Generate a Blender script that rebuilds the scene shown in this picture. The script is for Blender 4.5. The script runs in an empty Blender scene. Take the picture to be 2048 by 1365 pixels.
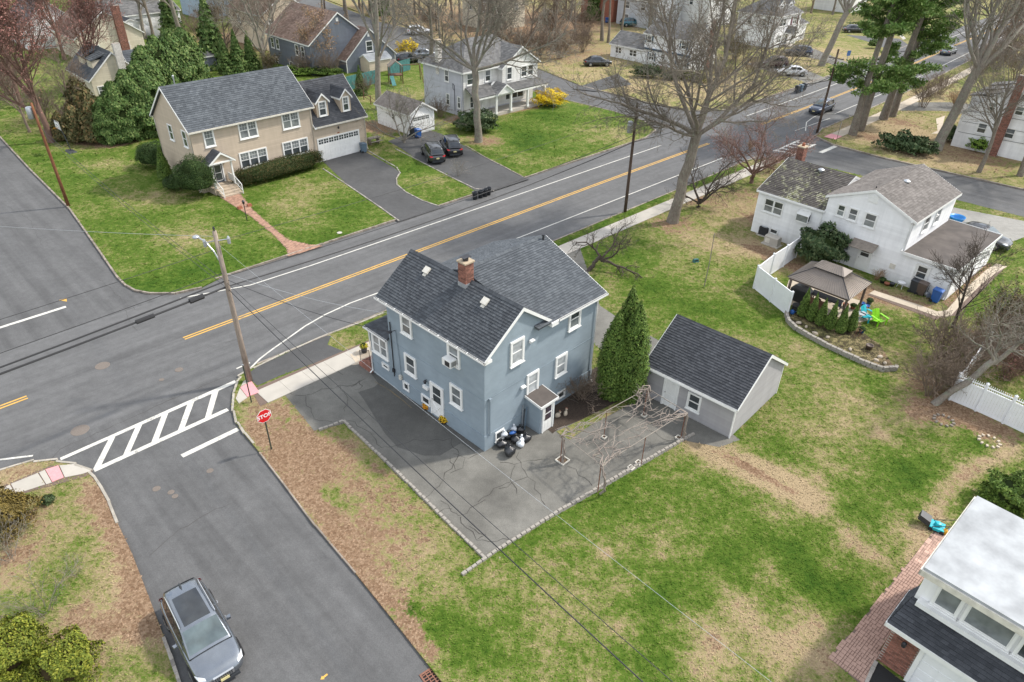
import bpy,math,random
import numpy as np
from mathutils import Vector,Matrix
from mathutils.geometry import delaunay_2d_cdt
sc=bpy.context.scene
col=sc.collection
R=math.radians
# camera, sky, sun, exposure
CAM_H,FOC,PITCH,ROLL=25.0,1395.0,R(33.4),R(1.3)
cam_d=bpy.data.cameras.new('camera');cam_d.sensor_width=36.0;cam_d.lens=36.0*FOC/2048.0
cam_d.clip_start=0.5;cam_d.clip_end=3000
cam=bpy.data.objects.new('camera',cam_d);col.objects.link(cam)
C_F=Vector((0,math.cos(PITCH),-math.sin(PITCH)));_r=Vector((1,0,0));_u=_r.cross(C_F)
C_R=_r*math.cos(ROLL)+_u*math.sin(ROLL);C_U=_u*math.cos(ROLL)-_r*math.sin(ROLL)
cam.matrix_world=Matrix(((C_R.x,C_U.x,-C_F.x,0),(C_R.y,C_U.y,-C_F.y,0),(C_R.z,C_U.z,-C_F.z,CAM_H),(0,0,0,1)))
sc.camera=cam
SUN_AZ,SUN_EL=R(20.0),R(47.0)
world=bpy.data.worlds.new('World');sc.world=world;world.use_nodes=True
wn=world.node_tree;wn.nodes.clear()
w_out=wn.nodes.new('ShaderNodeOutputWorld');w_bg=wn.nodes.new('ShaderNodeBackground')
w_sky=wn.nodes.new('ShaderNodeTexSky');w_sky.sky_type='NISHITA';w_sky.sun_disc=False
w_sky.sun_elevation=SUN_EL;w_sky.sun_rotation=math.pi/2-SUN_AZ
w_sky.altitude=50;w_sky.air_density=1.0;w_sky.dust_density=2.0;w_sky.ozone_density=1.0
w_bg.inputs['Strength'].default_value=0.15
w_tc=wn.nodes.new('ShaderNodeTexCoord');w_no=wn.nodes.new('ShaderNodeTexNoise');w_no.inputs['Scale'].default_value=2.6;w_no.inputs['Detail'].default_value=7
w_ra=wn.nodes.new('ShaderNodeValToRGB');w_ra.color_ramp.elements[0].position=.34;w_ra.color_ramp.elements[0].color=(.35,.35,.35,1);w_ra.color_ramp.elements[1].position=.60;w_ra.color_ramp.elements[1].color=(.95,.95,.95,1)
w_mx=wn.nodes.new('ShaderNodeMix');w_mx.data_type='RGBA';w_mx.inputs[7].default_value=(4.9,5.05,5.25,1)
wn.links.new(w_tc.outputs['Generated'],w_no.inputs['Vector']);wn.links.new(w_no.outputs['Fac'],w_ra.inputs[0]);wn.links.new(w_ra.outputs[0],w_mx.inputs[0]);wn.links.new(w_sky.outputs[0],w_mx.inputs[6])
wn.links.new(w_mx.outputs[2],w_bg.inputs[0]);wn.links.new(w_bg.outputs[0],w_out.inputs[0])
sun_d=bpy.data.lights.new('sun','SUN');sun_d.energy=2.1;sun_d.angle=R(3);sun_d.color=(1.0,0.95,0.87)
sun=bpy.data.objects.new('sun',sun_d);col.objects.link(sun);sun.location=(60,30,80)
sd=Vector((math.cos(SUN_EL)*math.cos(SUN_AZ),math.cos(SUN_EL)*math.sin(SUN_AZ),math.sin(SUN_EL)))
sun.rotation_euler=sd.to_track_quat('Z','Y').to_euler()
sc.view_settings.view_transform='Standard';sc.view_settings.look='None'
sc.view_settings.exposure=1.05;sc.view_settings.gamma=1.0
sc.view_settings.use_curve_mapping=False
sc.cycles.max_bounces=5;sc.cycles.diffuse_bounces=3;sc.cycles.glossy_bounces=3
sc.cycles.transparent_max_bounces=8;sc.cycles.transmission_bounces=4
# surveying helpers
def P(u,v,z=0.0):
 """ground point (x, y, z) seen in direction (u, v): used as a survey of where things stand"""
 d=C_F+C_R*((u-1024)/FOC)-C_U*((v-682.5)/FOC)
 t=(z-CAM_H)/d.z
 return Vector((d.x*t,d.y*t,z))
def P2(u,v,z=0.0):return P(u,v,z).to_2d()
SA=R(45.0);E1=Vector((math.cos(SA),math.sin(SA)));E2=Vector((-math.sin(SA),math.cos(SA)))
def SN(s,n):return E1*s+E2*n
def to_sn(p):return p[0]*E1.x+p[1]*E1.y,p[0]*E2.x+p[1]*E2.y
ROAD=-0.10
# object helpers
def tag(o,label=None,cat=None,group=None,kind=None):
 if label:o['label']=label
 if cat:o['category']=cat
 if group:o['group']=group
 if kind:o['kind']=kind
 return o
def thing(name,label,cat,loc=(0,0,0),rz=0.0,group=None):
 o=bpy.data.objects.new(name,None);col.objects.link(o)
 o.empty_display_size=0.3
 o.location=(loc[0],loc[1],loc[2] if len(loc)>2 else 0);o.rotation_euler=(0,0,rz)
 return tag(o,label,cat,group)
def link(name,me,parent=None,loc=None,rz=None):
 o=bpy.data.objects.new(name,me);col.objects.link(o)
 if parent is not None:o.parent=parent
 if loc is not None:o.location=loc
 if rz is not None:o.rotation_euler=(0,0,rz)
 return o
KIDS={}
def copy_tree(o,parent=None,loc=None,rz=None,sc_=None,label=None):
 c=o.copy();col.objects.link(c);c.parent=parent
 for ch in list(o.children):copy_tree(ch,c)
 if loc is not None:c.location=(loc[0],loc[1],loc[2] if len(loc)>2 else 0)
 if rz is not None:c.rotation_euler=(c.rotation_euler[0],c.rotation_euler[1],rz)
 if sc_ is not None:c.scale=(sc_,sc_,sc_) if not hasattr(sc_,'__len__') else sc_
 if label:c['label']=label
 return c
class MB:
 """collects polygons; build() links them as one mesh object"""
 def __init__(s):s.v=[];s.f=[]
 def add(s,vs,fs):
  b=len(s.v);s.v.extend([tuple(p) for p in vs]);s.f.extend([tuple(b+i for i in f) for f in fs]);return s
 def poly(s,vs):return s.add(vs,[tuple(range(len(vs)))])
 def box(s,x0,x1,y0,y1,z0,z1):
  if x0>x1:x0,x1=x1,x0
  if y0>y1:y0,y1=y1,y0
  if z0>z1:z0,z1=z1,z0
  return s.add([(x0,y0,z0),(x1,y0,z0),(x1,y1,z0),(x0,y1,z0),(x0,y0,z1),(x1,y0,z1),(x1,y1,z1),(x0,y1,z1)],[(3,2,1,0),(4,5,6,7),(0,1,5,4),(1,2,6,5),(2,3,7,6),(3,0,4,7)])
 def prism(s,pts,z0,z1,bottom=True):
  n=len(pts);a=sum(pts[i][0]*pts[(i+1)%n][1]-pts[(i+1)%n][0]*pts[i][1] for i in range(n))
  if a<0:pts=list(reversed(pts))
  vs=[(p[0],p[1],z0) for p in pts]+[(p[0],p[1],z1) for p in pts]
  fs=[tuple(range(n,2*n))]+[(i,(i+1)%n,n+(i+1)%n,n+i) for i in range(n)]
  if bottom:fs.append(tuple(range(n-1,-1,-1)))
  return s.add(vs,fs)
 def slab(s,pts3,t):
  """planar polygon given as 3D points (top face), thickened by t along its normal"""
  p=[Vector(q) for q in pts3];n=Vector((0,0,0))
  for i in range(len(p)):n+=p[i].cross(p[(i+1)%len(p)])
  n.normalize();k=len(p)
  vs=p+[q-n*t for q in p]
  return s.add(vs,[tuple(range(k)),tuple(range(2*k-1,k-1,-1))]+[(i,i+k,(i+1)%k+k,(i+1)%k) for i in range(k)])
 def tube(s,pts,r,n=6,r1=None,caps=True):
  pts=[Vector(p) for p in pts];K=len(pts);b=len(s.v);r1=r if r1 is None else r1
  t0=(pts[1]-pts[0]).normalized()
  up=Vector((0,0,1)) if abs(t0.z)<0.9 else Vector((1,0,0))
  for i,p in enumerate(pts):
   t=(pts[min(i+1,K-1)]-pts[max(i-1,0)]).normalized()
   a=t.cross(up).normalized();c=a.cross(t);rr=r+(r1-r)*i/(K-1)
   for j in range(n):
    w=2*math.pi*j/n;s.v.append(tuple(p+a*math.cos(w)*rr+c*math.sin(w)*rr))
  for i in range(K-1):
   for j in range(n):
    s.f.append((b+i*n+j,b+i*n+(j+1)%n,b+(i+1)*n+(j+1)%n,b+(i+1)*n+j))
  if caps:
   s.f.append(tuple(b+j for j in range(n-1,-1,-1)));s.f.append(tuple(b+(K-1)*n+j for j in range(n)))
  return s
 def lathe(s,prof,n=12,c=(0,0,0)):
  """prof: list of (r, z) from bottom to top about the z axis through c"""
  b=len(s.v)
  for r,z in prof:
   for j in range(n):
    w=2*math.pi*j/n;s.v.append((c[0]+r*math.cos(w),c[1]+r*math.sin(w),c[2]+z))
  for i in range(len(prof)-1):
   for j in range(n):s.f.append((b+i*n+j,b+i*n+(j+1)%n,b+(i+1)*n+(j+1)%n,b+(i+1)*n+j))
  s.f.append(tuple(b+j for j in range(n-1,-1,-1)));s.f.append(tuple(b+(len(prof)-1)*n+j for j in range(n)))
  return s
 def xform(s,M,start=0):
  for i in range(start,len(s.v)):s.v[i]=tuple(M@Vector(s.v[i]))
  return s
 def mesh(s,name,mat,smooth=False):
  me=bpy.data.meshes.new(name);me.from_pydata(s.v,[],s.f)
  if mat is not None:me.materials.append(mat)
  if smooth:
   me.polygons.foreach_set('use_smooth',[True]*len(me.polygons))
  return me
 def build(s,name,mat,parent=None,smooth=False,kind=None,loc=None,rz=None,label=None):
  o=link(name,s.mesh(name,mat,smooth),parent,loc,rz)
  if kind:o['kind']=kind
  if label:o['label']=label
  return o
def np_mesh(name,verts,faces,mat,smooth=False):
 """verts (N,3), faces (M,k) numpy arrays"""
 me=bpy.data.meshes.new(name);M,k=faces.shape
 me.vertices.add(len(verts));me.vertices.foreach_set('co',np.asarray(verts,np.float32).ravel())
 me.loops.add(M*k);me.loops.foreach_set('vertex_index',faces.astype(np.int32).ravel())
 me.polygons.add(M);me.polygons.foreach_set('loop_start',np.arange(0,M*k,k,dtype=np.int32))
 if smooth:me.polygons.foreach_set('use_smooth',np.ones(M,bool))
 me.update(calc_edges=True)
 if mat is not None:me.materials.append(mat)
 return me
def rot_box(mb,cx,cy,z0,lx,ly,h,rz=0):
 st=len(mb.v);mb.box(-lx/2,lx/2,-ly/2,ly/2,0,h)
 return mb.xform(Matrix.Translation((cx,cy,z0))@Matrix.Rotation(rz,4,'Z'),st)
 # materials
MATS={}
def new_mat(name):
 m=bpy.data.materials.new(name);m.use_nodes=True;MATS[name]=m
 nt=m.node_tree;b=nt.nodes['Principled BSDF']
 return m,nt,b
def nd(nt,t,**kw):
 n=nt.nodes.new(t)
 for k,v in kw.items():setattr(n,k,v)
 return n
def noise(nt,vec,scale,detail=4,rough=0.55,out='Fac'):
 n=nd(nt,'ShaderNodeTexNoise');n.inputs['Scale'].default_value=scale
 n.inputs['Detail'].default_value=detail;n.inputs['Roughness'].default_value=rough
 if vec is not None:nt.links.new(vec,n.inputs['Vector'])
 return n.outputs[out]
def ramp(nt,fac,stops,interp='LINEAR'):
 r=nd(nt,'ShaderNodeValToRGB');r.color_ramp.interpolation=interp
 el=r.color_ramp.elements
 while len(el)>1:el.remove(el[0])
 el[0].position=stops[0][0];el[0].color=(*stops[0][1],1) if len(stops[0][1])==3 else stops[0][1]
 for p,c in stops[1:]:
  e=el.new(p);e.color=(*c,1)
 nt.links.new(fac,r.inputs[0]);return r.outputs[0]
def g3(v):return (v,v,v)
def mix(nt,fac,a,b,mode='MIX'):
 m=nd(nt,'ShaderNodeMix',data_type='RGBA',blend_type=mode)
 for s,x in ((m.inputs[0],fac),(m.inputs[6],a),(m.inputs[7],b)):
  if isinstance(x,(int,float)):s.default_value=x
  elif isinstance(x,tuple):s.default_value=(*x,1)
  else:nt.links.new(x,s)
 return m.outputs[2]
def math_(nt,op,a,b=None,clamp=False):
 m=nd(nt,'ShaderNodeMath',operation=op);m.use_clamp=clamp
 for s,x in ((m.inputs[0],a),(m.inputs[1],b)):
  if x is None:continue
  if isinstance(x,(int,float)):s.default_value=x
  else:nt.links.new(x,s)
 return m.outputs[0]
def bump(nt,b,h,strength=0.3,dist=0.02):
 n=nd(nt,'ShaderNodeBump');n.inputs['Strength'].default_value=strength;n.inputs['Distance'].default_value=dist
 nt.links.new(h,n.inputs['Height']);nt.links.new(n.outputs[0],b.inputs['Normal'])
def coords(nt,kind='Object'):
 return nd(nt,'ShaderNodeTexCoord').outputs[kind]
def geo_pos(nt):return nd(nt,'ShaderNodeNewGeometry').outputs['Position']
def island(nt):return nd(nt,'ShaderNodeNewGeometry').outputs['Random Per Island']
def stretch(nt,vec,s):
 m=nd(nt,'ShaderNodeMapping');m.inputs['Scale'].default_value=s;nt.links.new(vec,m.inputs[0]);return m.outputs[0]
def simple(name,c,rough=0.6,metal=0.0,var=0.12,scale=6.0,bmp=0.0,spec=0.5,coat=0.0,isl=0.0):
 """plain paint / plastic / metal with slight mottling and optional per-piece variation"""
 m,nt,b=new_mat(name);v=coords(nt)
 n=noise(nt,v,scale,5)
 cc=ramp(nt,n,[(0.25,tuple(x*(1-var) for x in c)),(0.75,tuple(min(1,x*(1+var)) for x in c))])
 if isl:
  cc=mix(nt,1.0,cc,ramp(nt,island(nt),[(0,g3(1-isl)),(1,g3(1.0+isl*0.3))]),'MULTIPLY')
 nt.links.new(cc,b.inputs['Base Color'])
 b.inputs['Roughness'].default_value=rough;b.inputs['Metallic'].default_value=metal
 b.inputs['Specular IOR Level'].default_value=spec;b.inputs['Coat Weight'].default_value=coat
 if bmp:bump(nt,b,noise(nt,v,scale*6,4),bmp,0.01)
 return m
 # ground
def lawn_mat(name,blades=False,straw=(0.36,0.275,0.165),mid=(0.205,0.205,0.072),green=(0.092,0.148,0.020),dark=(0.034,0.080,0.008)):
 m,nt,b=new_mat(name);p=geo_pos(nt)
 at=nd(nt,'ShaderNodeAttribute',attribute_name='zone').outputs['Color']
 sep=nd(nt,'ShaderNodeSeparateColor');nt.links.new(at,sep.inputs[0])
 n1=noise(nt,p,0.22,4,0.6);n2=noise(nt,p,1.0,6,0.68);n3=noise(nt,p,3.4,5,0.7);n4=noise(nt,p,12.0,4,0.7);n5=noise(nt,p,36.0,2,0.6)
 k=None
 for n,w in ((n1,0.9),(n2,1.25),(n3,1.35),(n4,1.35),(n5,0.5)):
  t=math_(nt,'MULTIPLY',math_(nt,'ADD',n,-0.5),w);k=t if k is None else math_(nt,'ADD',k,t)
 lush=math_(nt,'ADD',sep.outputs[0],math_(nt,'MULTIPLY',k,0.80))
 c=ramp(nt,lush,[(0.13,straw),(0.40,mid),(0.60,green),(1.0,dark)])
 c=mix(nt,1.0,c,ramp(nt,n5,[(0.3,g3(0.74)),(0.7,g3(1.2))]),'MULTIPLY')
 c=mix(nt,1.0,c,ramp(nt,n4,[(0.3,g3(0.78)),(0.7,g3(1.18))]),'MULTIPLY')
 v=nd(nt,'ShaderNodeTexVoronoi');v.inputs['Scale'].default_value=11.0;nt.links.new(p,v.inputs['Vector'])
 leaf=ramp(nt,v.outputs['Color'],[(0.2,(0.18,0.112,0.068)),(0.5,(0.24,0.157,0.098)),(0.8,(0.31,0.215,0.14))])
 leaf=mix(nt,1.0,leaf,ramp(nt,n4,[(0.3,g3(0.72)),(0.7,g3(1.2))]),'MULTIPLY')
 dk=math_(nt,'ADD',sep.outputs[1],math_(nt,'MULTIPLY',math_(nt,'ADD',math_(nt,'ADD',n2,n3),-1.0),-0.9))
 df=ramp(nt,dk,[(0.36,g3(0)),(0.50,g3(1))])
 c=mix(nt,df,c,leaf)
 mf=ramp(nt,math_(nt,'ADD',sep.outputs[2],math_(nt,'MULTIPLY',k,0.3)),[(0.40,g3(0)),(0.52,g3(1))])
 mul=ramp(nt,n4,[(0.3,(0.028,0.020,0.015)),(0.6,(0.062,0.045,0.034)),(0.8,(0.12,0.09,0.065))])
 c=mix(nt,mf,c,mul)
 if blades:c=mix(nt,1.0,c,ramp(nt,island(nt),[(0,g3(0.80)),(1,g3(1.28))]),'MULTIPLY')
 nt.links.new(c,b.inputs['Base Color']);b.inputs['Roughness'].default_value=0.95;b.inputs['Specular IOR Level'].default_value=0.1
 if not blades:bump(nt,b,math_(nt,'ADD',math_(nt,'MULTIPLY',n5,0.5),n4),0.8,0.08)
 return m
M_LAWN=lawn_mat('lawn_grass')
def asphalt_mat(name,c,warm=0.0,speck=0.35,big=0.2,track=None):
 m,nt,b=new_mat(name);p=geo_pos(nt)
 n1=noise(nt,p,0.35,5,0.6);n2=noise(nt,p,26.0,3,0.7);n3=noise(nt,stretch(nt,p,(1,1,1)),2.2,5,0.6)
 base=(c*(1+warm*.5),c*(1+warm*.12),c*(1-warm))
 cc=ramp(nt,n1,[(0.3,tuple(x*(1-big) for x in base)),(0.7,tuple(x*(1+big) for x in base))])
 cc=mix(nt,1.0,cc,ramp(nt,n2,[(0.25,g3(1-speck)),(0.75,g3(1+speck))]),'MULTIPLY')
 cc=mix(nt,1.0,cc,ramp(nt,n3,[(0.3,g3(0.90)),(0.7,g3(1.10))]),'MULTIPLY')
 if track:
  d_=track[0];vl=nd(nt,'ShaderNodeCombineXYZ');va=nd(nt,'ShaderNodeVectorMath',operation='DOT_PRODUCT');nt.links.new(p,va.inputs[0]);va.inputs[1].default_value=(d_[0]*1.3,d_[1]*1.3,0);vb=nd(nt,'ShaderNodeVectorMath',operation='DOT_PRODUCT');nt.links.new(p,vb.inputs[0]);vb.inputs[1].default_value=(d_[1]*.05,-d_[0]*.05,0)
  nt.links.new(va.outputs['Value'],vl.inputs[0]);nt.links.new(vb.outputs['Value'],vl.inputs[1]);n5=noise(nt,vl.outputs[0],1.0,6,0.65)
  cc=mix(nt,1.0,cc,ramp(nt,n5,[(0.28,g3(0.78)),(0.5,g3(1.0)),(0.72,g3(1.16))]),'MULTIPLY')
  s,n0,per=track
  vm=nd(nt,'ShaderNodeVectorMath',operation='DOT_PRODUCT');nt.links.new(p,vm.inputs[0]);vm.inputs[1].default_value=s
  x=math_(nt,'MULTIPLY',math_(nt,'ADD',vm.outputs['Value'],-n0),2*math.pi/per)
  x=math_(nt,'ADD',x,math_(nt,'MULTIPLY',n1,1.2))
  w=math_(nt,'COSINE',x)
  cc=mix(nt,1.0,cc,ramp(nt,math_(nt,'MULTIPLY_ADD',w,0.5),[(0.0,g3(0.965)),(0.5,g3(1.025))]),'MULTIPLY')
 nt.links.new(cc,b.inputs['Base Color']);b.inputs['Roughness'].default_value=0.88;b.inputs['Specular IOR Level'].default_value=0.35
 bump(nt,b,n2,0.35,0.01)
 return m
M_ROAD=asphalt_mat('road_asphalt',0.108,0.0,0.22,0.10,((E2.x,E2.y,0),41.5,1.75))
M_SIDE=asphalt_mat('side_street_asphalt',0.096,0.0,0.26,0.11,((E1.x,E1.y,0),5.9,1.8))
M_DRIVE=asphalt_mat('driveway_asphalt',0.070,0.0,0.25,0.14)
M_LOT=asphalt_mat('old_parking_asphalt',0.132,0.10,0.30,0.30)
M_PATCH_SHADE=asphalt_mat('shaded_patch_asphalt',0.085,0.08,0.3,0.2)  # patched asphalt with the house's shadow painted into its dark tone
M_SEAL=asphalt_mat('sealed_driveway_asphalt',0.016,0.0,0.2,0.2)
M_CRACK=simple('crack_filler',(0.042,0.038,0.034),0.95)
def worn_paint(name,c):
 m,nt,b=new_mat(name);p=geo_pos(nt);n=math_(nt,'ADD',math_(nt,'MULTIPLY',noise(nt,p,7.0,6,.75),.7),math_(nt,'MULTIPLY',noise(nt,p,1.1,3),.3))
 cc=mix(nt,ramp(nt,n,[(.36,g3(.85)),(.46,g3(0))]),ramp(nt,noise(nt,p,2.5,5),[(.3,tuple(x*.84 for x in c)),(.7,tuple(x*1.06 for x in c))]),(.14,.135,.13))
 nt.links.new(cc,b.inputs['Base Color']);b.inputs['Roughness'].default_value=.75
 return m
M_WHITE_LINE=worn_paint('white_road_paint',(0.58,0.565,0.51))
M_YELLOW_LINE=worn_paint('yellow_road_paint',(0.58,0.34,0.07))
M_CONC=simple('sidewalk_concrete',(0.43,0.40,0.35),0.9,var=0.10,scale=1.2,bmp=0.2,isl=0.16)
M_CONC_TAN=simple('tan_concrete',(0.47,0.40,0.31),0.9,var=0.10,scale=1.5,bmp=0.2,isl=0.12)
M_PINK=simple('pink_tactile_paving',(0.62,0.28,0.29),0.85,var=0.12,scale=9,bmp=0.3)
M_KERB=simple('granite_block',(0.31,0.285,0.25),0.9,var=0.2,scale=9,bmp=0.3,isl=0.4)
M_KERBD=simple('weathered_kerb',(0.27,0.23,0.19),0.9,var=0.3,scale=2.5,bmp=0.3,isl=0.35)
M_PAVER=simple('pink_paver',(0.46,0.30,0.235),0.9,var=0.14,scale=5,bmp=0.25,isl=0.42)
M_KERBL=simple('pale_kerb_concrete',(0.36,0.33,0.28),0.9,var=0.2,scale=3,bmp=0.3,isl=0.2)
M_PAVER_GAP=simple('paver_joint_sand',(0.14,0.10,0.08),0.95,var=0.2,scale=12)
M_BRICKWALK=simple('walk_brick',(0.36,0.21,0.145),0.9,var=0.14,scale=5,bmp=0.25,isl=0.35)
M_STEP=simple('step_stone',(0.40,0.33,0.25),0.9,var=0.15,scale=4,bmp=0.2)
M_MULCH=simple('dark_mulch',(0.045,0.031,0.022),0.95,var=0.5,scale=14,bmp=0.8)
M_RUST=simple('rusty_iron',(0.19,0.085,0.055),0.8,var=0.3,scale=12,bmp=0.3)
M_IRON=simple('cast_iron_cover',(0.15,0.125,0.105),0.75,var=0.2,scale=14,bmp=0.3)
M_BLACK=simple('black_void',(0.008,0.008,0.008),0.95)
# buildings
def stucco_mat(name,c):
 m,nt,b=new_mat(name);v=coords(nt)
 n1=noise(nt,v,0.5,5,0.6);n2=noise(nt,stretch(nt,v,(.35,.35,1.0)),2.2,6,0.7);n3=noise(nt,v,30,4,0.7)
 cc=ramp(nt,n1,[(0.3,tuple(x*0.90 for x in c)),(0.7,tuple(min(1,x*1.10) for x in c))])
 cc=mix(nt,1.0,cc,ramp(nt,n2,[(0.32,g3(0.92)),(0.62,g3(1.04))]),'MULTIPLY')
 nt.links.new(cc,b.inputs['Base Color']);b.inputs['Roughness'].default_value=0.9;b.inputs['Specular IOR Level'].default_value=0.25
 bump(nt,b,math_(nt,'ADD',n3,math_(nt,'MULTIPLY',n2,1.5)),0.4,0.02)
 return m
M_STUCCO=stucco_mat('blue_stucco',(0.248,0.300,0.340))
M_STUCCO_F=stucco_mat('blue_foundation',(0.232,0.283,0.322))
def siding_mat(name,c,streak=0.1):
 m,nt,b=new_mat(name);v=coords(nt)
 n1=noise(nt,v,0.6,5,0.6);n2=noise(nt,stretch(nt,v,(1.2,1.2,0.15)),2.0,5,0.6)
 cc=ramp(nt,n1,[(0.3,tuple(x*0.94 for x in c)),(0.7,tuple(min(1,x*1.05) for x in c))])
 cc=mix(nt,1.0,cc,ramp(nt,n2,[(0.3,g3(1-streak)),(0.6,g3(1.0))]),'MULTIPLY')
 cc=mix(nt,1.0,cc,ramp(nt,island(nt),[(0,g3(0.94)),(1,g3(1.04))]),'MULTIPLY')
 nt.links.new(cc,b.inputs['Base Color']);b.inputs['Roughness'].default_value=0.6
 return m
M_SID_GREY=siding_mat('grey_vinyl_siding',(0.35,0.34,0.345))
M_SID_BEIGE=siding_mat('beige_vinyl_siding',(0.48,0.395,0.305))
M_SID_WHITE=siding_mat('white_siding',(0.80,0.80,0.80),0.12)
M_SID_LILAC=siding_mat('pale_grey_siding',(0.46,0.47,0.51),0.12)
M_SID_SLATE=siding_mat('slate_blue_siding',(0.155,0.175,0.21),0.15)
M_SID_CREAM=siding_mat('cream_siding',(0.62,0.56,0.44),0.12)
M_SID_PEACH=siding_mat('pale_tan_siding',(0.62,0.52,0.40),0.12)
M_SHAKE=siding_mat('white_shakes',(0.72,0.71,0.68),0.2)
def shingle_mat(name,a,b_,blot=0.2,moss=0.0,spec=0.3):
 m,nt,b=new_mat(name);v=coords(nt);r=island(nt)
 cc=ramp(nt,r,[(0.0,a),(0.55,tuple((x+y)/2 for x,y in zip(a,b_))),(1.0,b_)])
 n1=noise(nt,v,0.45,5,0.6);n2=noise(nt,v,30,3,0.7)
 cc=mix(nt,1.0,cc,ramp(nt,n1,[(0.3,g3(1-blot)),(0.7,g3(1+blot))]),'MULTIPLY')
 cc=mix(nt,1.0,cc,ramp(nt,n2,[(0.3,g3(0.75)),(0.7,g3(1.25))]),'MULTIPLY')
 if moss:
  n3=noise(nt,v,2.6,6,0.75);n4=noise(nt,v,0.28,3,0.5)
  f=ramp(nt,math_(nt,'ADD',math_(nt,'MULTIPLY',n3,0.75),math_(nt,'MULTIPLY',n4,0.55)),[(0.735-moss*0.1,g3(0)),(0.775-moss*0.1,g3(1))])
  lich=ramp(nt,noise(nt,v,9,3),[(0.40,(0.11,0.12,0.03)),(0.6,(0.36,0.35,0.28))])
  cc=mix(nt,f,cc,lich)
 nt.links.new(cc,b.inputs['Base Color']);b.inputs['Roughness'].default_value=0.85;b.inputs['Specular IOR Level'].default_value=spec
 bump(nt,b,n2,0.4,0.01)
 return m
M_SH_BLUE_SHADED=shingle_mat('charcoal_blue_shingle_shaded',(0.050,0.055,0.062),(0.085,0.093,0.102),0.12)  # blue house roof tone, darkened to carry the shade of its left slope
M_SH_DARK=shingle_mat('charcoal_shingle',(0.042,0.045,0.051),(0.070,0.074,0.082),0.12)
M_SH_SLATE=shingle_mat('slate_grey_shingle',(0.058,0.066,0.075),(0.098,0.109,0.120),0.12)
M_SH_OLD=shingle_mat('old_mossy_shingle',(0.060,0.054,0.050),(0.11,0.10,0.092),0.25,moss=.45)
M_SH_BROWN=shingle_mat('faded_brown_shingle',(0.115,0.103,0.094),(0.185,0.168,0.155),0.14)
M_SH_TAN=shingle_mat('brown_red_shingle',(0.14,0.095,0.075),(0.25,0.18,0.145),0.2)
M_SH_GREY=shingle_mat('mid_grey_shingle',(0.10,0.10,0.10),(0.18,0.178,0.175),0.16)
M_FLAT=simple('rolled_roofing',(0.085,0.072,0.064),0.9,var=0.35,scale=1.0,bmp=0.3)
M_MEMB=simple('white_roof_membrane',(0.33,0.345,0.355),0.75,var=0.36,scale=0.9,bmp=0.2)
M_TRIM=simple('white_trim',(0.74,0.74,0.72),0.5,var=0.07,scale=3)
M_GUTTER=simple('aged_gutter',(0.60,0.57,0.50),0.55,var=0.22,scale=3)
M_DEBRIS=simple('gutter_debris',(0.10,0.07,0.045),0.95,var=0.4,scale=10)
def glass_mat(name,c,rough=0.08):
 m,nt,b=new_mat(name);v=coords(nt)
 n=noise(nt,v,1.6,3,0.5)
 cc=ramp(nt,n,[(0.3,tuple(x*0.6 for x in c)),(0.7,tuple(min(1,x*1.4) for x in c))])
 nt.links.new(cc,b.inputs['Base Color']);b.inputs['Roughness'].default_value=rough;b.inputs['Specular IOR Level'].default_value=0.8
 return m
M_GLASS=glass_mat('window_glass',(0.050,0.058,0.062))
M_GLASS_B=glass_mat('window_glass_with_blind',(0.17,0.185,0.19),0.12)
M_GLASS_C=glass_mat('window_glass_with_curtain',(0.36,0.38,0.39),0.15)
M_DOOR_GLASS=glass_mat('storm_door_glass',(0.035,0.022,0.06))
M_BRICK=simple('red_brick',(0.26,0.115,0.082),0.9,var=0.25,scale=8,bmp=0.3,isl=0.5)
M_MORTAR=simple('mortar',(0.34,0.30,0.26),0.95,var=0.2,scale=10)
M_CROWN=simple('chimney_crown',(0.42,0.34,0.24),0.9,var=0.2,scale=6)
M_WCHIM=simple('white_painted_brick',(0.66,0.63,0.58),0.9,var=0.15,scale=5,bmp=0.4,isl=0.15)
M_LEAD=simple('flashing_metal',(0.42,0.44,0.46),0.45,0.6,var=0.12)
M_DARKMETAL=simple('dark_metal',(0.045,0.045,0.05),0.5,0.5,var=0.2)
M_GALV=simple('galvanised_steel',(0.42,0.44,0.46),0.45,0.7,var=0.15)
M_SHUTTER=simple('navy_shutter',(0.035,0.075,0.12),0.6)
M_SHUT_RED=simple('maroon_shutter',(0.12,0.03,0.045),0.6)
M_DOORDARK=simple('dark_slate_door',(0.07,0.085,0.11),0.5)
M_VINYL=simple('white_vinyl',(0.76,0.77,0.78),0.45,var=0.05,scale=2)
M_TEAL=simple('teal_stained_wood',(0.06,0.19,0.185),0.85,var=0.35,scale=2.5,isl=0.4)
M_GREYWOOD=simple('weathered_wood',(0.24,0.205,0.17),0.9,var=0.3,scale=4,isl=0.3)
M_BROWNWOOD=simple('brown_wood',(0.16,0.085,0.05),0.85,var=0.25,scale=4,isl=0.3)
M_CANOPY=simple('bronze_canopy_metal',(0.205,0.175,0.15),0.5,0.2,var=0.1,scale=2)
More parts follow.
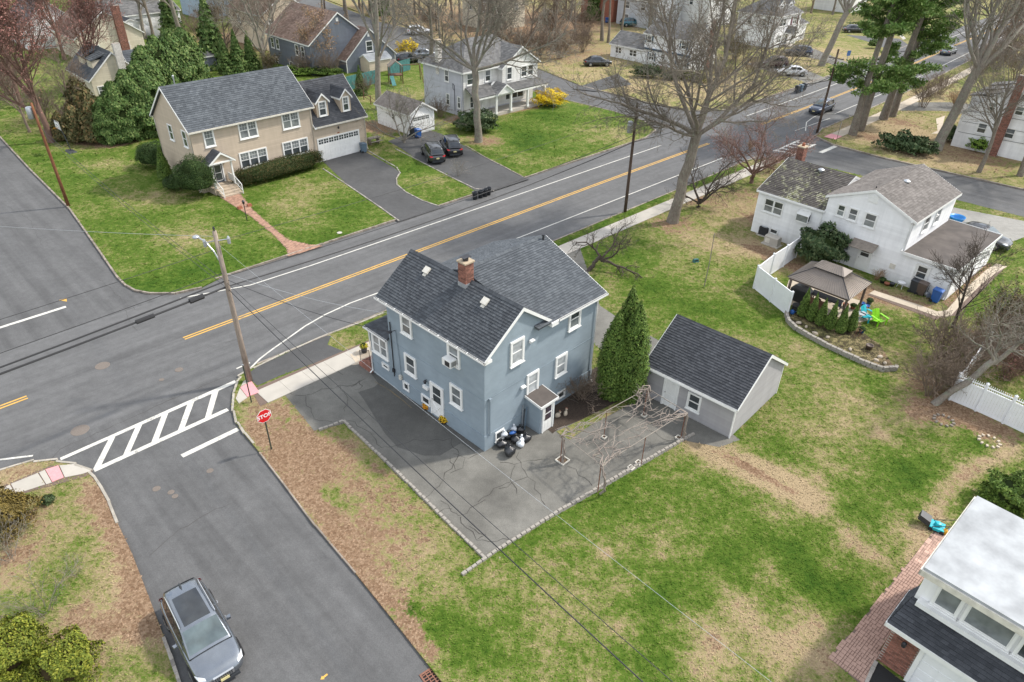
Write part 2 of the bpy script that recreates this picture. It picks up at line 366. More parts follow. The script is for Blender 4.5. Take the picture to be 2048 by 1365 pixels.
# vegetation
def bark_mat(name,a,b_,lichen=0.0,sc1=5.0):
 m,nt,b=new_mat(name);v=coords(nt)
 n1=noise(nt,stretch(nt,v,(3,3,0.6)),sc1,6,0.7);n2=noise(nt,v,0.9,4,0.6)
 cc=ramp(nt,n1,[(0.3,a),(0.7,b_)])
 cc=mix(nt,1.0,cc,ramp(nt,n2,[(0.3,g3(0.8)),(0.7,g3(1.15))]),'MULTIPLY')
 if lichen:
  f=ramp(nt,noise(nt,v,3.0,5,0.7),[(0.62-lichen*0.12,g3(0)),(0.72-lichen*0.12,g3(1))])
  cc=mix(nt,f,cc,(0.23,0.24,0.18))
 nt.links.new(cc,b.inputs['Base Color']);b.inputs['Roughness'].default_value=0.95;b.inputs['Specular IOR Level'].default_value=0.15
 bump(nt,b,n1,0.8,0.04)
 return m
M_BARK=bark_mat('grey_bark',(0.12,0.10,0.083),(0.29,0.25,0.205),0.5)
M_BARK_L=bark_mat('pale_lichen_bark',(0.15,0.128,0.105),(0.31,0.275,0.23),0.9)
M_BARK_D=bark_mat('dark_bark',(0.045,0.036,0.030),(0.13,0.105,0.085),0.1)
M_BARK_B=bark_mat('brown_twig_bark',(0.15,0.115,0.088),(0.28,0.22,0.17),0.0)
M_BARK_R=bark_mat('reddish_twig_bark',(0.13,0.075,0.06),(0.23,0.15,0.12),0.0)
M_VINE=bark_mat('vine_bark',(0.19,0.155,0.135),(0.36,0.31,0.27),0.2,8)
M_POLE=bark_mat('weathered_pole_wood',(0.19,0.155,0.125),(0.36,0.30,0.25),0.0,3)
M_POLE_B=bark_mat('brown_pole_wood',(0.13,0.055,0.03),(0.24,0.11,0.06),0.0,3)
M_POLE_D=bark_mat('dark_pole_wood',(0.055,0.038,0.030),(0.12,0.085,0.065),0.0,3)
def leaf_mat(name,a,b_,c=None,sss=0.0):
 m,nt,b=new_mat(name);r=island(nt)
 st=[(0.0,a),(0.6,b_)]+([(1.0,c)] if c else [])
 cc=ramp(nt,r,st);n2=noise(nt,coords(nt),1.1,3)
 cc=mix(nt,1.0,cc,ramp(nt,n2,[(0.3,g3(0.8)),(0.7,g3(1.2))]),'MULTIPLY')
 nt.links.new(cc,b.inputs['Base Color']);b.inputs['Roughness'].default_value=0.7;b.inputs['Specular IOR Level'].default_value=0.25
 return m
M_LF_ARB=leaf_mat('arborvitae_green',(0.045,0.088,0.014),(0.090,0.150,0.024),(0.15,0.21,0.042))
M_LF_CEDAR=leaf_mat('cedar_green',(0.042,0.085,0.020),(0.086,0.148,0.034),(0.155,0.195,0.062))
M_LF_HEDGE=leaf_mat('boxwood_green',(0.018,0.040,0.009),(0.035,0.070,0.015),(0.07,0.105,0.028))
M_LF_HEDGE2=leaf_mat('bronze_hedge',(0.022,0.040,0.010),(0.046,0.066,0.017),(0.12,0.075,0.03))
M_LF_PINE=leaf_mat('pine_needles',(0.070,0.14,0.030),(0.145,0.245,0.055),(0.27,0.335,0.11))
M_LF_RHODO=leaf_mat('rhododendron_green',(0.026,0.050,0.018),(0.055,0.090,0.034),(0.11,0.135,0.06))
M_LF_GOLD=leaf_mat('golden_false_cypress',(0.070,0.10,0.012),(0.155,0.185,0.020),(0.27,0.27,0.035))
M_LF_BRONZE=leaf_mat('bronze_cypress',(0.070,0.056,0.015),(0.145,0.105,0.024),(0.23,0.175,0.05))
M_LF_OLIVE=leaf_mat('olive_winter_foliage',(0.05,0.055,0.02),(0.10,0.095,0.035),(0.18,0.115,0.05))
M_LF_FORS=leaf_mat('forsythia_yellow',(0.50,0.34,0.01),(0.72,0.52,0.015),(0.80,0.64,0.05))
M_BUD_RED=leaf_mat('red_maple_buds',(0.20,0.085,0.072),(0.29,0.135,0.11),(0.36,0.20,0.165))
M_BUD_PINK=leaf_mat('pink_buds',(0.24,0.13,0.11),(0.36,0.20,0.17),(0.45,0.28,0.24))
M_BUD_TAN=leaf_mat('dry_tan_leaves',(0.24,0.14,0.075),(0.36,0.23,0.13),(0.46,0.31,0.19))
M_LF_SPRING=leaf_mat('fresh_spring_green',(0.09,0.17,0.02),(0.16,0.26,0.04),(0.24,0.33,0.06))
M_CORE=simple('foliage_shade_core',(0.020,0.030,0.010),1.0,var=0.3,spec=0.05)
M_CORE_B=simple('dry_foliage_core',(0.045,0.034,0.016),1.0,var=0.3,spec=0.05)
# small things
M_RUBBER=simple('black_rubber',(0.018,0.018,0.019),0.8)
M_BAG=simple('black_bin_bag',(0.016,0.017,0.020),0.28,var=0.3,scale=9,bmp=0.8,spec=0.7)
M_BAGW=simple('white_bin_bag',(0.62,0.65,0.68),0.4,var=0.15,scale=7,bmp=0.7)
M_BLUEPL=simple('blue_plastic',(0.02,0.10,0.34),0.45)
M_BLUEGREY=simple('grey_blue_plastic',(0.10,0.15,0.20),0.5)
M_CHARC=simple('charcoal_plastic',(0.032,0.036,0.042),0.5)
M_BROWNPL=simple('brown_plastic',(0.10,0.072,0.058),0.5)
M_TURQ=simple('turquoise_plastic',(0.01,0.38,0.45),0.4)
M_LIME=simple('lime_plastic',(0.25,0.62,0.02),0.4)
M_TERRA=simple('terracotta',(0.28,0.10,0.055),0.8,var=0.2)
M_REDSIGN=simple('stop_sign_red',(0.60,0.012,0.018),0.4,var=0.05)
M_SIGNW=simple('sign_white',(0.80,0.80,0.80),0.4,var=0.03)
M_SIGNBLUE=simple('sign_blue',(0.06,0.14,0.32),0.4,var=0.05)
M_POST=simple('green_sign_post',(0.055,0.065,0.05),0.6,0.4)
M_CABLE=simple('black_cable',(0.02,0.02,0.022),0.6)
M_CABLE_L=simple('bare_wire',(0.40,0.42,0.43),0.4,0.6)
M_YELLOWPL=simple('yellow_plastic',(0.60,0.30,0.015),0.45)
M_PLATE=simple('cream_number_plate',(0.62,0.55,0.28),0.4)
M_FLOW_O=leaf_mat('orange_flowers',(0.42,0.13,0.01),(0.62,0.28,0.015),(0.68,0.42,0.03))
M_FLOW_Y=leaf_mat('yellow_flowers',(0.46,0.25,0.01),(0.64,0.40,0.015),(0.72,0.54,0.03))
def paint_mat(name,c,metal=0.5,rough=0.3):
 m,nt,b=new_mat(name)
 b.inputs['Base Color'].default_value=(*c,1);b.inputs['Metallic'].default_value=metal
 b.inputs['Roughness'].default_value=rough;b.inputs['Coat Weight'].default_value=0.8;b.inputs['Coat Roughness'].default_value=0.06
 n=noise(nt,coords(nt),3.0,3);bb=ramp(nt,n,[(0.3,tuple(x*0.92 for x in c)),(0.7,tuple(x*1.06 for x in c))])
 nt.links.new(bb,b.inputs['Base Color'])
 return m
M_CAR_SIL=paint_mat('steel_grey_paint',(0.20,0.22,0.245),0.8,0.27)
M_CAR_GREY=paint_mat('dark_grey_paint',(0.045,0.048,0.052),0.5)
M_CAR_BLK=paint_mat('black_paint',(0.012,0.013,0.016),0.2)
M_CAR_NAVY=paint_mat('navy_paint',(0.018,0.032,0.065),0.4)
M_CAR_RED=paint_mat('dark_maroon_paint',(0.05,0.015,0.018),0.4)
M_CAR_WHITE=paint_mat('white_paint',(0.72,0.73,0.75),0.0)
M_CARGLASS=glass_mat('car_glass',(0.020,0.024,0.028),0.03)
M_CARGLASS2=glass_mat('car_windscreen',(0.070,0.095,0.10),0.04)
M_LAMP_RED=simple('tail_lamp_red',(0.35,0.012,0.015),0.2)
M_LAMP_CLR=simple('head_lamp_clear',(0.62,0.64,0.66),0.12,0.3)
M_CHROME=simple('chrome_trim',(0.55,0.56,0.57),0.18,0.9)
M_RIM=simple('alloy_rim',(0.38,0.39,0.40),0.3,0.8)
# ground zones
BLOBS=[]
def blob(u,v,r,lush=0.0,dirt=0.0,mulch=0.0):
 p=P2(u,v);BLOBS.append((p.x,p.y,r,lush,dirt,mulch))
def trail(pts,r,lush=0.0,dirt=0.0,mulch=0.0):
 q=[P2(*p) for p in pts]
 for a,b in zip(q,q[1:]):
  n=max(1,int((b-a).length/(r*0.8)))
  for i in range(n):
   c=a.lerp(b,i/n);BLOBS.append((c.x,c.y,r,lush,dirt,mulch))
trail([(535,800),(600,890),(660,950)],1.7,-0.16,0.22);trail([(600,900),(690,1000),(790,1110),(850,1180),(930,1260)],1.7,-0.14,0.21)
trail([(700,880),(800,990),(900,1090)],0.9,-0.08,0.11);trail([(500,840),(640,1030),(800,1230),(880,1330)],0.45,-0.2,0.28)
blob(810,1220,0.5,0.6);blob(870,1260,1.0,0.30);blob(960,1290,1.2,0.18)
blob(660,990,.7,0.25,-.2);blob(700,1010,.6,0.25,-.2);blob(600,930,.5,.25,-.2)
for u,v,r,a,d in [(1080,1040,2.2,.16,0),(1250,980,2.4,.18,0),(1000,1160,1.2,.1,0),(1120,1180,2,-.10,0),(1330,1190,1.6,.26,0),(1230,1280,1.4,.15,0),(1450,1060,2.2,.10,0),(1560,900,1.6,.1,0),(1640,890,2.0,-.12,.05),(1600,1120,1.6,.25,0),(1700,1020,1.2,.25,0),(1790,930,1.6,.26,0),(1880,960,1.4,.22,0),(1950,900,1.4,.20,0),(1480,1130,1.0,.2,0),(1650,1180,1.2,.28,0),(1560,1220,1.1,.25,0),(1320,1320,1.3,.15,0),(1700,820,2.5,-.10,0),(1760,780,1.2,.18,0),(1690,700,1.2,.18,0),(1600,660,1.2,.2,0),(1640,760,2,-.12,0)]:blob(u,v,r,a,d)
for u,v,r in [(1540,1150,.8),(1490,1230,.9),(1430,1280,.9),(1400,1330,.9),(1610,1240,.9),(1570,1290,1.0),(1660,1130,.7),(1710,1090,.7),(1690,1060,.6),(1750,1110,.7),(1800,1060,.6),(1640,960,.5),(1770,870,.5),(1980,880,.5),(1260,1180,.5),(1210,1110,.4),(1330,1100,.6),(1650,1320,.7),(1950,920,.4),(1240,1260,.6),(1380,1240,.6)]:blob(u,v,r,-.35,.24)
trail([(1390,885),(1460,915),(1530,950),(1600,985),(1660,1015)],0.75,-0.75,-0.05);trail([(1440,905),(1540,960),(1600,990)],0.28,0,0.6)
trail([(1820,1130),(1850,1060),(1900,985),(1950,925)],0.25,-0.5,0.15);trail([(1870,985),(1900,965),(2040,890)],0.4,-0.3,0.1)
for u,v,r,a,d in [(1230,520,3,.2,0),(1330,600,2.5,.18,0),(1280,570,2,.15,0),(1400,560,2.5,-.02,.0),(1430,490,3.5,-.22,.04),(1470,430,4,-.2,.08),(1560,400,3,-.15,.1),(1300,450,2.5,.0,.1),(1440,620,2.5,.16,0),(1500,650,2,.12,0),(1480,700,2.2,-.12,0)]:blob(u,v,r,a,d)
blob(1345,448,2.6,-.2,.40);blob(1395,400,2.5,-.2,.35);blob(1210,560,1.5,-.1,.25);blob(1490,390,3.5,-.2,.28);blob(1520,440,1.8,-.3,.4);blob(1540,345,3,-.2,.25)
trail([(1500,490),(1600,540),(1780,600),(1890,620)],1.4,-.25,.26);blob(1700,600,2,-.2,.15);blob(1760,640,2.5,.05,0);blob(1830,720,2,-.1,.1);blob(1870,780,2.4,-.3,.42)
trail([(1830,830),(1900,825),(2048,880)],1.0,-.2,.40);blob(1970,560,3.0,.1,0);blob(1920,640,2.5,.02,0);blob(1990,700,3,-.25,.45)
trail([(800,670),(860,640)],0.6,-.2,.25);trail([(1140,490),(1250,430),(1340,385),(1500,330)],0.7,.12,.02)
trail([(20,950),(100,935)],.8,-.35,.20);trail([(200,980),(250,1080),(300,1180),(330,1280)],.8,-.35,.32);blob(90,1150,1.6,.05,.02);blob(60,1050,1.2,-.2,.2);blob(140,1180,1.4,.12,-.05);blob(200,1060,.6,.2,-.1);blob(225,1100,.5,.4,-.3);blob(30,1120,1.0,-.3,.35);blob(240,1250,1.2,-.25,.22);blob(290,1330,.9,.15,-.1);blob(160,1250,1.2,-.3,.30)
for u,v,r,a in [(230,330,3.5,-.22),(300,400,3.2,-.24),(350,460,3.0,-.16),(420,480,2.6,-.22),(380,520,2.6,-.05),(250,450,3,.10),(330,560,2.5,.20),(470,520,2.6,.25),(160,350,2.5,.1),(600,440,3.2,-.22),(640,380,3,-.20),(560,400,2.4,-.15),(700,430,2.5,.15),(640,470,2.4,.18),(520,440,2,.15),(320,300,3.2,.2),(250,290,3,.12),(860,360,2.4,-.14),(900,395,1.6,-.1),(820,340,2,.1)]:blob(u,v,r,a)
blob(520,395,1.2,.1)
blob(250,370,4,0,-.1)
for u,v,r,a in [(1060,280,3.5,.26),(1110,230,3.5,.22),(1130,300,3.5,.0),(1200,270,4,-.12),(1250,270,4,-.18),(1180,235,3.5,-.1),(1080,330,3,-.15),(1000,250,2.5,.1)]:blob(u,v,r,a)
blob(955,280,2.6,-.3,.42);blob(990,285,1.6,-.2,.3);blob(770,260,3.0,-.3,.45);blob(740,250,2.5,-.3,.40);blob(900,240,3,-.3,.4);blob(820,290,1.5,-.3,.35);blob(780,300,2,-.25,.2);blob(850,190,6,-.25,.2);blob(760,200,4,-.2,.15);blob(730,310,1.5,-.2,.2)
trail([(930,235),(1080,210)],1.3,-.3,.45)
trail([(220,290),(300,262),(130,290)],2.2,-.2,.35);blob(120,230,5,-.2,.25);blob(60,250,5,-.1,.1);blob(45,300,3,.0,.05)
for u,v,r,a,d in [(500,90,12,-.2,.35),(430,70,9,-.2,.3),(700,100,12,-.25,.35),(1130,110,14,-.2,.3),(1000,60,18,-.2,.35),(620,20,25,-.1,.2),(900,20,25,-.15,.25),(1150,40,16,-.2,.35),(60,150,12,-.1,.25),(1240,170,5,-.2,.0),(1370,185,7,-.15,0),(1450,170,7,-.2,.1),(1640,110,8,-.3,.0),(1560,135,4,-.3,.2)]:blob(u,v,r,a,d)
blob(1720,260,5,-.18,.1);blob(1780,262,5,-.22,.0);blob(1740,275,2.2,-.2,.5);blob(1800,245,2.4,-.2,.5);blob(1850,280,5,-.28,0);blob(1930,300,4,-.2,.25);blob(1880,320,4,-.3,.0);blob(1990,330,5,-.1,.35);blob(1830,300,3,-.2,.3);blob(1860,200,6,-.2,.2);blob(1985,250,8,-.1,.3)
BL=np.array(BLOBS)
def zone_at(xy,base):
 out=np.tile(np.array(base,float),(len(xy),1))
 for x,y,r,a,d,m in BL:
  w=np.exp(-((xy[:,0]-x)**2+(xy[:,1]-y)**2)/(r*r))
  out[:,0]+=a*w;out[:,1]+=np.clip(d*w,-1,1);out[:,2]+=m*w
 out[:,1]=np.minimum(out[:,1],0.62+0.0*out[:,1])
 return np.clip(out,0,1)
def inside(poly,x,y):
 n=len(poly);c=np.zeros(len(x),bool);j=n-1
 for i in range(n):
  xi,yi=poly[i];xj,yj=poly[j]
  t=((yi>y)!=(yj>y))&(x<(xj-xi)*(y-yi)/(yj-yi+1e-12)+xi);c^=t;j=i
 return c
EXCL=[]
def sheet(name,poly,z,mat,zone=None,grid=None,skirt=0.0,parent=None,kind='structure',label=None,zfun=None):
 poly=[Vector((p[0],p[1])) for p in poly]
 if name not in ('ground','lawn','grass_strip','planting_bed','main_road','side_street','northwest_street','north_side_street','east_side_street') and kind:EXCL.append([(p.x,p.y) for p in poly])
 pts=list(poly);n=len(poly);edges=[(i,(i+1)%n) for i in range(n)]
 if grid:
  near,far=grid;xs=[p.x for p in poly];ys=[p.y for p in poly]
  pa=[(p.x,p.y) for p in poly]
  def addgrid(step,ok):
   gx,gy=np.meshgrid(np.arange(max(min(xs),-260)+step*.37,min(max(xs),330),step),np.arange(max(min(ys),-40)+step*.29,min(max(ys),420),step))
   gx,gy=gx.ravel(),gy.ravel();k=ok(gx,gy)&inside(pa,gx,gy)
   for a,b in zip(gx[k],gy[k]):pts.append(Vector((a,b)))
  nearz=lambda x,y:(y>8)&(y<95)&(np.abs(x)<8+y*0.80)
  addgrid(near,nearz);addgrid(far,lambda x,y:~nearz(x,y))
 vv,ee,ff,*_=delaunay_2d_cdt(pts,edges,[],1,1e-4)
 xy=np.array([(v.x,v.y) for v in vv]);zz=np.full(len(xy),z)
 if zfun is not None:zz=zz+np.array([zfun(a,b) for a,b in xy])
 verts=[(a,b,c) for (a,b),c in zip(xy,zz)];faces=[tuple(f) for f in ff]
 nb=len(verts)
 if skirt:
  a2=sum(poly[i].x*poly[(i+1)%n].y-poly[(i+1)%n].x*poly[i].y for i in range(n))
  pl=poly if a2>0 else list(reversed(poly))
  b=len(verts);verts+=[(p.x,p.y,z) for p in pl]+[(p.x,p.y,z-skirt) for p in pl]
  faces+=[(b+i,b+n+i,b+n+(i+1)%n,b+(i+1)%n) for i in range(n)]
 me=bpy.data.meshes.new(name);me.from_pydata(verts,[],faces);me.materials.append(mat)
 if zone is not None:
  ca=me.color_attributes.new('zone','FLOAT_COLOR','POINT')
  zc=zone_at(np.array([(v[0],v[1]) for v in verts]),zone)
  ca.data.foreach_set('color',np.hstack([zc,np.ones((len(verts),1))]).astype(np.float32).ravel())
 o=link(name,me,parent)
 for p in me.polygons:
  if p.normal.z<-0.5:p.flip()
 if kind:o['kind']=kind
 if label:o['label']=label
 return o
def px(pts,z=0.0):return [P2(u,v,z) for u,v in pts]
def bend(s):
 t=min(1.0,max(0.0,(s-100)/95));return 2.9*t*t*(3-2*t)-0.35*min(1.0,max(0.0,(s-55)/35))
def SNB(s,n):return SN(s,n+bend(s))
sheet('ground',[(-900,-300),(900,-300),(900,1500),(-900,1500)],-0.16,M_LAWN,zone=(0.30,0.30,0))
def strip_road(name,fs,n0,n1,s0,s1,step,z,mat):
 L=[fs(s,n0) for s in np.arange(s0,s1+.1,step)];U=[fs(s,n1) for s in np.arange(s0,s1+.1,step)]
 return sheet(name,L+U[::-1],z,mat)
main_road=strip_road('main_road',SNB,33.8,49.0,-90,330,15,ROAD,M_ROAD)
side_street=sheet('side_street',[SN(-1.46,-55.80),SN(11.25,-55.80),SN(12.85,35.24),SN(13.13,35.98),SN(0.78,36.09),SN(0.29,31.99)],ROAD+.004,M_SIDE)
north_street=sheet('northwest_street',[SN(-3.98,47.70),SN(16.99,47.54),SN(14.69,98.38),SN(13.90,231.25),SN(-4.67,230.99),SN(-2.85,98.40)],ROAD+.004,M_SIDE)
cross_n=sheet('north_side_street',[SN(68.93,47.05),SN(86.39,46.92),SN(83.73,55.21),SN(83.54,68.54),SN(87.64,85.74),SN(84.43,110.45),SN(90.64,130.09),SN(103.19,187.77),SN(92.33,187.68),SN(79.08,130.06),SN(75.82,104.81),SN(77.31,86.62),SN(73.10,68.59),SN(73.16,55.28)],ROAD+.004,M_SIDE)
cross_e=sheet('east_side_street',[SN(70.74,35.28),SN(88.41,35.13),SN(84.64,27.40),SN(85.78,7.96),SN(91.49,-66.51),SN(80.11,-66.28),SN(74.68,8.10),SN(74.25,27.51)],ROAD+.004,M_SIDE)
def arc(c,r,a0,a1,k=7):return [Vector((c.x+r*math.cos(a0+(a1-a0)*i/k),c.y+r*math.sin(a0+(a1-a0)*i/k))) for i in range(k+1)]
S_COR=px([(505,737),(488,747),(474,765),(466,788),(464,815),(469,840),(482,862),(500,884)],ROAD)
S_SIDE=px([(520,908),(560,960),(620,1040),(700,1135),(800,1260),(880,1362)],ROAD)
east_corner=[SN(76.19,8.08),SN(75.58,25.59),SN(74.99,30.82),SN(73.30,33.76),SN(70.75,35.10)]
blockS=[SN(7.95,-37.20)]+S_SIDE[::-1]+S_COR[::-1]+[SN(15.26,35.59),SN(38.54,35.38),SN(58.03,35.21)]+east_corner[::-1]+[SN(80.07,-43.97)]
lawn_s=sheet('lawn',blockS,0,M_LAWN,zone=(0.50,0.08,0),grid=(0.6,5),skirt=.14)
SW_COR=px([(-60,962),(0,944),(50,929),(95,924),(140,929),(170,939),(190,957),(203,977),(216,1000),(232,1040)],ROAD)
SW_SIDE=px([(265,1110),(300,1200),(345,1320),(358,1365)],ROAD)
blockSW=[SN(-58.20,-37.20),SN(-58.20,35.34),SN(-11.73,35.83)]+SW_COR+SW_SIDE+[SN(0.78,-37.20)]
sheet('lawn',blockSW,0,M_LAWN,zone=(0.36,0.20,0),grid=(0.6,5),skirt=.14)
N_COR=px([(0,275),(60,340),(140,420),(200,505),(235,556),(250,571),(270,583),(300,589),(350,589),(400,578)],ROAD)
blockN=[SN(12.50,231.23),SN(13.73,114.42)]+N_COR+[SN(16.99,47.72),SN(38.07,47.56),SN(57.32,47.46),SN(68.91,47.42),SN(72.22,48.40),SN(74.39,51.66),SN(74.94,57.06),SN(73.98,69.46),SN(78.24,86.61),SN(77.19,104.81),SN(79.96,130.07),SN(93.17,187.68),SN(117.52,232.71)]
sheet('lawn',blockN,0,M_LAWN,zone=(0.62,0.04,0),grid=(0.8,4),skirt=.14)
sheet('lawn',[SN(-3,231.11),SN(-3,98.39),SN(-3.5,60),SN(-6,52),SN(-9,47.85),SN(-58.20,47.62),SN(-46.17,230.41)],0,M_LAWN,zone=(0.45,0.15,0),grid=(2,6),skirt=.14)
blockNE=[SN(104.03,187.78),SN(91.53,130.09),SN(83.98,110.45),SN(86.71,85.75),SN(82.11,68.55),SN(82.04,57.02),SN(82.96,50.69),SN(86.30,47.93),SN(90.23,47.35)]+[SNB(s,47.75) for s in (105,120,140,160,200,250,320)]+[SN(248.96,252.61),SN(130.45,250.70)]
sheet('lawn',blockNE,0,M_LAWN,zone=(0.36,0.12,0),grid=(1.5,5),skirt=.14)
blockE=[SN(89.30,-44.14),SN(84.57,7.98),SN(83.31,25.51),SN(83.63,31.21),SN(85.15,34.21),SN(88.43,34.94)]+[SNB(s,35.3) for s in (105,120,140,160,200,250,320)]+[SN(346.16,-48.80)]
sheet('lawn',blockE,0,M_LAWN,zone=(0.38,0.06,0),grid=(1.2,5),skirt=.14)
# kerbs
def resample(pts,step):
 pts=[Vector((p[0],p[1])) for p in pts];out=[];acc=0.0
 for a,b in zip(pts,pts[1:]):
  L=(b-a).length;t=acc
  while t<L:out.append((a.lerp(b,t/L),(b-a)/L));t+=step
  acc=t-L
 return out
def kerb_strip(name,pts,w,z0,z1,seg,mat,gap=0.015,jit=0.006,seed=1):
 rg=random.Random(seed);mb=MB()
 for p,d in resample(pts,seg):
  rot_box(mb,p.x+d.x*seg/2,p.y+d.y*seg/2,z0,seg-gap,w*rg.uniform(.9,1.08),z1-z0+rg.uniform(-jit,jit),math.atan2(d.y,d.x))
 return mb.build(name,mat,None,kind='structure')
def offset(pts,d):
 pts=[Vector((p[0],p[1])) for p in pts];out=[]
 for i,p in enumerate(pts):
  t=(pts[min(i+1,len(pts)-1)]-pts[max(i-1,0)]).normalized();out.append(p+Vector((-t.y,t.x))*d)
 return out
kerb_strip('kerb',offset(S_COR[::-1],-.06)[::-1],.12,-.12,.035,.55,M_KERBL,.01,.004,1)
kerb_strip('kerb',[SN(13.52,35.56),SN(72.71,35.03)],.13,-.12,.03,.9,M_KERBD,.01,.006,2)
kerb_strip('kerb',SW_COR,.12,-.12,.035,.55,M_KERBL,.01,.004,3)
kerb_strip('kerb',px([(327,1275),(340,1310),(352,1345),(362,1375)]),.13,-.12,.04,.3,M_KERB,.012,.008,4)
kerb_strip('kerb',N_COR,.13,-.12,.04,.30,M_KERBD,.012,.010,5)
kerb_strip('kerb',[SN(16.51,47.72),SN(32.89,47.60)],.14,-.12,.035,.30,M_KERBD,.012,.008,6)
kerb_strip('kerb',[SN(37.68,47.56),SN(42.68,47.53)],.14,-.12,.035,.30,M_KERBD,.012,.008,7)
kerb_strip('kerb',[SN(48.65,47.48),SN(68.91,47.42),SN(72.22,48.40),SN(74.39,51.66),SN(74.94,57.06),SN(73.98,69.46),SN(78.24,86.61)],.13,-.12,.03,.5,M_KERBD,.012,.008,8)
kerb_strip('kerb',[SN(82.04,69.42),SN(82.04,57.02),SN(82.96,50.69),SN(86.30,47.93),SN(90.23,47.35)]+[SNB(s,47.75) for s in (105,120,140,160)],.2,-.12,.03,.8,M_KERBD,.012,.008,9)
kerb_strip('kerb',[SN(84.73,5.99),SN(83.31,25.51),SN(83.63,31.21),SN(85.15,34.21),SN(88.43,34.94)]+[SNB(s,35.3) for s in (105,120,140,160)],.2,-.12,.04,.8,M_KERBD,.012,.008,10)
kerb_strip('kerb',S_SIDE[:4],.07,-.12,.012,.7,M_KERBD,.0,.01,11)
# road paint (children of the road they lie on)
def line(parent,name,pts,w,mat,z=ROAD+.010):
 pts=[Vector((p[0],p[1])) for p in pts]
 L,Rr=offset(pts,w/2),offset(pts,-w/2);k=len(pts);mb=MB()
 for i in range(k-1):mb.poly([(L[i].x,L[i].y,z),(Rr[i].x,Rr[i].y,z),(Rr[i+1].x,Rr[i+1].y,z),(L[i+1].x,L[i+1].y,z)])
 return mb.build(name,mat,parent)
def quad(parent,name,pts,mat,z=ROAD+.010):
 return MB().poly([(p.x,p.y,z) for p in pts][::-1]).build(name,mat,parent)
for dn in (-.13,.13):
 line(main_road,'yellow_line',[SNB(s,41.50+dn) for s in [11.5]+list(range(20,70,8))+[73]],.13,M_YELLOW_LINE)
 line(main_road,'yellow_line',[SNB(s,41.50+dn) for s in [85]+list(range(92,330,8))],.13,M_YELLOW_LINE)
 line(main_road,'yellow_line',[SNB(s,41.50+dn) for s in (-60,-20,2.5)],.13,M_YELLOW_LINE)
line(main_road,'white_line',px([(360,597),(420,586)],ROAD)+[SN(17.99,45.25),SN(22.79,45.03),SN(47.82,44.74),SN(68.14,44.58)],.12,M_WHITE_LINE)
line(main_road,'white_line',[SNB(s,44.75) for s in range(87,330,8)],.12,M_WHITE_LINE)
line(main_road,'white_line',px([(497,741),(520,718),(545,699),(575,678),(610,653),(650,630),(700,607),(757,586)],ROAD)+[SN(30.69,37.97),SN(48.16,37.72),SN(69.61,37.44)],.12,M_WHITE_LINE,ROAD+.011)
line(main_road,'white_line',px([(1611,262),(1613,245),(1625,236),(1645,226)],ROAD)+[SNB(s,37.5) for s in range(97,330,8)],.12,M_WHITE_LINE)
line(main_road,'white_line',px([(473,738),(500,726)],ROAD),.12,M_WHITE_LINE)
line(main_road,'white_line',px([(-80,930),(0,920),(66,912)],ROAD),.13,M_WHITE_LINE)
line(main_road,'white_line',px([(1590,262),(1660,237)],ROAD),.1,M_WHITE_LINE)
line(north_street,'stop_line',px([(-60,677),(0,656),(132,614)],ROAD),.28,M_WHITE_LINE,ROAD+.014)
z9=lambda L:[P2(X/3.9,660+Y/3.9,ROAD) for X,Y in L]
quad(main_road,'crosswalk_line',z9([(468,1000),(1830,395),(1848,413),(476,1020)]),M_WHITE_LINE,ROAD+.012)
quad(main_road,'crosswalk_line',z9([(728,1085),(1768,613),(1787,632),(740,1110)]),M_WHITE_LINE,ROAD+.012)
for b in ([(725,1092),(788,1062),(905,825),(850,850)],[(958,985),(1015,955),(1112,735),(1058,760)],[(1180,882),(1237,855),(1315,645),(1262,668)],[(1388,786),(1442,760),(1518,555),(1463,580)],[(1598,692),(1650,665),(1705,477),(1652,500)]):
 quad(main_road,'crosswalk_bar',z9(b),M_WHITE_LINE,ROAD+.014)
quad(side_street,'stop_line',z9([(1408,975),(1845,765),(1870,785),(1430,998)]),M_WHITE_LINE,ROAD+.012)
for n in (32.8,34.8):line(cross_e,'crosswalk_line',[SN(76.2,n),SN(82.4,n)],.28,M_WHITE_LINE,ROAD+.010)
for s in (77.2,78.4,79.6,80.8,82.0):line(cross_e,'crosswalk_bar',[SN(s,32.8),SN(s-.6,34.8)],.3,M_WHITE_LINE,ROAD+.012)
line(cross_e,'stop_line',px([(1641,306),(1673,292)],ROAD),.5,M_WHITE_LINE,ROAD+.012)
def arrow(parent,u,v,du,dv,w=.16):
 a,b=P2(u,v,ROAD),P2(u+du,v+dv,ROAD);d=(b-a).normalized();n=Vector((-d.y,d.x));L=(b-a).length
 m=MB();z=ROAD+.012
 m.poly([tuple(q)+(z,) for q in (a+n*w*.25,a-n*w*.25,a+d*L*.6-n*w*.25,a+d*L*.6+n*w*.25)][::-1])
 m.poly([tuple(q)+(z,) for q in (a+d*L*.6-n*w*.6,b,a+d*L*.6+n*w*.6)])
 return m.build('survey_arrow',M_YELLOW_LINE,parent)
arrow(side_street,655,1349,-14,11)
quad(north_street,'survey_mark',px([(133,597),(134,604),(118,601)],ROAD),M_YELLOW_LINE,ROAD+.012)
def cover(name,parent,u,v,r,mat=M_IRON):
 p=P(u,v,ROAD);m=MB();m.lathe([(r,0),(r*.98,.010),(r*.86,.013),(r*.84,.008),(r*.05,.010)],20,(p.x,p.y,ROAD+.004))
 return m.build(name,mat,parent)
for u,v,r in ((205,732,.42),(160,861,.46)):cover('manhole_cover',main_road,u,v,r)
for u,v,r in ((358,740,.24),(323,760,.15),(288,1,.1)):cover('valve_cover',main_road,u,v,r)
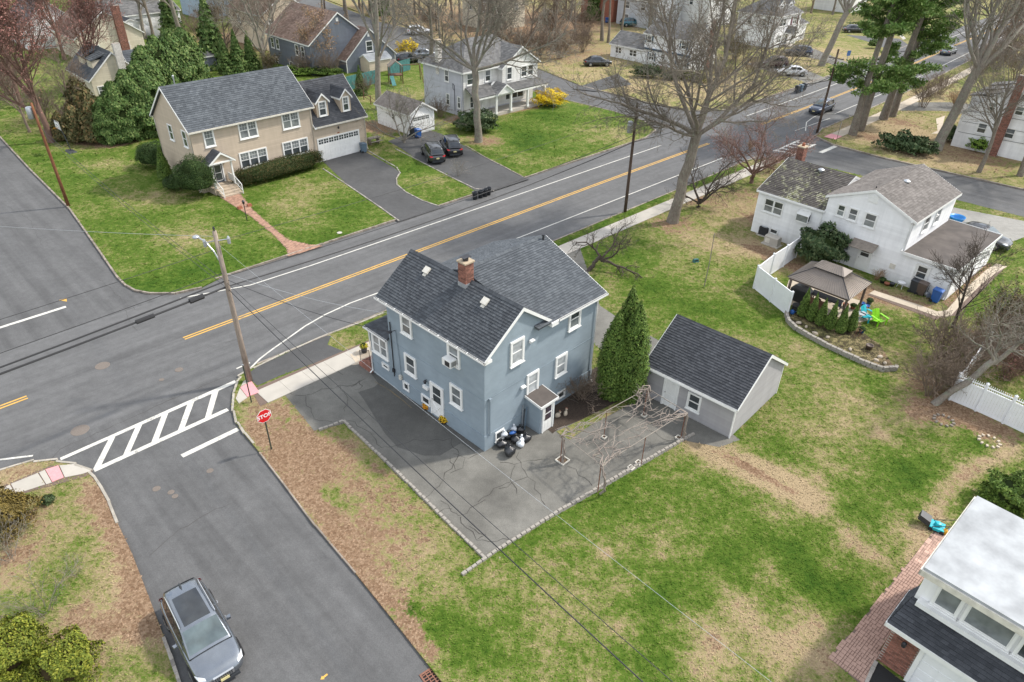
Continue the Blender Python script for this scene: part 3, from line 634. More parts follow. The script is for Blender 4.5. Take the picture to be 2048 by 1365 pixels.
for u,v,r in ((420,942,.17),(313,978,.19),(342,985,.16),(350,993,.15)):cover('valve_cover',side_street,u,v,r)
def crack(name,parent,pts,z,seed,w=.035,wander=.12,mat=M_CRACK):
 rg=random.Random(seed);q=[Vector((p[0],p[1])) for p in pts];out=[]
 for a,b in zip(q,q[1:]):
  n=max(2,int((b-a).length/.3));t=(b-a).normalized();nn=Vector((-t.y,t.x))
  for i in range(n):out.append(a.lerp(b,i/n)+nn*rg.uniform(-wander,wander))
 out.append(q[-1]);L,Rr=offset(out,.5),offset(out,-.5);mb=MB();ws=[rg.uniform(.3,1)*w for _ in out]
 for i in range(len(out)-1):
  c0,c1=out[i],out[i+1];d0,d1=(L[i]-c0)*ws[i],(L[i+1]-c1)*ws[i+1]
  mb.poly([(*(c0+d0),z),(*(c0-d0),z),(*(c1-d1),z),(*(c1+d1),z)])
 return mb.build(name,mat,parent)
crack('crack',main_road,z9([(390,1020),(470,930),(700,830),(1000,700),(1300,560),(1500,470),(1800,355),(1880,350)]),ROAD+.007,3,.03,.06)
crack('crack',main_road,z9([(1400,215),(1700,115),(1900,60)]),ROAD+.007,4,.02,.04)
crack('crack',side_street,px([(300,1112),(360,1060),(430,1020),(470,1005)],ROAD),ROAD+.009,5,.03,.05)
for i,L in enumerate(([(0,405),(60,440),(90,500)],[(200,560),(270,620)])):crack('crack',north_street,px([(u/1.0,v) for u,v in L],ROAD),ROAD+.009,20+i,.02,.1)
crack('crack',north_street,px([(250,620),(262,650),(275,662)],ROAD),ROAD+.009,8,.02,.05)
# sidewalks (each slab its own piece)
def slab_piece(parent,pts,z,mat=M_CONC,name='slab',t=.08):
 EXCL.append([(q_[0],q_[1]) for q_ in pts])
 c=sum((Vector((p[0],p[1])) for p in pts),Vector((0,0)))/len(pts)
 q=[c+(Vector((p[0],p[1]))-c)*.992 for p in pts]
 return MB().prism([(p.x,p.y) for p in q],z-t,z).build(name,mat,parent)
walk=MB().prism([tuple(SN(*q)) for q in ((11.7,31.65),(25,31.5),(37.5,32.9),(73,32.3),(73.5,33.75),(38.5,34.4),(25,33.0),(12.0,33.4))],-.03,.012).build('sidewalk',M_PAVER_GAP,None,kind='structure')
def nlo(s):return 31.6-.01*(s-13) if s<25 else (31.48+(s-25)/12.5*1.42 if s<37.5 else 32.9-(s-37.5)*.017)
s=12.15;rg=random.Random(5)
while s<72:
 d=1.48;w=1.46
 tan=19.4<s<23
 slab_piece(walk,[SN(s,nlo(s)),SN(s+d,nlo(s+d)),SN(s+d,nlo(s+d)+w),SN(s,nlo(s)+w)],.034+rg.uniform(-.003,.003),M_CONC_TAN if tan else M_CONC);s+=d
slab_piece(walk,px([(480.6,776),(503,763),(519,785.6),(495,795)]),.036,M_PINK,'tactile_slab')
slab_piece(walk,px([(471.7,798),(480,777),(495,796),(478,808)]),.034,M_CONC)
slab_piece(walk,px([(482,774),(487,764),(498,757),(503,762)]),.034,M_CONC)
ent=MB().prism([tuple(p) for p in px([(683,709),(745,683),(772,722),(705,731)])],-.03,.02).build('entrance_walk',M_CONC_TAN,None,kind='structure')
slab_piece(ent,px([(700,711),(732,694),(757,718),(733,731),(712,728)]),.046,M_CONC_TAN)
slab_piece(ent,px([(735,692),(762,680),(780,700),(760,716)]),.046,M_CONC_TAN)
walk2=MB().prism([tuple(p) for p in px([(-60,1020),(0,975),(100,932),(150,930),(185,942),(172,953),(120,968),(0,1000),(-60,1040)])],-.03,.010).build('sidewalk',M_PAVER_GAP,None,kind='structure')
for q,m in (([(-50,1012),(20,970),(31,988),(-40,1032)],M_CONC),([(22,969),(76,947),(91,970),(33,989)],M_CONC),([(78,946),(90,941),(104,966),(93,970)],M_CONC),([(91,940),(117,932),(128,956),(105,965)],M_PINK),([(119,932),(150,929),(182,943),(165,949),(130,956)],M_CONC)):
 slab_piece(walk2,px(q),.032,m,'tactile_slab' if m is M_PINK else 'slab')
walk3=MB().prism([tuple(p) for p in [SNB(s,32.2) for s in (85.5,105,120,140,160,200)]+[SNB(s,33.65) for s in (200,160,140,120,105,85.5)]],-.03,.012).build('sidewalk',M_PAVER_GAP,None,kind='structure')
s=85.6
while s<146:
 slab_piece(walk3,[SNB(s,32.22),SNB(s+1.9,32.22),SNB(s+1.9,33.62),SNB(s,33.62)],.034,M_PINK if s<86 else M_CONC_TAN,'tactile_slab' if s<86 else 'slab');s+=1.9
 # drives and yards
lot_pts=px([(552,770),(566,762),(640,730),(690,706),(760,735),(1000,860),(1110,840),(1175,845),(1255,802),(1250,745),(1190,690),(1170,640),(1140,560),(1128,500),(1160,497),(1200,612),(1250,645),(1330,688),(1390,790),(1440,850),(1480,880),(1440,895),(1370,882),(985,1106),(965,1118),(690,848),(628,862),(590,815)])
lot=sheet('parking_lot',lot_pts,.006,M_LOT,grid=(2.0,20))
sheet('shaded_asphalt_patch',px([(748,775),(760,765),(800,783),(858,838),(925,885),(880,912),(848,912),(795,895),(770,868),(728,800),(716,785)]),.010,M_PATCH_SHADE,parent=lot,kind=None)  # dark patch and painted house shadow in one sheet
sheet('shaded_asphalt_patch',px([(748,728),(790,765),(880,835),(965,895),(948,905),(870,850),(770,785),(740,745)]),.013,M_PATCH_SHADE,parent=lot,kind=None)  # wall-foot strip of the same patch and painted shadow
lotc=lambda L:[P2(500+X/3.9,660+Y/3.9) for X,Y in L]
lotr=lambda L:[P2(1000+X/3.9,660+Y/3.9) for X,Y in L]
loty=lambda L:[P2(500+X/3.74,1000+Y/3.74) for X,Y in L]
CR=[lotc([(250,480),(340,500),(440,520),(470,500),(560,470),(700,440),(820,430),(900,380)]),lotc([(440,520),(450,590),(500,700),(640,720)]),lotc([(700,440),(760,510),(740,640)]),lotc([(780,700),(880,770),(960,830),(1030,920)]),lotc([(850,720),(950,660),(990,640)]),lotc([(1000,920),(1140,900),(1280,850),(1400,865),(1560,850)]),lotc([(1560,850),(1580,920),(1640,970),(1560,1080),(1510,1160)]),lotc([(1590,960),(1680,1000),(1660,1080),(1560,1120)]),lotc([(1560,1000),(1600,1090)]),lotc([(1690,1000),(1800,960)]),lotc([(1350,1320),(1440,1250),(1520,1160)]),lotc([(1770,1340),(1860,1280),(1960,1210),(2028,1190)]),lotr([(130,960),(180,1110),(260,1190),(300,1290),(350,1365)]),lotr([(0,1040),(110,1050),(230,1030),(330,1010)]),lotr([(0,1250),(100,1190),(210,1150)]),lotr([(540,1060),(620,1130),(720,1220)]),lotr([(100,1060),(80,1180),(130,1280)]),loty([(1440,0),(1520,80),(1570,130),(1660,70),(1760,0)]),loty([(1570,130),(1610,210),(1700,290),(1790,310),(1945,300)]),loty([(1420,80),(1510,70)]),loty([(1700,290),(1760,270),(1640,200)]),lotc([(560,340),(640,290),(730,350),(640,310),(600,260)]),lotc([(800,450),(840,400),(880,440),(820,470)]),lotr([(1120,760),(1240,830),(1330,870)])]
for i,c in enumerate(CR):crack('crack',lot,c,.0115 if i%2 else .016,40+i,.036,.12)
crack('sealed_joint',lot,lotc([(975,405),(1100,480),(1200,560),(1260,610)]),.018,90,.07,.02,simple('tan_joint_grit',(0.17,0.13,0.075),.95,var=.3))
edge=MB().poly([(*SN(14.19,14.69),.001),(*SN(14.29,14.69),.001),(*SN(14.29,14.78),.001)]).build('block_edging',M_KERB,None,kind='structure')
blk_meshes=[]
rg=random.Random(11)
for k in range(6):
 m=MB();L,W,H=rg.uniform(.24,.29),rg.uniform(.13,.16),rg.uniform(.09,.12)
 m.add([(-L/2,-W/2,-.05),(L/2,-W/2,-.05),(L/2,W/2,-.05),(-L/2,W/2,-.05),(-L/2*.93,-W/2*.88,H),(L/2*.93,-W/2*.9,H*.93),(L/2*.95,W/2*.9,H),(-L/2*.92,W/2*.9,H*.96)],[(3,2,1,0),(4,5,6,7),(0,1,5,4),(1,2,6,5),(2,3,7,6),(3,0,4,7)])
 blk_meshes.append(m.mesh('granite_block',M_KERB))
def blocks(parent,pts,step=.285,name='granite_block',meshes=blk_meshes,z=0.0):
 for p,d in resample(pts,step):
  o=link(name,rg.choice(meshes),parent,(p.x+rg.uniform(-.012,.012),p.y+rg.uniform(-.012,.012),z+rg.uniform(-.015,.015)),math.atan2(d.y,d.x)+rg.uniform(-.05,.05))
blocks(edge,px([(642,860),(688,843),(700,856)]));blocks(edge,px([(700,856),(760,912),(830,980),(900,1050),(968,1116)]));blocks(edge,px([(928,1148),(985,1108),(1120,1022),(1250,945),(1385,870)]))
sheet('apron',px([(498,757),(497,748),(505,741),(520,731),(560,713),(648,672),(662,672),(655,690),(690,704),(560,752),(515,772)]),.008,M_DRIVE)
kerb_strip('kerb',px([(507,737),(560,711),(650,671),(720,646),(765,627)]),.12,-.12,.04,.6,M_KERBL,.01,.004,31)
sheet('mulch_bed',px([(1085,850),(1130,780),(1192,735),(1262,760),(1268,790),(1240,803),(1175,836),(1118,858),(1105,868)]),.020,M_MULCH)
sheet('grass_strip',px([(1113,864),(1160,842),(1232,806),(1262,786),(1266,800),(1250,815),(1180,852),(1140,880),(1128,876)]),.028,M_LAWN,zone=(0.42,0.2,0))
sheet('driveway',px([(640,318),(650,312),(722,290),(727,302),(790,337),(799,346),(792,358),(793,370),(812,385),(845,402),(882,413),(797,443),(700,375)]),.008,M_DRIVE)
kerb_strip('driveway_edging',px([(646,338),(700,374),(760,415),(796,441)]),.12,-.02,.05,.3,M_KERB,.01,.008,12)
kerb_strip('driveway_edging',px([(733,300),(770,322),(793,335),(800,346),(793,358),(794,370),(812,385),(845,402),(878,413)]),.12,-.02,.05,.3,M_KERB,.01,.008,13)
sheet('driveway_apron',[SN(32.71,47.05),SN(37.99,47.01),SN(37.87,47.70),SN(32.79,47.74)],.004,M_DRIVE)
sheet('driveway',px([(776,283),(800,296),(830,317),(900,352),(955,385),(1052,356),(1005,333),(950,305),(925,290),(880,267),(845,258),(815,268)]),.008,M_DRIVE)
kerb_strip('driveway_edging',px([(790,298),(830,318),(900,354),(950,378),(985,382)]),.12,-.02,.05,.3,M_KERB,.01,.008,14)
kerb_strip('driveway_edging',px([(930,291),(970,315),(1010,335),(1045,354)]),.12,-.02,.05,.3,M_KERBD,.01,.008,15)
sheet('driveway_apron',[SN(42.52,46.89),SN(48.87,46.84),SN(48.73,47.66),SN(42.58,47.71)],.004,M_DRIVE)
sheet('driveway',px([(1145,178),(1235,148),(1265,170),(1190,183)]),.008,M_DRIVE)
sheet('driveway',px([(1490,128),(1545,120),(1600,135),(1660,160),(1620,168),(1560,150)]),.008,M_LOT)
sheet('driveway',px([(1560,105),(1620,95),(1720,135),(1695,142),(1640,120)]),.010,M_LOT)
sheet('driveway',px([(1690,70),(1800,78),(1830,100),(1790,105),(1740,85)]),.008,M_SIDE)
sheet('driveway',px([(1815,205),(1900,205),(1960,210),(1960,228),(1880,222),(1800,222)]),.008,M_LOT)
sheet('driveway',px([(1885,430),(1905,415),(2060,445),(2060,470),(2010,490),(1985,500),(1930,470)]),.012,asphalt_mat('worn_concrete_drive',0.24,0.08,.2,.15))
sheet('driveway',px([(740,40),(830,60),(900,100),(870,125),(800,125),(760,90)]),.008,M_SIDE)
sheet('footpath',px([(1872,238),(1890,232),(1885,252),(1893,268),(1862,268),(1875,262)]),.010,M_CONC_TAN)
sheet('footpath',px([(1788,60),(1793,56),(1812,78),(1806,80)]),.010,M_CONC)
path2=MB().prism([tuple(p) for p in px([(1735,590),(1745,584),(1870,628),(1900,618),(1990,530),(2012,534),(1915,632),(1895,634),(1870,640)])],-.02,.02).build('footpath',M_PAVER_GAP,None,kind='structure')
A,B=px([(1738,588),(1782,603),(1828,618),(1872,634),(1900,634),(1932,600),(1962,570),(1990,548),(2014,534)]),px([(1748,582),(1792,596),(1838,611),(1874,624),(1893,622),(1918,592),(1946,564),(1972,541),(1992,528)])
for i in range(len(A)-1):slab_piece(path2,[A[i],A[i+1],B[i+1],B[i]],.04,M_CONC_TAN)
sheet('planting_bed',px([(1883,606),(1965,522),(1985,530),(1904,620)]),.012,M_LAWN,zone=(.1,.62,.2))
bw=px([(440,395),(478,385),(505,420),(545,455),(575,480),(620,490),(648,492),(577,514),(574,498),(545,468),(500,432)])
sheet('brick_walk',bw,.010,M_PAVER_GAP)
mb=MB();poly=[(p.x,p.y) for p in bw]
uu=np.arange(12,34,.21);vv=np.arange(44,72,.105)
for j,n_ in enumerate(vv):
 ss=uu+(j%2)*.105;c=[SN(s,n_+.05) for s in ss];ok=inside(poly,np.array([p.x for p in c]),np.array([p.y for p in c]))
 for p,k in zip(c,ok):
  if k:rot_box(mb,p.x,p.y,.012,.20,.095,.012+rg.uniform(0,.006),SA)
o=mb.build('walk_brick',M_BRICKWALK,bpy.data.objects['brick_walk'],kind='stuff')
sheet('mulch_bed',px([(1572,632),(1600,600),(1660,610),(1720,630),(1725,665),(1760,690),(1790,738),(1770,744),(1720,722),(1650,692),(1590,658)]),.014,M_LAWN,zone=(.35,.22,.47))
bedge=MB().poly([(*P2(1575,640),.002),(*P2(1577,640),.002),(*P2(1577,641),.002)]).build('bed_edging',M_KERB,None,kind='structure')
rm=[]
for k in range(4):
 m=MB();L,W,H=.36,.22,.16
 m.add([(-L/2*.9,-W/2,-.05),(L/2*.9,-W/2,-.05),(L/2,W/2,-.05),(-L/2,W/2,-.05),(-L/2*.88,-W/2*.95,H),(L/2*.9,-W/2*.9,H),(L/2*.98,W/2*.95,H),(-L/2*.97,W/2*.93,H)],[(3,2,1,0),(4,5,6,7),(0,1,5,4),(1,2,6,5),(2,3,7,6),(3,0,4,7)]);rm.append(m.mesh('edging_block',M_KERB))
rcurve=px([(1572,632),(1575,645),(1590,660),(1620,677),(1655,696),(1700,717),(1735,733),(1765,743),(1790,741),(1792,736)])
blocks(bedge,rcurve,.36,'edging_block',rm);blocks(bedge,rcurve,.37,'edging_block',rm,.15)
# building kit (local frame: x along one wall, y along the other, z up)
def shingle_slope(H,el,er,rr,rl,mat,exp=.16,tab=.30,name='roof',t=.10,seed=0,courses=True):
 """roof plane from eave-left, eave-right, ridge-right, ridge-left (3D, seen from outside, counter-clockwise);
    deck slab as the part, shingle tabs laid on it in courses as joined fine geometry"""
 el,er,rr,rl=map(Vector,(el,er,rr,rl));rg=random.Random(seed+17)
 pts=[el,er,rr,rl]
 if (rr-rl).length<1e-4:pts=[el,er,rr]
 deck=MB().slab(pts,t).build(name,mat,H)
 if not courses:return deck
 n=(er-el).cross(rl-el).normalized()
 up_l,up_r=rl-el,rr-er
 ms=max(up_l.length,up_r.length);k=max(2,int(round(ms/exp)));mb=MB()
 for i in range(k):
  a0,a1=i/k,min(1.0,(i+1.12)/k)
  L0,R0,L1,R1=el+up_l*a0,er+up_r*a0,el+up_l*a1,er+up_r*a1
  w=(R0-L0).length;m=max(1,int(round(w/tab)));off=(i%2)*.5+rg.uniform(-.15,.15)
  cuts=[0.0]+[x for x in ((j+off)/m for j in range(m+1)) if 0.01<x<.99]+[1.0]
  for c0,c1 in zip(cuts,cuts[1:]):
   g=.004/max(w,.1);th=.030+rg.uniform(0,.012)
   p=[L0.lerp(R0,c0+g),L0.lerp(R0,c1-g),L1.lerp(R1,c1-g),L1.lerp(R1,c0+g)]
   q=[p[0]+n*th,p[1]+n*th,p[2]+n*.003,p[3]+n*.003]
   mb.add([q[0],q[1],q[2],q[3],p[0]+n*.001,p[1]+n*.001],[(0,1,2,3),(4,5,1,0)])
 return mb.build('shingle',mat,deck,kind='stuff') and deck
def ridge_cap(H,a,b,mat,w=.28,seg=.3,name='ridge_cap'):
 a,b=Vector(a),Vector(b);n=max(1,int((b-a).length/seg));d=(b-a).normalized();s=d.cross(Vector((0,0,1))).normalized();mb=MB()
 for i in range(n):
  p,q=a.lerp(b,i/n),a.lerp(b,(i+1.15)/n if i<n-1 else 1.0)
  h0,h1=.045,.03
  mb.add([p-s*w/2+Vector((0,0,-w*.30)),p+Vector((0,0,h0)),p+s*w/2+Vector((0,0,-w*.30)),q-s*w/2+Vector((0,0,-w*.30)),q+Vector((0,0,h1)),q+s*w/2+Vector((0,0,-w*.30))],[(0,1,4,3),(1,2,5,4),(0,2,1),(3,4,5)])
 return mb.build(name,mat,H,kind='stuff')
def face_frame(p0,p1):
 """local wall frame: origin p0, u along p0->p1, outward normal to the right of travel"""
 p0,p1=Vector((p0[0],p0[1],0)),Vector((p1[0],p1[1],0));u=(p1-p0).normalized();n=Vector((u.y,-u.x,0))
 return p0,u,n,(p1-p0).length
def wall_box(mb,fr,u0,u1,z0,z1,d0,d1):
 p,u,n,L=fr;a,b=(d0,d1)
 vs=[]
 for z in (z0,z1):
  for uu,dd in ((u0,a),(u1,a),(u1,b),(u0,b)):vs.append(p+u*uu+n*dd+Vector((0,0,z)))
 return mb.add(vs,[(0,1,2,3),(7,6,5,4),(4,5,1,0),(5,6,2,1),(6,7,3,2),(7,4,0,3)])
def siding(H,fr,u0,u1,z0,top,mat,exp=.19,name='siding',trim=None):
 """lap boards over a wall; top(u) gives the wall height there (for gables pass list of (u,z) points)"""
 p,u,n,L=fr
 tp=top if isinstance(top,list) else [(u0,top),(u1,top)]
 zmax=max(z for _,z in tp);mb=MB();z=z0
 def width_at(zz):
  lo,hi=None,None;xs=[]
  for (a,za),(b,zb) in zip(tp,tp[1:]):
   if (za-zz)*(zb-zz)<=0 and za!=zb:xs.append(a+(b-a)*(zz-za)/(zb-za))
  if tp[0][1]>=zz:xs.append(u0)
  if tp[-1][1]>=zz:xs.append(u1)
  if not xs:return None
  return min(xs),max(xs)
 while z<zmax-.02:
  z1=min(z+exp,zmax);w0,w1=width_at(z),width_at(z1-.005)
  if w0 is None:break
  if w1 is None:w1=((w0[0]+w0[1])/2,)*2
  a,b,c,d=w0[0],w0[1],w1[1],w1[0]
  q=lambda uu,zz,dd:p+u*uu+n*dd+Vector((0,0,zz))
  mb.add([q(a,z,.026),q(b,z,.026),q(c,z1,.008),q(d,z1,.008),q(a,z,.002),q(b,z,.002)],[(0,1,2,3),(4,5,1,0)])
  z=z1
 return mb.build(name,mat,H,kind='stuff')
def window(H,fr,u0,u1,z0,z1,lights=1,rows=2,glass=None,trim=.10,mun=0,sill=True,mat=None,depth=.085,name='window',head=0.0):
 """casing as the part; sash rails, panes and sill are its pieces. lights = sashes side by side"""
 mat=mat or M_TRIM;glass=glass or M_GLASS
 if u0>u1:u0,u1=u1,u0
 if z0>z1:z0,z1=z1,z0
 mb=MB()
 wall_box(mb,fr,u0,u0+trim,z0,z1,0,depth);wall_box(mb,fr,u1-trim,u1,z0,z1,0,depth)
 wall_box(mb,fr,u0+trim,u1-trim,z1-trim-head,z1,0,depth+.01);wall_box(mb,fr,u0+trim,u1-trim,z0,z0+trim*.8,0,depth-.008)
 W=(u1-u0-2*trim)/lights;zb,zt=z0+trim*.8,z1-trim-head
 for i in range(1,lights):wall_box(mb,fr,u0+trim+i*W-.04,u0+trim+i*W+.04,zb,zt,0,depth-.003)
 o=mb.build(name,mat,H)
 gl=glass if isinstance(glass,(list,tuple)) else [glass]*rows
 for i in range(lights):
  a,b=u0+trim+i*W+(.04 if i else 0),u0+trim+(i+1)*W-(.04 if i<lights-1 else 0)
  for r in range(rows):
   za,zc=zb+(zt-zb)*r/rows,zb+(zt-zb)*(r+1)/rows;fw=.035;out=.048 if r==0 else .060
   m=MB();wall_box(m,fr,a,a+fw,za,zc,0,out);wall_box(m,fr,b-fw,b,za,zc,0,out)
   wall_box(m,fr,a+fw,b-fw,za,za+fw,0,out-.002);wall_box(m,fr,a+fw,b-fw,zc-fw,zc,0,out-.002)
   if mun:
    nx,nz=mun
    if r==rows-1:
     for j in range(1,nx):wall_box(m,fr,a+(b-a)*j/nx-.007,a+(b-a)*j/nx+.007,za+fw,zc-fw,0,out-.006)
     for j in range(1,nz):wall_box(m,fr,a+fw,b-fw,za+(zc-za)*j/nz-.007,za+(zc-za)*j/nz+.007,0,out-.008)
   m.build('sash',mat,o)
   m=MB();wall_box(m,fr,a+fw*.6,b-fw*.6,za+fw*.6,zc-fw*.6,-.01,.034);m.build('pane',gl[min(r,len(gl)-1)],o)
 if sill:
  m=MB();wall_box(m,fr,u0-.03,u1+.03,z0-.05,z0,0,depth+.05);m.build('sill',mat,o)
 return o
def door(H,fr,u0,u1,z0,z1,mat,glass=None,gz=.5,trim=.10,panels=True,tmat=None,name='door',handle_left=True,cross=False):
 tmat=tmat or M_TRIM;mb=MB()
 if u0>u1:u0,u1=u1,u0
 wall_box(mb,fr,u0,u0+trim,z0,z1,0,.08);wall_box(mb,fr,u1-trim,u1,z0,z1,0,.08);wall_box(mb,fr,u0+trim,u1-trim,z1-trim,z1,0,.085)
 d=MB();wall_box(d,fr,u0+trim,u1-trim,z0+.02,z1-trim,0,.042);o=d.build(name,mat,H);mb.build('door_frame',tmat,o)
 a,b=u0+trim+.13,u1-trim-.13;zg=z0+(z1-z0)*(1-gz)
 if glass:
  m=MB()
  wall_box(m,fr,a-.04,a,zg,z1-trim-.10,.03,.052);wall_box(m,fr,b,b+.04,zg,z1-trim-.10,.03,.052);wall_box(m,fr,a,b,zg-.04,zg,.03,.052);wall_box(m,fr,a,b,z1-trim-.10,z1-trim-.06,.03,.052)
  m.build('glazing_bead',tmat,o)
  m=MB();wall_box(m,fr,a,b,zg,z1-trim-.10,.03,.048);m.build('pane',glass,o)
  zm=(zg+z1-trim-.1)/2
  m=MB();wall_box(m,fr,a,b,zm-.03,zm+.03,.042,.055);m.build('mid_rail',tmat,o)
 if panels:
  for (pa,pb) in ((a,(a+b)/2-.03),((a+b)/2+.03,b)):
   for (za,zb) in (((z0+.18,zg-.14),) if glass else ((z0+.18,z0+.85),(z0+.98,z1-trim-.15))):
    if zb-za>.1:
     m=MB();wall_box(m,fr,pa,pb,za,zb,.03,.052);m.build('panel',mat,o)
 if cross:
  p,u,n,L=fr;m=MB();za,zb=z0+.12,zg-.10
  for (x0,y0,x1,y1) in ((a,za,b,zb),(a,zb,b,za)):m.tube([p+u*x0+n*.05+Vector((0,0,y0)),p+u*x1+n*.05+Vector((0,0,y1))],.022,4)
  m.build('cross_brace',tmat,o)
 p,u,n,L=fr;hx=(u0+trim+.07) if handle_left else (u1-trim-.07);c=p+u*hx+Vector((0,0,z0+(z1-z0)*.48))
 MB().tube([c+n*.02,c+n*.09],.022,8).build('door_handle',M_DARKMETAL,o)
 return o
def gutter(H,a,b,mat=None,w=.11,name='gutter',debris=True,sidev=None):
 """open trough hung along an eave from a to b; sidev = outward horizontal direction"""
 a,b=Vector(a),Vector(b);s=Vector(sidev).normalized();mb=MB()
 for (o0,o1,z0,z1) in ((0,.012,-.10,.01),(w-.012,w,-.10,.012),(.012,w-.012,-.10,-.085)):
  vs=[q+s*oo+Vector((0,0,zz)) for zz in (z0,z1) for q,oo in ((a,o0),(b,o0),(b,o1),(a,o1))]
  mb.add(vs,[(3,2,1,0),(4,5,6,7),(0,1,5,4),(1,2,6,5),(2,3,7,6),(3,0,4,7)])
 o=mb.build(name,mat or M_GUTTER,H)
 if debris:
  m=MB();vs=[q+s*oo+Vector((0,0,-.055)) for q,oo in ((a,.013),(b,.013),(b,w-.013),(a,w-.013))];m.add(vs,[(0,1,2,3),(3,2,1,0)]);m.build('gutter_debris',M_DEBRIS,o)
 return o
def downspout(H,x,y,z0,z1,n,mat=None,r=.045):
 n=Vector((n[0],n[1],0));p=Vector((x,y,0))
 m=MB();m.tube([p+n*.22+Vector((0,0,z1)),p+n*.07+Vector((0,0,z1-.3)),p+n*.07+Vector((0,0,z0+.18)),p+n*.28+Vector((0,0,z0+.04))],r,6)
 return m.build('downspout',mat or M_GUTTER,H)
def brick_stack(H,x0,x1,y0,y1,z0,z1,name='chimney',mat=None,mort=None,lb=.22,hb=.075,taper=None):
 mat=mat or M_BRICK;mort=mort or M_MORTAR
 core=MB().box(x0+.012,x1-.012,y0+.012,y1-.012,z0,z1).build(name,mort,H)
 mb=MB();z=z0;k=0
 while z+hb<z1+.001:
  for ax in (0,1):
   a0,a1=(x0,x1) if ax==0 else (y0,y1);n=max(1,int(round((a1-a0)/lb)));st=(a1-a0)/n;off=(k%2)*.5
   cuts=sorted({a0,a1}|{a0+(j+off)*st for j in range(n+1) if a0<a0+(j+off)*st<a1})
   for c0,c1 in zip(cuts,cuts[1:]):
    if c1-c0<.03:continue
    for side in (0,1):
     if ax==0:yb=(y0,y0+.02) if side==0 else (y1-.02,y1);mb.box(c0+.005,c1-.005,yb[0],yb[1],z+.005,z+hb-.006)
     else:xb=(x0+.001,x0+.021) if side==0 else (x1-.021,x1-.001);mb.box(xb[0]-.002,xb[1]+.002,c0+.005,c1-.005,z+.005,z+hb-.006)
  z+=hb;k+=1
 mb.build('brick',mat,core,kind='stuff')
 return core
def garage_door(H,fr,u0,u1,z0,z1,rows=4,cols=8,mat=None,lights_row=True):
 mat=mat or M_TRIM
 m=MB();wall_box(m,fr,u0,u1,z0,z1,0,.036);o=m.build('garage_door',mat,H)
 m=MB();wall_box(m,fr,u0-.12,u0,z0,z1+.12,0,.07);wall_box(m,fr,u1,u1+.12,z0,z1+.12,0,.07);wall_box(m,fr,u0,u1,z1,z1+.12,0,.075);m.build('door_frame',M_TRIM,o)
 hh=(z1-z0)/rows;ww=(u1-u0)/cols
 for r in range(rows):
  for c in range(cols):
   a,b,za,zb=u0+c*ww+.05,u0+(c+1)*ww-.05,z0+r*hh+.05,z0+(r+1)*hh-.05
   if r==rows-1 and lights_row:
    m=MB();wall_box(m,fr,a,b,za+.03,zb,.02,.044);m.build('pane',M_GLASS,o)
    m=MB();wall_box(m,fr,(a+b)/2-.02,(a+b)/2+.02,za+.03,zb,.032,.05);wall_box(m,fr,a,b,(za+zb)/2,(za+zb)/2+.035,.032,.052);m.build('muntin',mat,o)
   else:
    m=MB();wall_box(m,fr,a,b,za,zb,.02,.048);m.build('panel',mat,o)
 return o
def gable_body(H,x0,x1,y0,y1,z0,ze,zr,axis,mat,name='wall'):
 """solid body with gable ends; ridge runs along axis ('x' or 'y')"""
 mb=MB()
 if axis=='y':
  xm=(x0+x1)/2;prof=[(x0,z0),(x1,z0),(x1,ze),(xm,zr),(x0,ze)]
  vs=[(x,y0,z) for x,z in prof]+[(x,y1,z) for x,z in prof]
 else:
  ym=(y0+y1)/2;prof=[(y1,z0),(y0,z0),(y0,ze),(ym,zr),(y1,ze)]
  vs=[(x0,y,z) for y,z in prof]+[(x1,y,z) for y,z in prof]
 mb.add(vs,[(0,1,2,3,4),(9,8,7,6,5),(1,0,5,6),(2,1,6,7),(3,2,7,8),(4,3,8,9),(0,4,9,5)])
 return mb.build(name,mat,H)
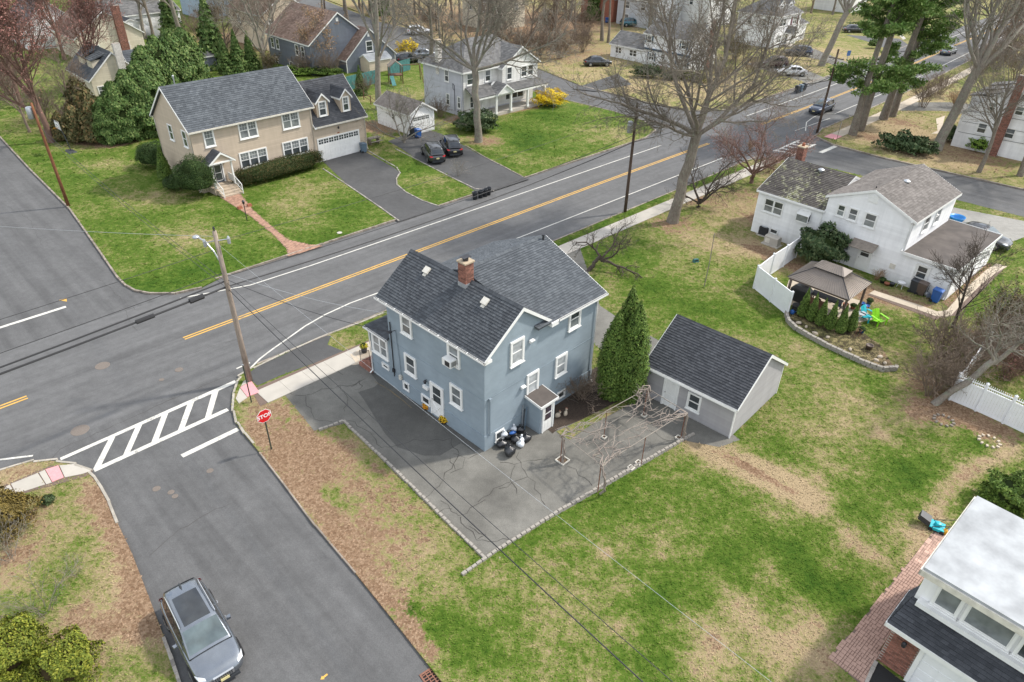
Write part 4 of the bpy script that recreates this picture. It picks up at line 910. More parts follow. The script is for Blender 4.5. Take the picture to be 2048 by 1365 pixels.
def gable_roof(H,x0,x1,y0,y1,ze,zr,axis,mat,oh=.3,og=.25,exp=.16,tab=.3,t=.12,seed=0,fascia=True,cap=True,fmat=None,courses=True):
 """two slopes with overhang; x0..y1 are wall faces, ze height of the roof surface above the wall face"""
 fmat=fmat or M_TRIM
 if axis=='x':
  ym=(y0+y1)/2;sl=(zr-ze)/(ym-y0);zl=ze-sl*oh
  a,b=x0-og,x1+og
  s1=shingle_slope(H,(a,y0-oh,zl),(b,y0-oh,zl),(b,ym,zr),(a,ym,zr),mat,exp,tab,t=t,seed=seed,courses=courses)
  s2=shingle_slope(H,(b,y1+oh,zl),(a,y1+oh,zl),(a,ym,zr),(b,ym,zr),mat,exp,tab,t=t,seed=seed+1,courses=courses)
  if cap:ridge_cap(H,(a,ym,zr),(b,ym,zr),mat)
  if fascia:
   for xx in (a-.03,b+.002):
    m=MB()
    for yy,sg in ((y0-oh-.02,1),(y1+oh+.02,-1)):
     m.add([(xx,yy,zl-.17),(xx,ym,zr-.17-.02),(xx,ym,zr+.015),(xx,yy,zl+.005),(xx+.028,yy,zl-.17),(xx+.028,ym,zr-.19),(xx+.028,ym,zr+.015),(xx+.028,yy,zl+.005)],[(0,1,2,3),(7,6,5,4),(0,4,5,1),(3,2,6,7),(0,3,7,4)])
    m.build('rake_board',fmat,H)
   MB().box(a,b,y0-oh-.025,y0-oh-.001,zl-.19,zl-.005).build('fascia',fmat,H);MB().box(a,b,y1+oh+.001,y1+oh+.025,zl-.19,zl-.005).build('fascia',fmat,H)
 else:
  xm=(x0+x1)/2;sl=(zr-ze)/(xm-x0);zl=ze-sl*oh
  a,b=y0-og,y1+og
  s1=shingle_slope(H,(x0-oh,b,zl),(x0-oh,a,zl),(xm,a,zr),(xm,b,zr),mat,exp,tab,t=t,seed=seed,courses=courses)
  s2=shingle_slope(H,(x1+oh,a,zl),(x1+oh,b,zl),(xm,b,zr),(xm,a,zr),mat,exp,tab,t=t,seed=seed+1,courses=courses)
  if cap:ridge_cap(H,(xm,a,zr),(xm,b,zr),mat)
  if fascia:
   for yy in (a-.03,b+.002):
    m=MB()
    for xx in (x0-oh-.02,x1+oh+.02):
     m.add([(xx,yy,zl-.17),(xm,yy,zr-.19),(xm,yy,zr+.015),(xx,yy,zl+.005),(xx,yy+.028,zl-.17),(xm,yy+.028,zr-.19),(xm,yy+.028,zr+.015),(xx,yy+.028,zl+.005)],[(0,1,2,3),(7,6,5,4),(0,4,5,1),(3,2,6,7),(0,3,7,4)])
    m.build('rake_board',fmat,H)
   MB().box(x0-oh-.025,x0-oh-.001,a,b,zl-.19,zl-.005).build('fascia',fmat,H);MB().box(x1+oh+.001,x1+oh+.025,a,b,zl-.19,zl-.005).build('fascia',fmat,H)
 return s1,s2
def hip_roof(H,x0,x1,y0,y1,ze,zr,mat,oh=.35,exp=.18,tab=.32,seed=0,courses=True,axis=None):
 a,b,c,d=x0-oh,x1+oh,y0-oh,y1+oh;w,l=b-a,d-c
 if (axis or ('x' if w>=l else 'y'))=='x':
  r0,r1=(a+l/2,(c+d)/2,zr),(b-l/2,(c+d)/2,zr)
  if r0[0]>r1[0]:r0=r1=((a+b)/2,(c+d)/2,zr)
  Q=[((a,c,ze),(b,c,ze),r1,r0),((b,c,ze),(b,d,ze),r1,r1),((b,d,ze),(a,d,ze),r0,r1),((a,d,ze),(a,c,ze),r0,r0)]
 else:
  r0,r1=((a+b)/2,c+w/2,zr),((a+b)/2,d-w/2,zr)
  if r0[1]>r1[1]:r0=r1=((a+b)/2,(c+d)/2,zr)
  Q=[((a,c,ze),(b,c,ze),r0,r0),((b,c,ze),(b,d,ze),r1,r0),((b,d,ze),(a,d,ze),r1,r1),((a,d,ze),(a,c,ze),r0,r1)]
 for i,q in enumerate(Q):shingle_slope(H,*q,mat,exp,tab,seed=seed+i,courses=courses)
 if Vector(r0)!=Vector(r1):ridge_cap(H,r0,r1,mat)
 for e,r in (((a,c,ze),r0),((b,c,ze),r1 if abs(r1[0]-b)<abs(r0[0]-b) else r0),((b,d,ze),r1),((a,d,ze),r0 if (axis or ('x' if w>=l else 'y'))=='x' else r1)):ridge_cap(H,e,r,mat,.22)
 m=MB()
 for q in ((a,b,c-.024,c-.001),(a,b,d+.001,d+.024),(a-.024,a-.001,c,d),(b+.001,b+.024,c,d)):m.box(q[0],q[1],q[2],q[3],ze-.20,ze-.004)
 m.build('fascia',M_TRIM,H)
 MB().box(a+.03,b-.03,c+.03,d-.03,ze-.21,ze-.17).build('soffit',M_TRIM,H)
def roof_z(x,x0,x1,ze,zr):
 xm=(x0+x1)/2;return zr-(zr-ze)*abs(x-xm)/(xm-x0)
def frame_at(u,v,z=0.0):
 p=P(u,v,z);return (p.x,p.y,0.0)
 # blue stucco house
H=thing('stucco_house','two-storey blue stucco house with charcoal cross-gabled roof and brick chimney on the corner lot','house',frame_at(969.4,902.8),R(46))
LY,LX=7.8,8.7
gable_body(H,0,4.95,0,LY,1.0,5.72,7.62,'y',M_STUCCO)
gable_body(H,4.6,LX,.004,8.3,1.0,6.02,7.62,'x',M_STUCCO)
MB().box(-.03,LX+.03,-.03,LY+.03,-.3,1.0).build('foundation',M_STUCCO_F,H)
fl=face_frame((0,LY),(0,0));fr_=face_frame((0,0),(LX,0))
MB().box(-.012,LX+.01,-.012,LY,3.30,3.335).build('stucco_joint',M_STUCCO_F,H)
sl=(7.80-5.86)/(2.475+.12)
shingle_slope(H,(-.14,LY+.75,5.84),(-.14,-.16,5.84),(2.475,-.16,7.80),(2.475,LY+.75,7.80),M_SH_BLUE_SHADED,.155,.21,seed=1)  # shade of this slope is put into its darker shingle colour
shingle_slope(H,(4.62,-.16,6.19),(4.62,LY+.75,6.19),(2.475,LY+.75,7.80),(2.475,-.16,7.80),M_SH_BLUE_SHADED,.155,.21,seed=2)
shingle_slope(H,(3.5,-.28,6.16),(9.02,-.28,6.16),(9.02,4.45,8.02),(2.7,4.45,8.02),M_SH_SLATE,.155,.21,seed=3)  # wing slopes get a lighter shingle, painting in the light they catch
shingle_slope(H,(9.02,8.6,6.16),(3.5,8.6,6.16),(2.7,4.45,8.02),(9.02,4.45,8.02),M_SH_SLATE,.155,.21,seed=4)
ridge_cap(H,(2.475,-.16,7.83),(2.475,LY+.75,7.83),M_SH_BLUE_SHADED);ridge_cap(H,(2.6,4.45,8.05),(9.02,4.45,8.05),M_SH_SLATE)
for (x0,z0,x1,z1) in ((-.16,5.85,2.475,7.82),(4.66,6.19,2.475,7.82)):
 MB().add([(x0,-.19,z0-.20),(x1,-.19,z1-.20),(x1,-.19,z1),(x0,-.19,z0),(x0,-.162,z0-.20),(x1,-.162,z1-.20),(x1,-.162,z1),(x0,-.162,z0)],[(0,1,2,3),(7,6,5,4),(0,4,5,1),(3,2,6,7),(0,3,7,4)]).build('rake_board',M_TRIM,H)
MB().add([(9.022,-.30,5.98),(9.022,4.45,7.84),(9.022,4.45,8.03),(9.022,-.30,6.17),(9.05,-.30,5.98),(9.05,4.45,7.84),(9.05,4.45,8.03),(9.05,-.30,6.17)],[(0,1,2,3),(7,6,5,4),(0,4,5,1),(3,2,6,7),(0,3,7,4)]).build('rake_board',M_TRIM,H)
MB().box(-.16,.34,-.19,.02,5.64,5.80).build('eave_return',M_TRIM,H);MB().box(4.45,4.98,-.36,.02,5.90,6.14).build('eave_return',M_TRIM,H)
gutter(H,(-.145,LY+.75,5.84),(-.145,-.18,5.84),M_TRIM,.12,sidev=(-1,0,0));gutter(H,(4.99,-.285,6.15),(9.04,-.285,6.15),M_TRIM,.12,sidev=(0,-1,0))
downspout(H,8.55,0,.2,6.1,(0,-1),M_TRIM)
for k in range(12):MB().box(-.27,-.14,.25+k*.72,.29+k*.72,5.845,5.86).build('gutter_hanger',M_TRIM,H)
W=lambda y0,y1,z0,z1,**k:window(H,fl,LY-y1,LY-y0,z0,z1,**k)
W(5.58,6.52,4.45,5.66,glass=[M_GLASS,M_GLASS_B],trim=.12);W(1.75,2.69,4.45,5.66,glass=[M_GLASS,M_GLASS_B],trim=.12)
W(5.44,6.43,1.86,3.14,glass=[M_GLASS_B,M_GLASS],trim=.12);W(1.64,2.59,1.83,3.13,glass=[M_GLASS_B,M_GLASS_B],trim=.12)
W(6.2,6.75,.45,1.03,rows=1,trim=.08,sill=False);W(4.35,5.1,.45,1.02,rows=1,trim=.08,sill=False)
door(H,fl,LY-4.28,LY-3.18,.12,2.33,M_TRIM,M_GLASS,gz=.55,cross=True,panels=False)
V_=lambda x0,x1,z0,z1,**k:window(H,fr_,x0,x1,z0,z1,**k)
V_(1.74,2.72,4.55,6.02,glass=[M_GLASS_C,M_GLASS_C],trim=.12);V_(6.18,7.16,4.75,6.02,glass=[M_GLASS_B,M_GLASS],trim=.12)
V_(5.3,6.25,2.08,3.42,glass=[M_GLASS_C,M_GLASS_C],trim=.12);V_(3.03,3.95,2.0,3.39,glass=[M_GLASS_C,M_GLASS_C],trim=.12)
V_(.72,1.36,.22,.84,rows=1,trim=.08,sill=True);V_(5.6,6.3,.3,.85,rows=1,trim=.08,sill=False)
for x,z in ((3.1,5.58),(2.58,2.9)):MB().add([(x,-.02,z),(x+.28,-.02,z),(x+.28,-.22,z-.03),(x,-.22,z-.03),(x,-.02,z-.18),(x+.28,-.02,z-.18),(x+.28,-.12,z-.18),(x,-.12,z-.18)],[(0,1,2,3),(4,5,6,7),(0,1,5,4),(3,2,6,7),(0,3,7,4),(1,2,6,5)]).build('vent_hood',M_TRIM,H)
m=MB();m.tube([(.32,-.07,3.25),(.32,-.07,.95)],.045,6);m.box(.25,.39,-.14,-.02,3.2,3.36);m.build('vent_pipe',M_STUCCO,H)
MB().box(-.16,-.03,6.80,6.98,1.05,1.33).build('meter_box',M_GUTTER,H)
m=MB();m.tube([(-.05,6.89,1.3),(-.05,6.95,2.6),(-.05,7.1,4.3)],.022,6);m.build('conduit',M_STUCCO_F,H)
m=MB();m.tube([(-.05,7.55,.9),(-.05,7.55,4.6)],.03,6);m.box(-.12,-.02,7.47,7.62,1.2,1.45);m.build('conduit',M_DARKMETAL,H)
m=MB();m.tube([(-.03,7.1,4.25),(-.35,7.1,4.3)],.02,6);m.box(-.5,-.3,7.02,7.2,4.26,4.34);m.build('service_bracket',M_DARKMETAL,H)
MB().box(-.15,-.005,4.42,4.82,1.60,1.80).build('mailbox',M_TRIM,H)
m=MB();m.lathe([(.02,0),(.06,.02),(.09,.16),(.10,.18),(.02,.26)],8,(-.14,4.58,2.0));m.tube([(0,4.58,2.22),(-.14,4.58,2.26)],.015,5);m.build('wall_lamp',M_DARKMETAL,H)
a=MB().box(-.48,0,1.98,2.62,4.50,4.90).build('air_conditioner',M_TRIM,H)
MB().box(-.49,-.475,2.04,2.40,4.55,4.85).build('condenser_grille',M_DARKMETAL,a)
m=MB()
for k in range(6):m.box(-.40+k*.055,-.37+k*.055,1.972,1.981,4.56,4.84)
m.build('louvre',M_DARKMETAL,a)
ch=brick_stack(H,2.05,2.62,3.55,4.12,7.35,8.85)
MB().box(2.03,2.64,3.53,4.14,7.30,7.74).build('flashing',M_LEAD,ch)
m=MB();m.box(2.0,2.67,3.50,4.17,8.85,8.93);m.build('chimney_crown',M_CROWN,ch)
m=MB();m.lathe([(.15,0),(.15,.16),(.13,.17)],10,(2.33,3.84,8.93));m.box(2.08,2.6,3.66,4.02,9.12,9.14);m.tube([(2.2,3.84,9.08),(2.2,3.84,9.13)],.015,4);m.build('chimney_cap',M_DARKMETAL,ch)
for y in (6.5,1.95):
 z=5.84+(1.95+.14)*1.96/2.615;v_=MB();v_.box(-.19,.19,-.19,.19,.05,.15);v_.box(-.12,.12,-.12,.12,-.08,.05);v_.box(-.34,-.19,-.12,.12,.0,.03)
 o=v_.build('roof_vent',M_GUTTER,H,loc=(1.95,y,z+.03));o.rotation_euler=(0,-math.atan(.75),0)
MB().lathe([(.06,0),(.06,.28),(.09,.30),(.09,.36)],8,(8.6,4.2,7.9)).build('vent_pipe',M_DARKMETAL,H)
MB().box(.0,4.9,LY+.02,LY+1.95,-.2,3.28).build('porch_wall',M_STUCCO,H)
MB().box(-.02,4.92,LY+.03,LY+1.97,-.25,1.0).build('foundation',M_STUCCO_F,H)
shingle_slope(H,(-.18,LY+2.15,3.34),(-.18,LY,3.34),(.95,LY,4.1),(.95,LY+.9,4.1),M_SH_BLUE_SHADED,.155,.21,seed=8)
shingle_slope(H,(5.1,LY+2.15,3.34),(-.18,LY+2.15,3.34),(.95,LY+.9,4.1),(5.1,LY+.9,4.1),M_SH_BLUE_SHADED,.155,.21,seed=9)
MB().slab([(.93,LY+.01,4.1),(5.08,LY+.01,4.1),(5.08,LY+.92,4.1),(.93,LY+.92,4.1)],.05).build('roof',M_SH_BLUE_SHADED,H)
gutter(H,(-.185,LY+2.17,3.33),(-.185,LY,3.33),M_TRIM,.11,sidev=(-1,0,0))
fp=face_frame((0,LY+1.95),(0,LY+.02));window(H,fp,.25,1.75,1.75,3.1,lights=2,glass=[M_GLASS_B,M_GLASS_B],trim=.12);window(H,fp,1.05,1.7,1.0-.0,1.35,rows=1,trim=.07,sill=False)
fpf=face_frame((4.9,LY+1.95),(0,LY+1.95));window(H,fpf,.3,1.9,1.7,3.05,lights=2,trim=.12);window(H,fpf,2.4,4.4,1.7,3.05,lights=2,trim=.12)
downspout(H,-.02,LY+1.9,.1,3.3,(-1,0),M_TRIM)
st=MB();st.box(-.2,1.5,LY+1.97,LY+2.5,-.1,.75);st.box(-.2,1.5,LY+2.5,LY+2.85,-.1,.5);st.box(-.2,1.5,LY+2.85,LY+3.2,-.1,.25)
so=st.build('brick_steps',M_BRICK,H)
m=MB()
for yy,zz in ((LY+2.05,.75),(LY+3.1,.25)):m.tube([(-.12,yy,zz),(-.12,yy,zz+.85)],.018,5)
m.tube([(-.12,LY+2.05,1.6),(-.12,LY+3.1,1.1)],.018,5);m.tube([(-.12,LY+2.05,.95),(-.12,LY+3.1,.45)],.014,5)
for k in range(9):yy=LY+2.12+k*.11;zz=.75-.5*(k+.6)/9.5;m.tube([(-.12,yy,zz+.18),(-.12,yy,zz+.83)],.010,4)
m.build('handrail',M_DARKMETAL,so)
vx0,vx1,vy=3.05,4.2,-1.08
MB().box(vx0,vx1,vy,-.002,-.2,1.88).build('vestibule_wall',M_STUCCO,H)
MB().slab([(vx0-.10,vy-.12,1.96),(vx1+.10,vy-.12,1.96),(vx1+.10,-.005,2.12),(vx0-.10,-.005,2.12)],.05).build('vestibule_roof',M_FLAT,H)
m=MB();m.box(vx0-.13,vx1+.13,vy-.15,vy-.12,1.82,1.975);m.add([(vx0-.13,vy-.12,1.82),(vx0-.10,vy-.12,1.82),(vx0-.10,-.01,1.98),(vx0-.13,-.01,1.98),(vx0-.13,vy-.12,1.975),(vx0-.10,vy-.12,1.975),(vx0-.10,-.01,2.13),(vx0-.13,-.01,2.13)],[(3,2,1,0),(4,5,6,7),(0,1,5,4),(1,2,6,5),(2,3,7,6),(3,0,4,7)])
m.add([(vx1+.10,vy-.12,1.82),(vx1+.13,vy-.12,1.82),(vx1+.13,-.01,1.98),(vx1+.10,-.01,1.98),(vx1+.10,vy-.12,1.975),(vx1+.13,vy-.12,1.975),(vx1+.13,-.01,2.13),(vx1+.10,-.01,2.13)],[(3,2,1,0),(4,5,6,7),(0,1,5,4),(1,2,6,5),(2,3,7,6),(3,0,4,7)]);m.build('fascia',M_TRIM,H)
fv=face_frame((vx0,vy),(vx1,vy));door(H,fv,.14,1.02,.0,1.82,M_TRIM,M_DOOR_GLASS,gz=.58,trim=.07)
# detached grey garage
G_=thing('garage_building','small detached garage with grey vinyl siding and charcoal shingle roof behind the vine arbour','garage',frame_at(1458.2,876.7),R(47.5))
gable_body(G_,0,5.6,0,5.6,-.2,2.12,4.02,'y',M_SID_GREY)
gf,gr=face_frame((0,5.6),(0,0)),face_frame((0,0),(5.6,0))
siding(G_,gf,0,5.6,.1,2.0,M_SID_GREY,.12);siding(G_,gr,0,5.6,.1,[(0,2.0),(2.8,3.95),(5.6,2.0)],M_SID_GREY,.12)
gable_roof(G_,0,5.6,0,5.6,2.24,4.18,'y',M_SH_DARK,oh=.16,og=.14,exp=.155,tab=.21,seed=20)
gutter(G_,(-.185,5.75,2.10),(-.185,-.15,2.10),M_TRIM,.11,sidev=(-1,0,0))
door(G_,gf,5.6-4.36,5.6-3.36,.02,1.93,M_TRIM,None,trim=.10)
window(G_,gf,5.6-2.8,5.6-1.95,.62,1.74,trim=.10)
for x,y in ((-.035,-.035),(5.565,-.035),(-.035,5.565)):MB().box(x,x+.07,y,y+.07,0,2.05).build('corner_board',M_TRIM,G_)
# beige colonial
Bh=thing('colonial_house','two-storey beige sided house with slate grey roof, white garage door and two dormers','house',frame_at(649.2,322.0),R(47.2))
gable_body(Bh,-13.3,-.85,0,7.3,-.2,5.85,8.85,'x',M_SID_BEIGE);gable_body(Bh,-.84,5.55,.004,7.0,-.2,3.8,7.2,'x',M_SID_BEIGE)
bf,bl=face_frame((-13.3,0),(-.85,0)),face_frame((-13.3,7.3),(-13.3,0));bg=face_frame((-.84,0),(5.55,0));br_=face_frame((5.55,0),(5.55,7.0))
siding(Bh,bf,0,12.45,.35,5.8,M_SID_BEIGE,.17);siding(Bh,bl,0,7.3,.35,[(0,5.8),(3.65,8.8),(7.3,5.8)],M_SID_BEIGE,.17);siding(Bh,bg,0,6.39,.1,3.72,M_SID_BEIGE,.17);siding(Bh,face_frame((-.85,0),(-.85,7.3)),0,7.3,3.6,[(0,5.8),(3.65,8.8),(7.3,5.8)],M_SID_BEIGE,.17)
gable_roof(Bh,-13.3,-.85,0,7.3,6.02,9.02,'x',M_SH_SLATE,oh=.30,og=.25,exp=.22,tab=.32,seed=30)
gable_roof(Bh,-.6,5.55,0,7.0,3.95,7.35,'x',M_SH_DARK,oh=.28,og=.2,exp=.22,tab=.32,seed=33)
gutter(Bh,(-13.5,-.33,5.76),(-.6,-.33,5.76),M_GUTTER,.13,sidev=(0,-1,0),debris=False);gutter(Bh,(-.55,-.31,3.67),(5.75,-.31,3.67),M_GUTTER,.13,sidev=(0,-1,0),debris=False)
downspout(Bh,-.95,0,.1,5.7,(0,-1));downspout(Bh,5.45,0,.1,3.6,(0,-1));downspout(Bh,-13.3,7.2,.1,5.75,(-1,0));downspout(Bh,-13.3,.1,.1,5.75,(-1,0))
for x,z in ((-13.33,5.8),(-.95,5.8),(5.46,3.75)):MB().box(x,x+.12,-.035,.02,.1,z).build('corner_board',M_SID_BEIGE,Bh)
X=lambda x:x+13.3
for x0,x1,n in ((-12.18,-11.15,1),(-8.75,-6.84,2),(-4.19,-2.25,2)):window(Bh,bf,X(x0),X(x1),4.08,5.68,lights=n,glass=[M_GLASS_B,M_GLASS_B],trim=.11,mun=(3,2))
for x0,x1 in ((-9.19,-6.28),(-4.57,-1.66)):window(Bh,bf,X(x0),X(x1),1.33,2.9,lights=3,glass=[M_GLASS,M_GLASS_B],trim=.11,mun=(3,2))
for y0,y1,z0,z1 in ((.75,1.65,4.1,5.65),(3.6,4.5,4.1,5.6),(.9,1.5,1.7,2.5)):window(Bh,bl,7.3-y1,7.3-y0,z0,z1,trim=.09)
door(Bh,bf,X(-12.05),X(-10.95),.62,2.5,M_DOORDARK,M_GLASS,gz=.88,trim=.12,panels=False)
garage_door(Bh,bg,.37,5.37,.0,2.3,4,8)
m=MB();m.lathe([(.02,0),(.08,.04),(.10,.2),(.03,.3)],8,(2.1,-.12,2.95));m.build('wall_lamp',M_DARKMETAL,Bh)
MB().box(1.95,2.2,-.045,-.02,2.50,2.62).build('number_plaque',M_TERRA,Bh)
for x in (-12.55,-10.62):m=MB();m.box(x-.07,x+.07,-1.25,-1.11,.62,2.95);m.build('portico_post',M_TRIM,Bh)
MB().box(-12.75,-10.42,-1.5,-.03,2.88,3.02).build('portico_beam',M_TRIM,Bh)
gable_body(Bh,-12.7,-10.47,-1.4,-.03,3.0,3.02,3.75,'y',M_SID_BEIGE,'portico_gable')
gable_roof(Bh,-12.7,-10.47,-1.36,-.3,3.08,3.90,'y',M_SH_DARK,oh=.15,og=.18,exp=.2,tab=.3,seed=36,cap=False)
m=MB();m.box(-12.75,-10.4,-1.3,0,-.1,.60);o=m.build('stoop',M_STEP,Bh)
for k in range(3):MB().box(-12.55,-10.6,-1.3-.38*(k+1),-1.3-.38*k-.002,-.1,.45-.15*k).build('step',M_STEP,o)
for x in (-12.5,-10.65):
 m=MB();m.tube([(x,-1.3,1.45),(x,-2.55,.90)],.035,6);m.tube([(x,-1.3,.6),(x,-1.3,1.47)],.035,6);m.tube([(x,-2.55,0),(x,-2.55,.92)],.035,6);m.tube([(x,-1.3,.8),(x,-2.55,.3)],.025,6)
 for k in range(5):t=(k+.5)/5;m.tube([(x,-1.3-1.25*t,.8-.5*t),(x,-1.3-1.25*t,1.45-.55*t)],.014,4)
 m.build('handrail',M_TRIM,Bh)
m=MB();m.box(-10.66,-10.60,-1.2,-.1,.8,1.45);m.build('porch_panel',M_TRIM,Bh)
for x0,x1 in ((.03,1.54),(2.95,4.32)):
 zb=4.35;yf=.42;zw,zp=5.95,6.65;xm=(x0+x1)/2
 d=gable_body(Bh,x0+.06,x1-.06,yf,3.2,zb-.3,zw,zp-.05,'y',M_SID_BEIGE,'dormer')
 fd=face_frame((x0+.06,yf),(x1-.06,yf));w_=window(Bh,fd,.22,x1-x0-.34,zb+.1,zw-.02,glass=[M_GLASS,M_GLASS_B],trim=.10,mun=(2,2))
 gable_roof(Bh,x0+.06,x1-.06,yf,3.2,zw+.06,zp+.08,'y',M_SH_DARK,oh=.14,og=.18,exp=.2,tab=.28,seed=40,t=.06)
m=MB();m.tube([(-11.5,5.2,8.0),(-11.5,5.2,9.3)],.06,6);m.lathe([(.1,0),(.1,.12),(.02,.2)],8,(-11.5,5.2,9.3));m.build('flue_pipe',M_GALV,Bh)
# white split-level house
W2=thing('split_level_house','white sided split-level house with mossy brown roofs and flat-roofed garage','house',frame_at(1889.2,601.6),R(43.5))
MB().box(0,8.85,0,3.75,-.2,2.45).build('garage_wall',M_SID_WHITE,W2)
gable_body(W2,0,8.7,3.752,10.2,-.2,4.92,6.28,'x',M_SID_WHITE);gable_body(W2,.004,8.4,10.2,16.0,-.2,3.68,5.4,'y',M_SID_WHITE)
wf=face_frame((0,16.0),(0,0));wr=face_frame((0,0),(8.85,0));wu=face_frame((0,3.752),(8.7,3.752))
YU=lambda y:16.0-y
siding(W2,face_frame((0,3.75),(0,0)),0,3.75,.75,2.40,M_SID_WHITE,.2);siding(W2,face_frame((0,10.2),(0,3.752)),0,6.44,.75,[(0,4.9),(3.22,6.22),(6.44,4.9)],M_SID_WHITE,.2);siding(W2,face_frame((0,16),(0,10.2)),0,5.8,.95,3.66,M_SID_WHITE,.2)
siding(W2,wr,0,8.85,.3,2.40,M_SID_WHITE,.2);siding(W2,wu,0,8.7,2.6,4.85,M_SID_WHITE,.2)
MB().slab([(-.16,-.16,2.56),(9.0,-.16,2.56),(9.0,3.74,2.60),(-.16,3.74,2.60)],.10).build('flat_roof',M_FLAT,W2)
m=MB();m.box(-.20,-.161,-.2,3.74,2.40,2.62);m.box(-.2,9.04,-.20,-.161,2.401,2.62);m.box(9.001,9.04,-.2,3.74,2.402,2.62);m.build('fascia',M_TRIM,W2)
gable_roof(W2,0,8.7,3.752,10.2,5.05,6.42,'x',M_SH_BROWN,oh=.22,og=.12,exp=.2,tab=.3,seed=50)
gable_roof(W2,0,8.4,10.35,16.0,3.84,5.56,'y',M_SH_OLD,oh=.18,og=.14,exp=.2,tab=.3,seed=54)
gutter(W2,(-.20,16.1,3.72),(-.20,10.3,3.72),M_TRIM,.11,sidev=(-1,0,0))
for y0,y1,z0,z1,n,r in ((13.58,15.34,2.1,3.3,2,2),(8.68,9.36,3.65,4.62,1,2),(7.68,8.44,3.62,4.62,1,2),(6.25,7.2,3.5,4.64,1,2),(7.55,8.37,1.15,2.1,1,2),(8.6,9.3,1.6,2.15,1,1)):window(W2,wf,YU(y1),YU(y0),z0,z1,lights=n,rows=r,glass=[M_GLASS_B,M_GLASS],trim=.08)
window(W2,wf,YU(14.3),YU(13.55),.45,.9,rows=1,trim=.06,sill=False)
m=MB();m.box(-.42,0,11.2,12.22,2.35,2.42);m.add([(0,11.2,3.25),(0,12.22,3.25),(-.42,12.22,2.95),(-.42,11.2,2.95)],[(0,1,2,3)]);m.tube([(-.42,11.2,2.36),(-.42,11.2,2.96)],.03,4);m.tube([(-.42,12.22,2.36),(-.42,12.22,2.96)],.03,4);m.tube([(-.42,11.2,2.96),(0,11.2,3.26)],.03,4);m.tube([(-.42,12.22,2.96),(0,12.22,3.26)],.03,4);m.tube([(-.42,11.2,2.96),(-.42,12.22,2.96)],.03,4)
o=m.build('garden_window',M_TRIM,W2);MB().box(-.41,-.39,11.23,12.19,2.42,2.94).build('pane',M_GLASS_B,o);MB().box(-.03,-.012,11.23,12.19,2.42,3.2).build('back_panel',M_GLASS,o)
door(W2,wf,YU(6.85),YU(5.8),.1,2.02,M_TRIM,M_GLASS,gz=.42,trim=.08,panels=False);door(W2,wf,YU(2.62),YU(1.58),.02,2.1,M_TRIM,M_GLASS,gz=.5,trim=.08,panels=False)
m=MB();m.slab([(-.95,5.55,2.05),(-.95,7.45,2.05),(-.03,7.45,2.42),(-.03,5.55,2.42)][::-1],.05);o=m.build('door_canopy',M_GREYWOOD,W2)
m=MB()
for y in (5.6,7.4):m.tube([(-.9,y,2.02),(-.03,y,1.5)],.03,5)
m.build('bracket',M_TRIM,o)
m=MB();m.box(-.05,0,6.62,7.34,5.42,6.0);o=m.build('gable_vent',M_TRIM,W2)
for k in range(5):MB().box(-.07,-.05,6.68,7.28,5.48+k*.1,5.53+k*.1).build('louvre',M_TRIM,o)
for x0,x1 in ((2.3,3.5),(4.6,5.7)):window(W2,wu,x0,x1,3.35,4.6,glass=[M_GLASS_B,M_GLASS],trim=.07)
for x0,x1 in ((2.2,3.0),(6.2,7.0)):window(W2,wr,x0,x1,1.1,2.0,glass=[M_GLASS,M_GLASS],trim=.07)
for (x,y,z) in ((4.6,12.9,5.38),(4.2,6.4,6.15)):MB().lathe([(.16,-.2),(.16,.1),(.27,.12),(.26,.18),(.14,.25),(.03,.27)],14,(x-.9 if y>10 else x,y,z-.05)).build('roof_ventilator',M_GALV,W2)
ch=brick_stack(W2,5.6,6.3,15.6,16.2,3.0,6.2);MB().box(5.55,6.35,15.55,16.25,6.2,6.28).build('chimney_crown',M_CROWN,ch);MB().lathe([(.14,0),(.13,.25)],10,(5.95,15.9,6.28)).build('flue',M_TERRA,ch)
downspout(W2,0,.1,.1,2.45,(-1,0),M_TRIM);downspout(W2,0,3.85,2.6,4.95,(-1,0),M_TRIM);downspout(W2,0,10.3,.1,3.7,(-1,0),M_TRIM)
MB().lathe([(.05,0),(.05,.3)],8,(.5,7.2,6.2)).build('vent_pipe',M_DARKMETAL,W2)
m=MB();m.box(-.06,0,3.95,4.35,1.0,1.4);m.build('wall_vent',M_GUTTER,W2)
m=MB();m.tube([(-.05,.75,2.2),(-.2,.7,2.1)],.05,6);m.tube([(-.05,.55,2.2),(-.2,.6,2.1)],.05,6);m.build('flood_lamp',M_TRIM,W2)
# white house with front porch beyond the road
Vh=thing('porch_house','pale grey two-storey house with hipped roof, front porch and white columns','house',frame_at(927.4,235.3),R(45))
MB().box(0,12.4,0,7.8,-.2,5.35).build('wall',M_SID_LILAC,Vh)
vf,vl,vr=face_frame((0,0),(12.4,0)),face_frame((0,7.8),(0,0)),face_frame((12.4,0),(12.4,7.8))
siding(Vh,vl,0,7.8,.5,5.2,M_SID_LILAC,.2);siding(Vh,vf,0,12.4,.5,5.2,M_SHAKE,.25);siding(Vh,vr,0,7.8,.5,5.2,M_SID_LILAC,.2)
hip_roof(Vh,0,12.4,0,7.8,5.5,8.3,M_SH_GREY,oh=.45,exp=.25,tab=.4,seed=60)
for y0,y1,z0,z1 in ((2.65,3.5,3.8,5.25),(2.6,3.3,.95,2.4),(.5,1.1,.95,2.4)):window(Vh,vl,7.8-y1,7.8-y0,z0,z1,glass=[M_GLASS,M_GLASS_B],trim=.08)
for x0,x1 in ((.55,1.8),(3.6,4.6)):window(Vh,vf,x0,x1,3.75,5.2,glass=[M_GLASS,M_GLASS_B],trim=.1)
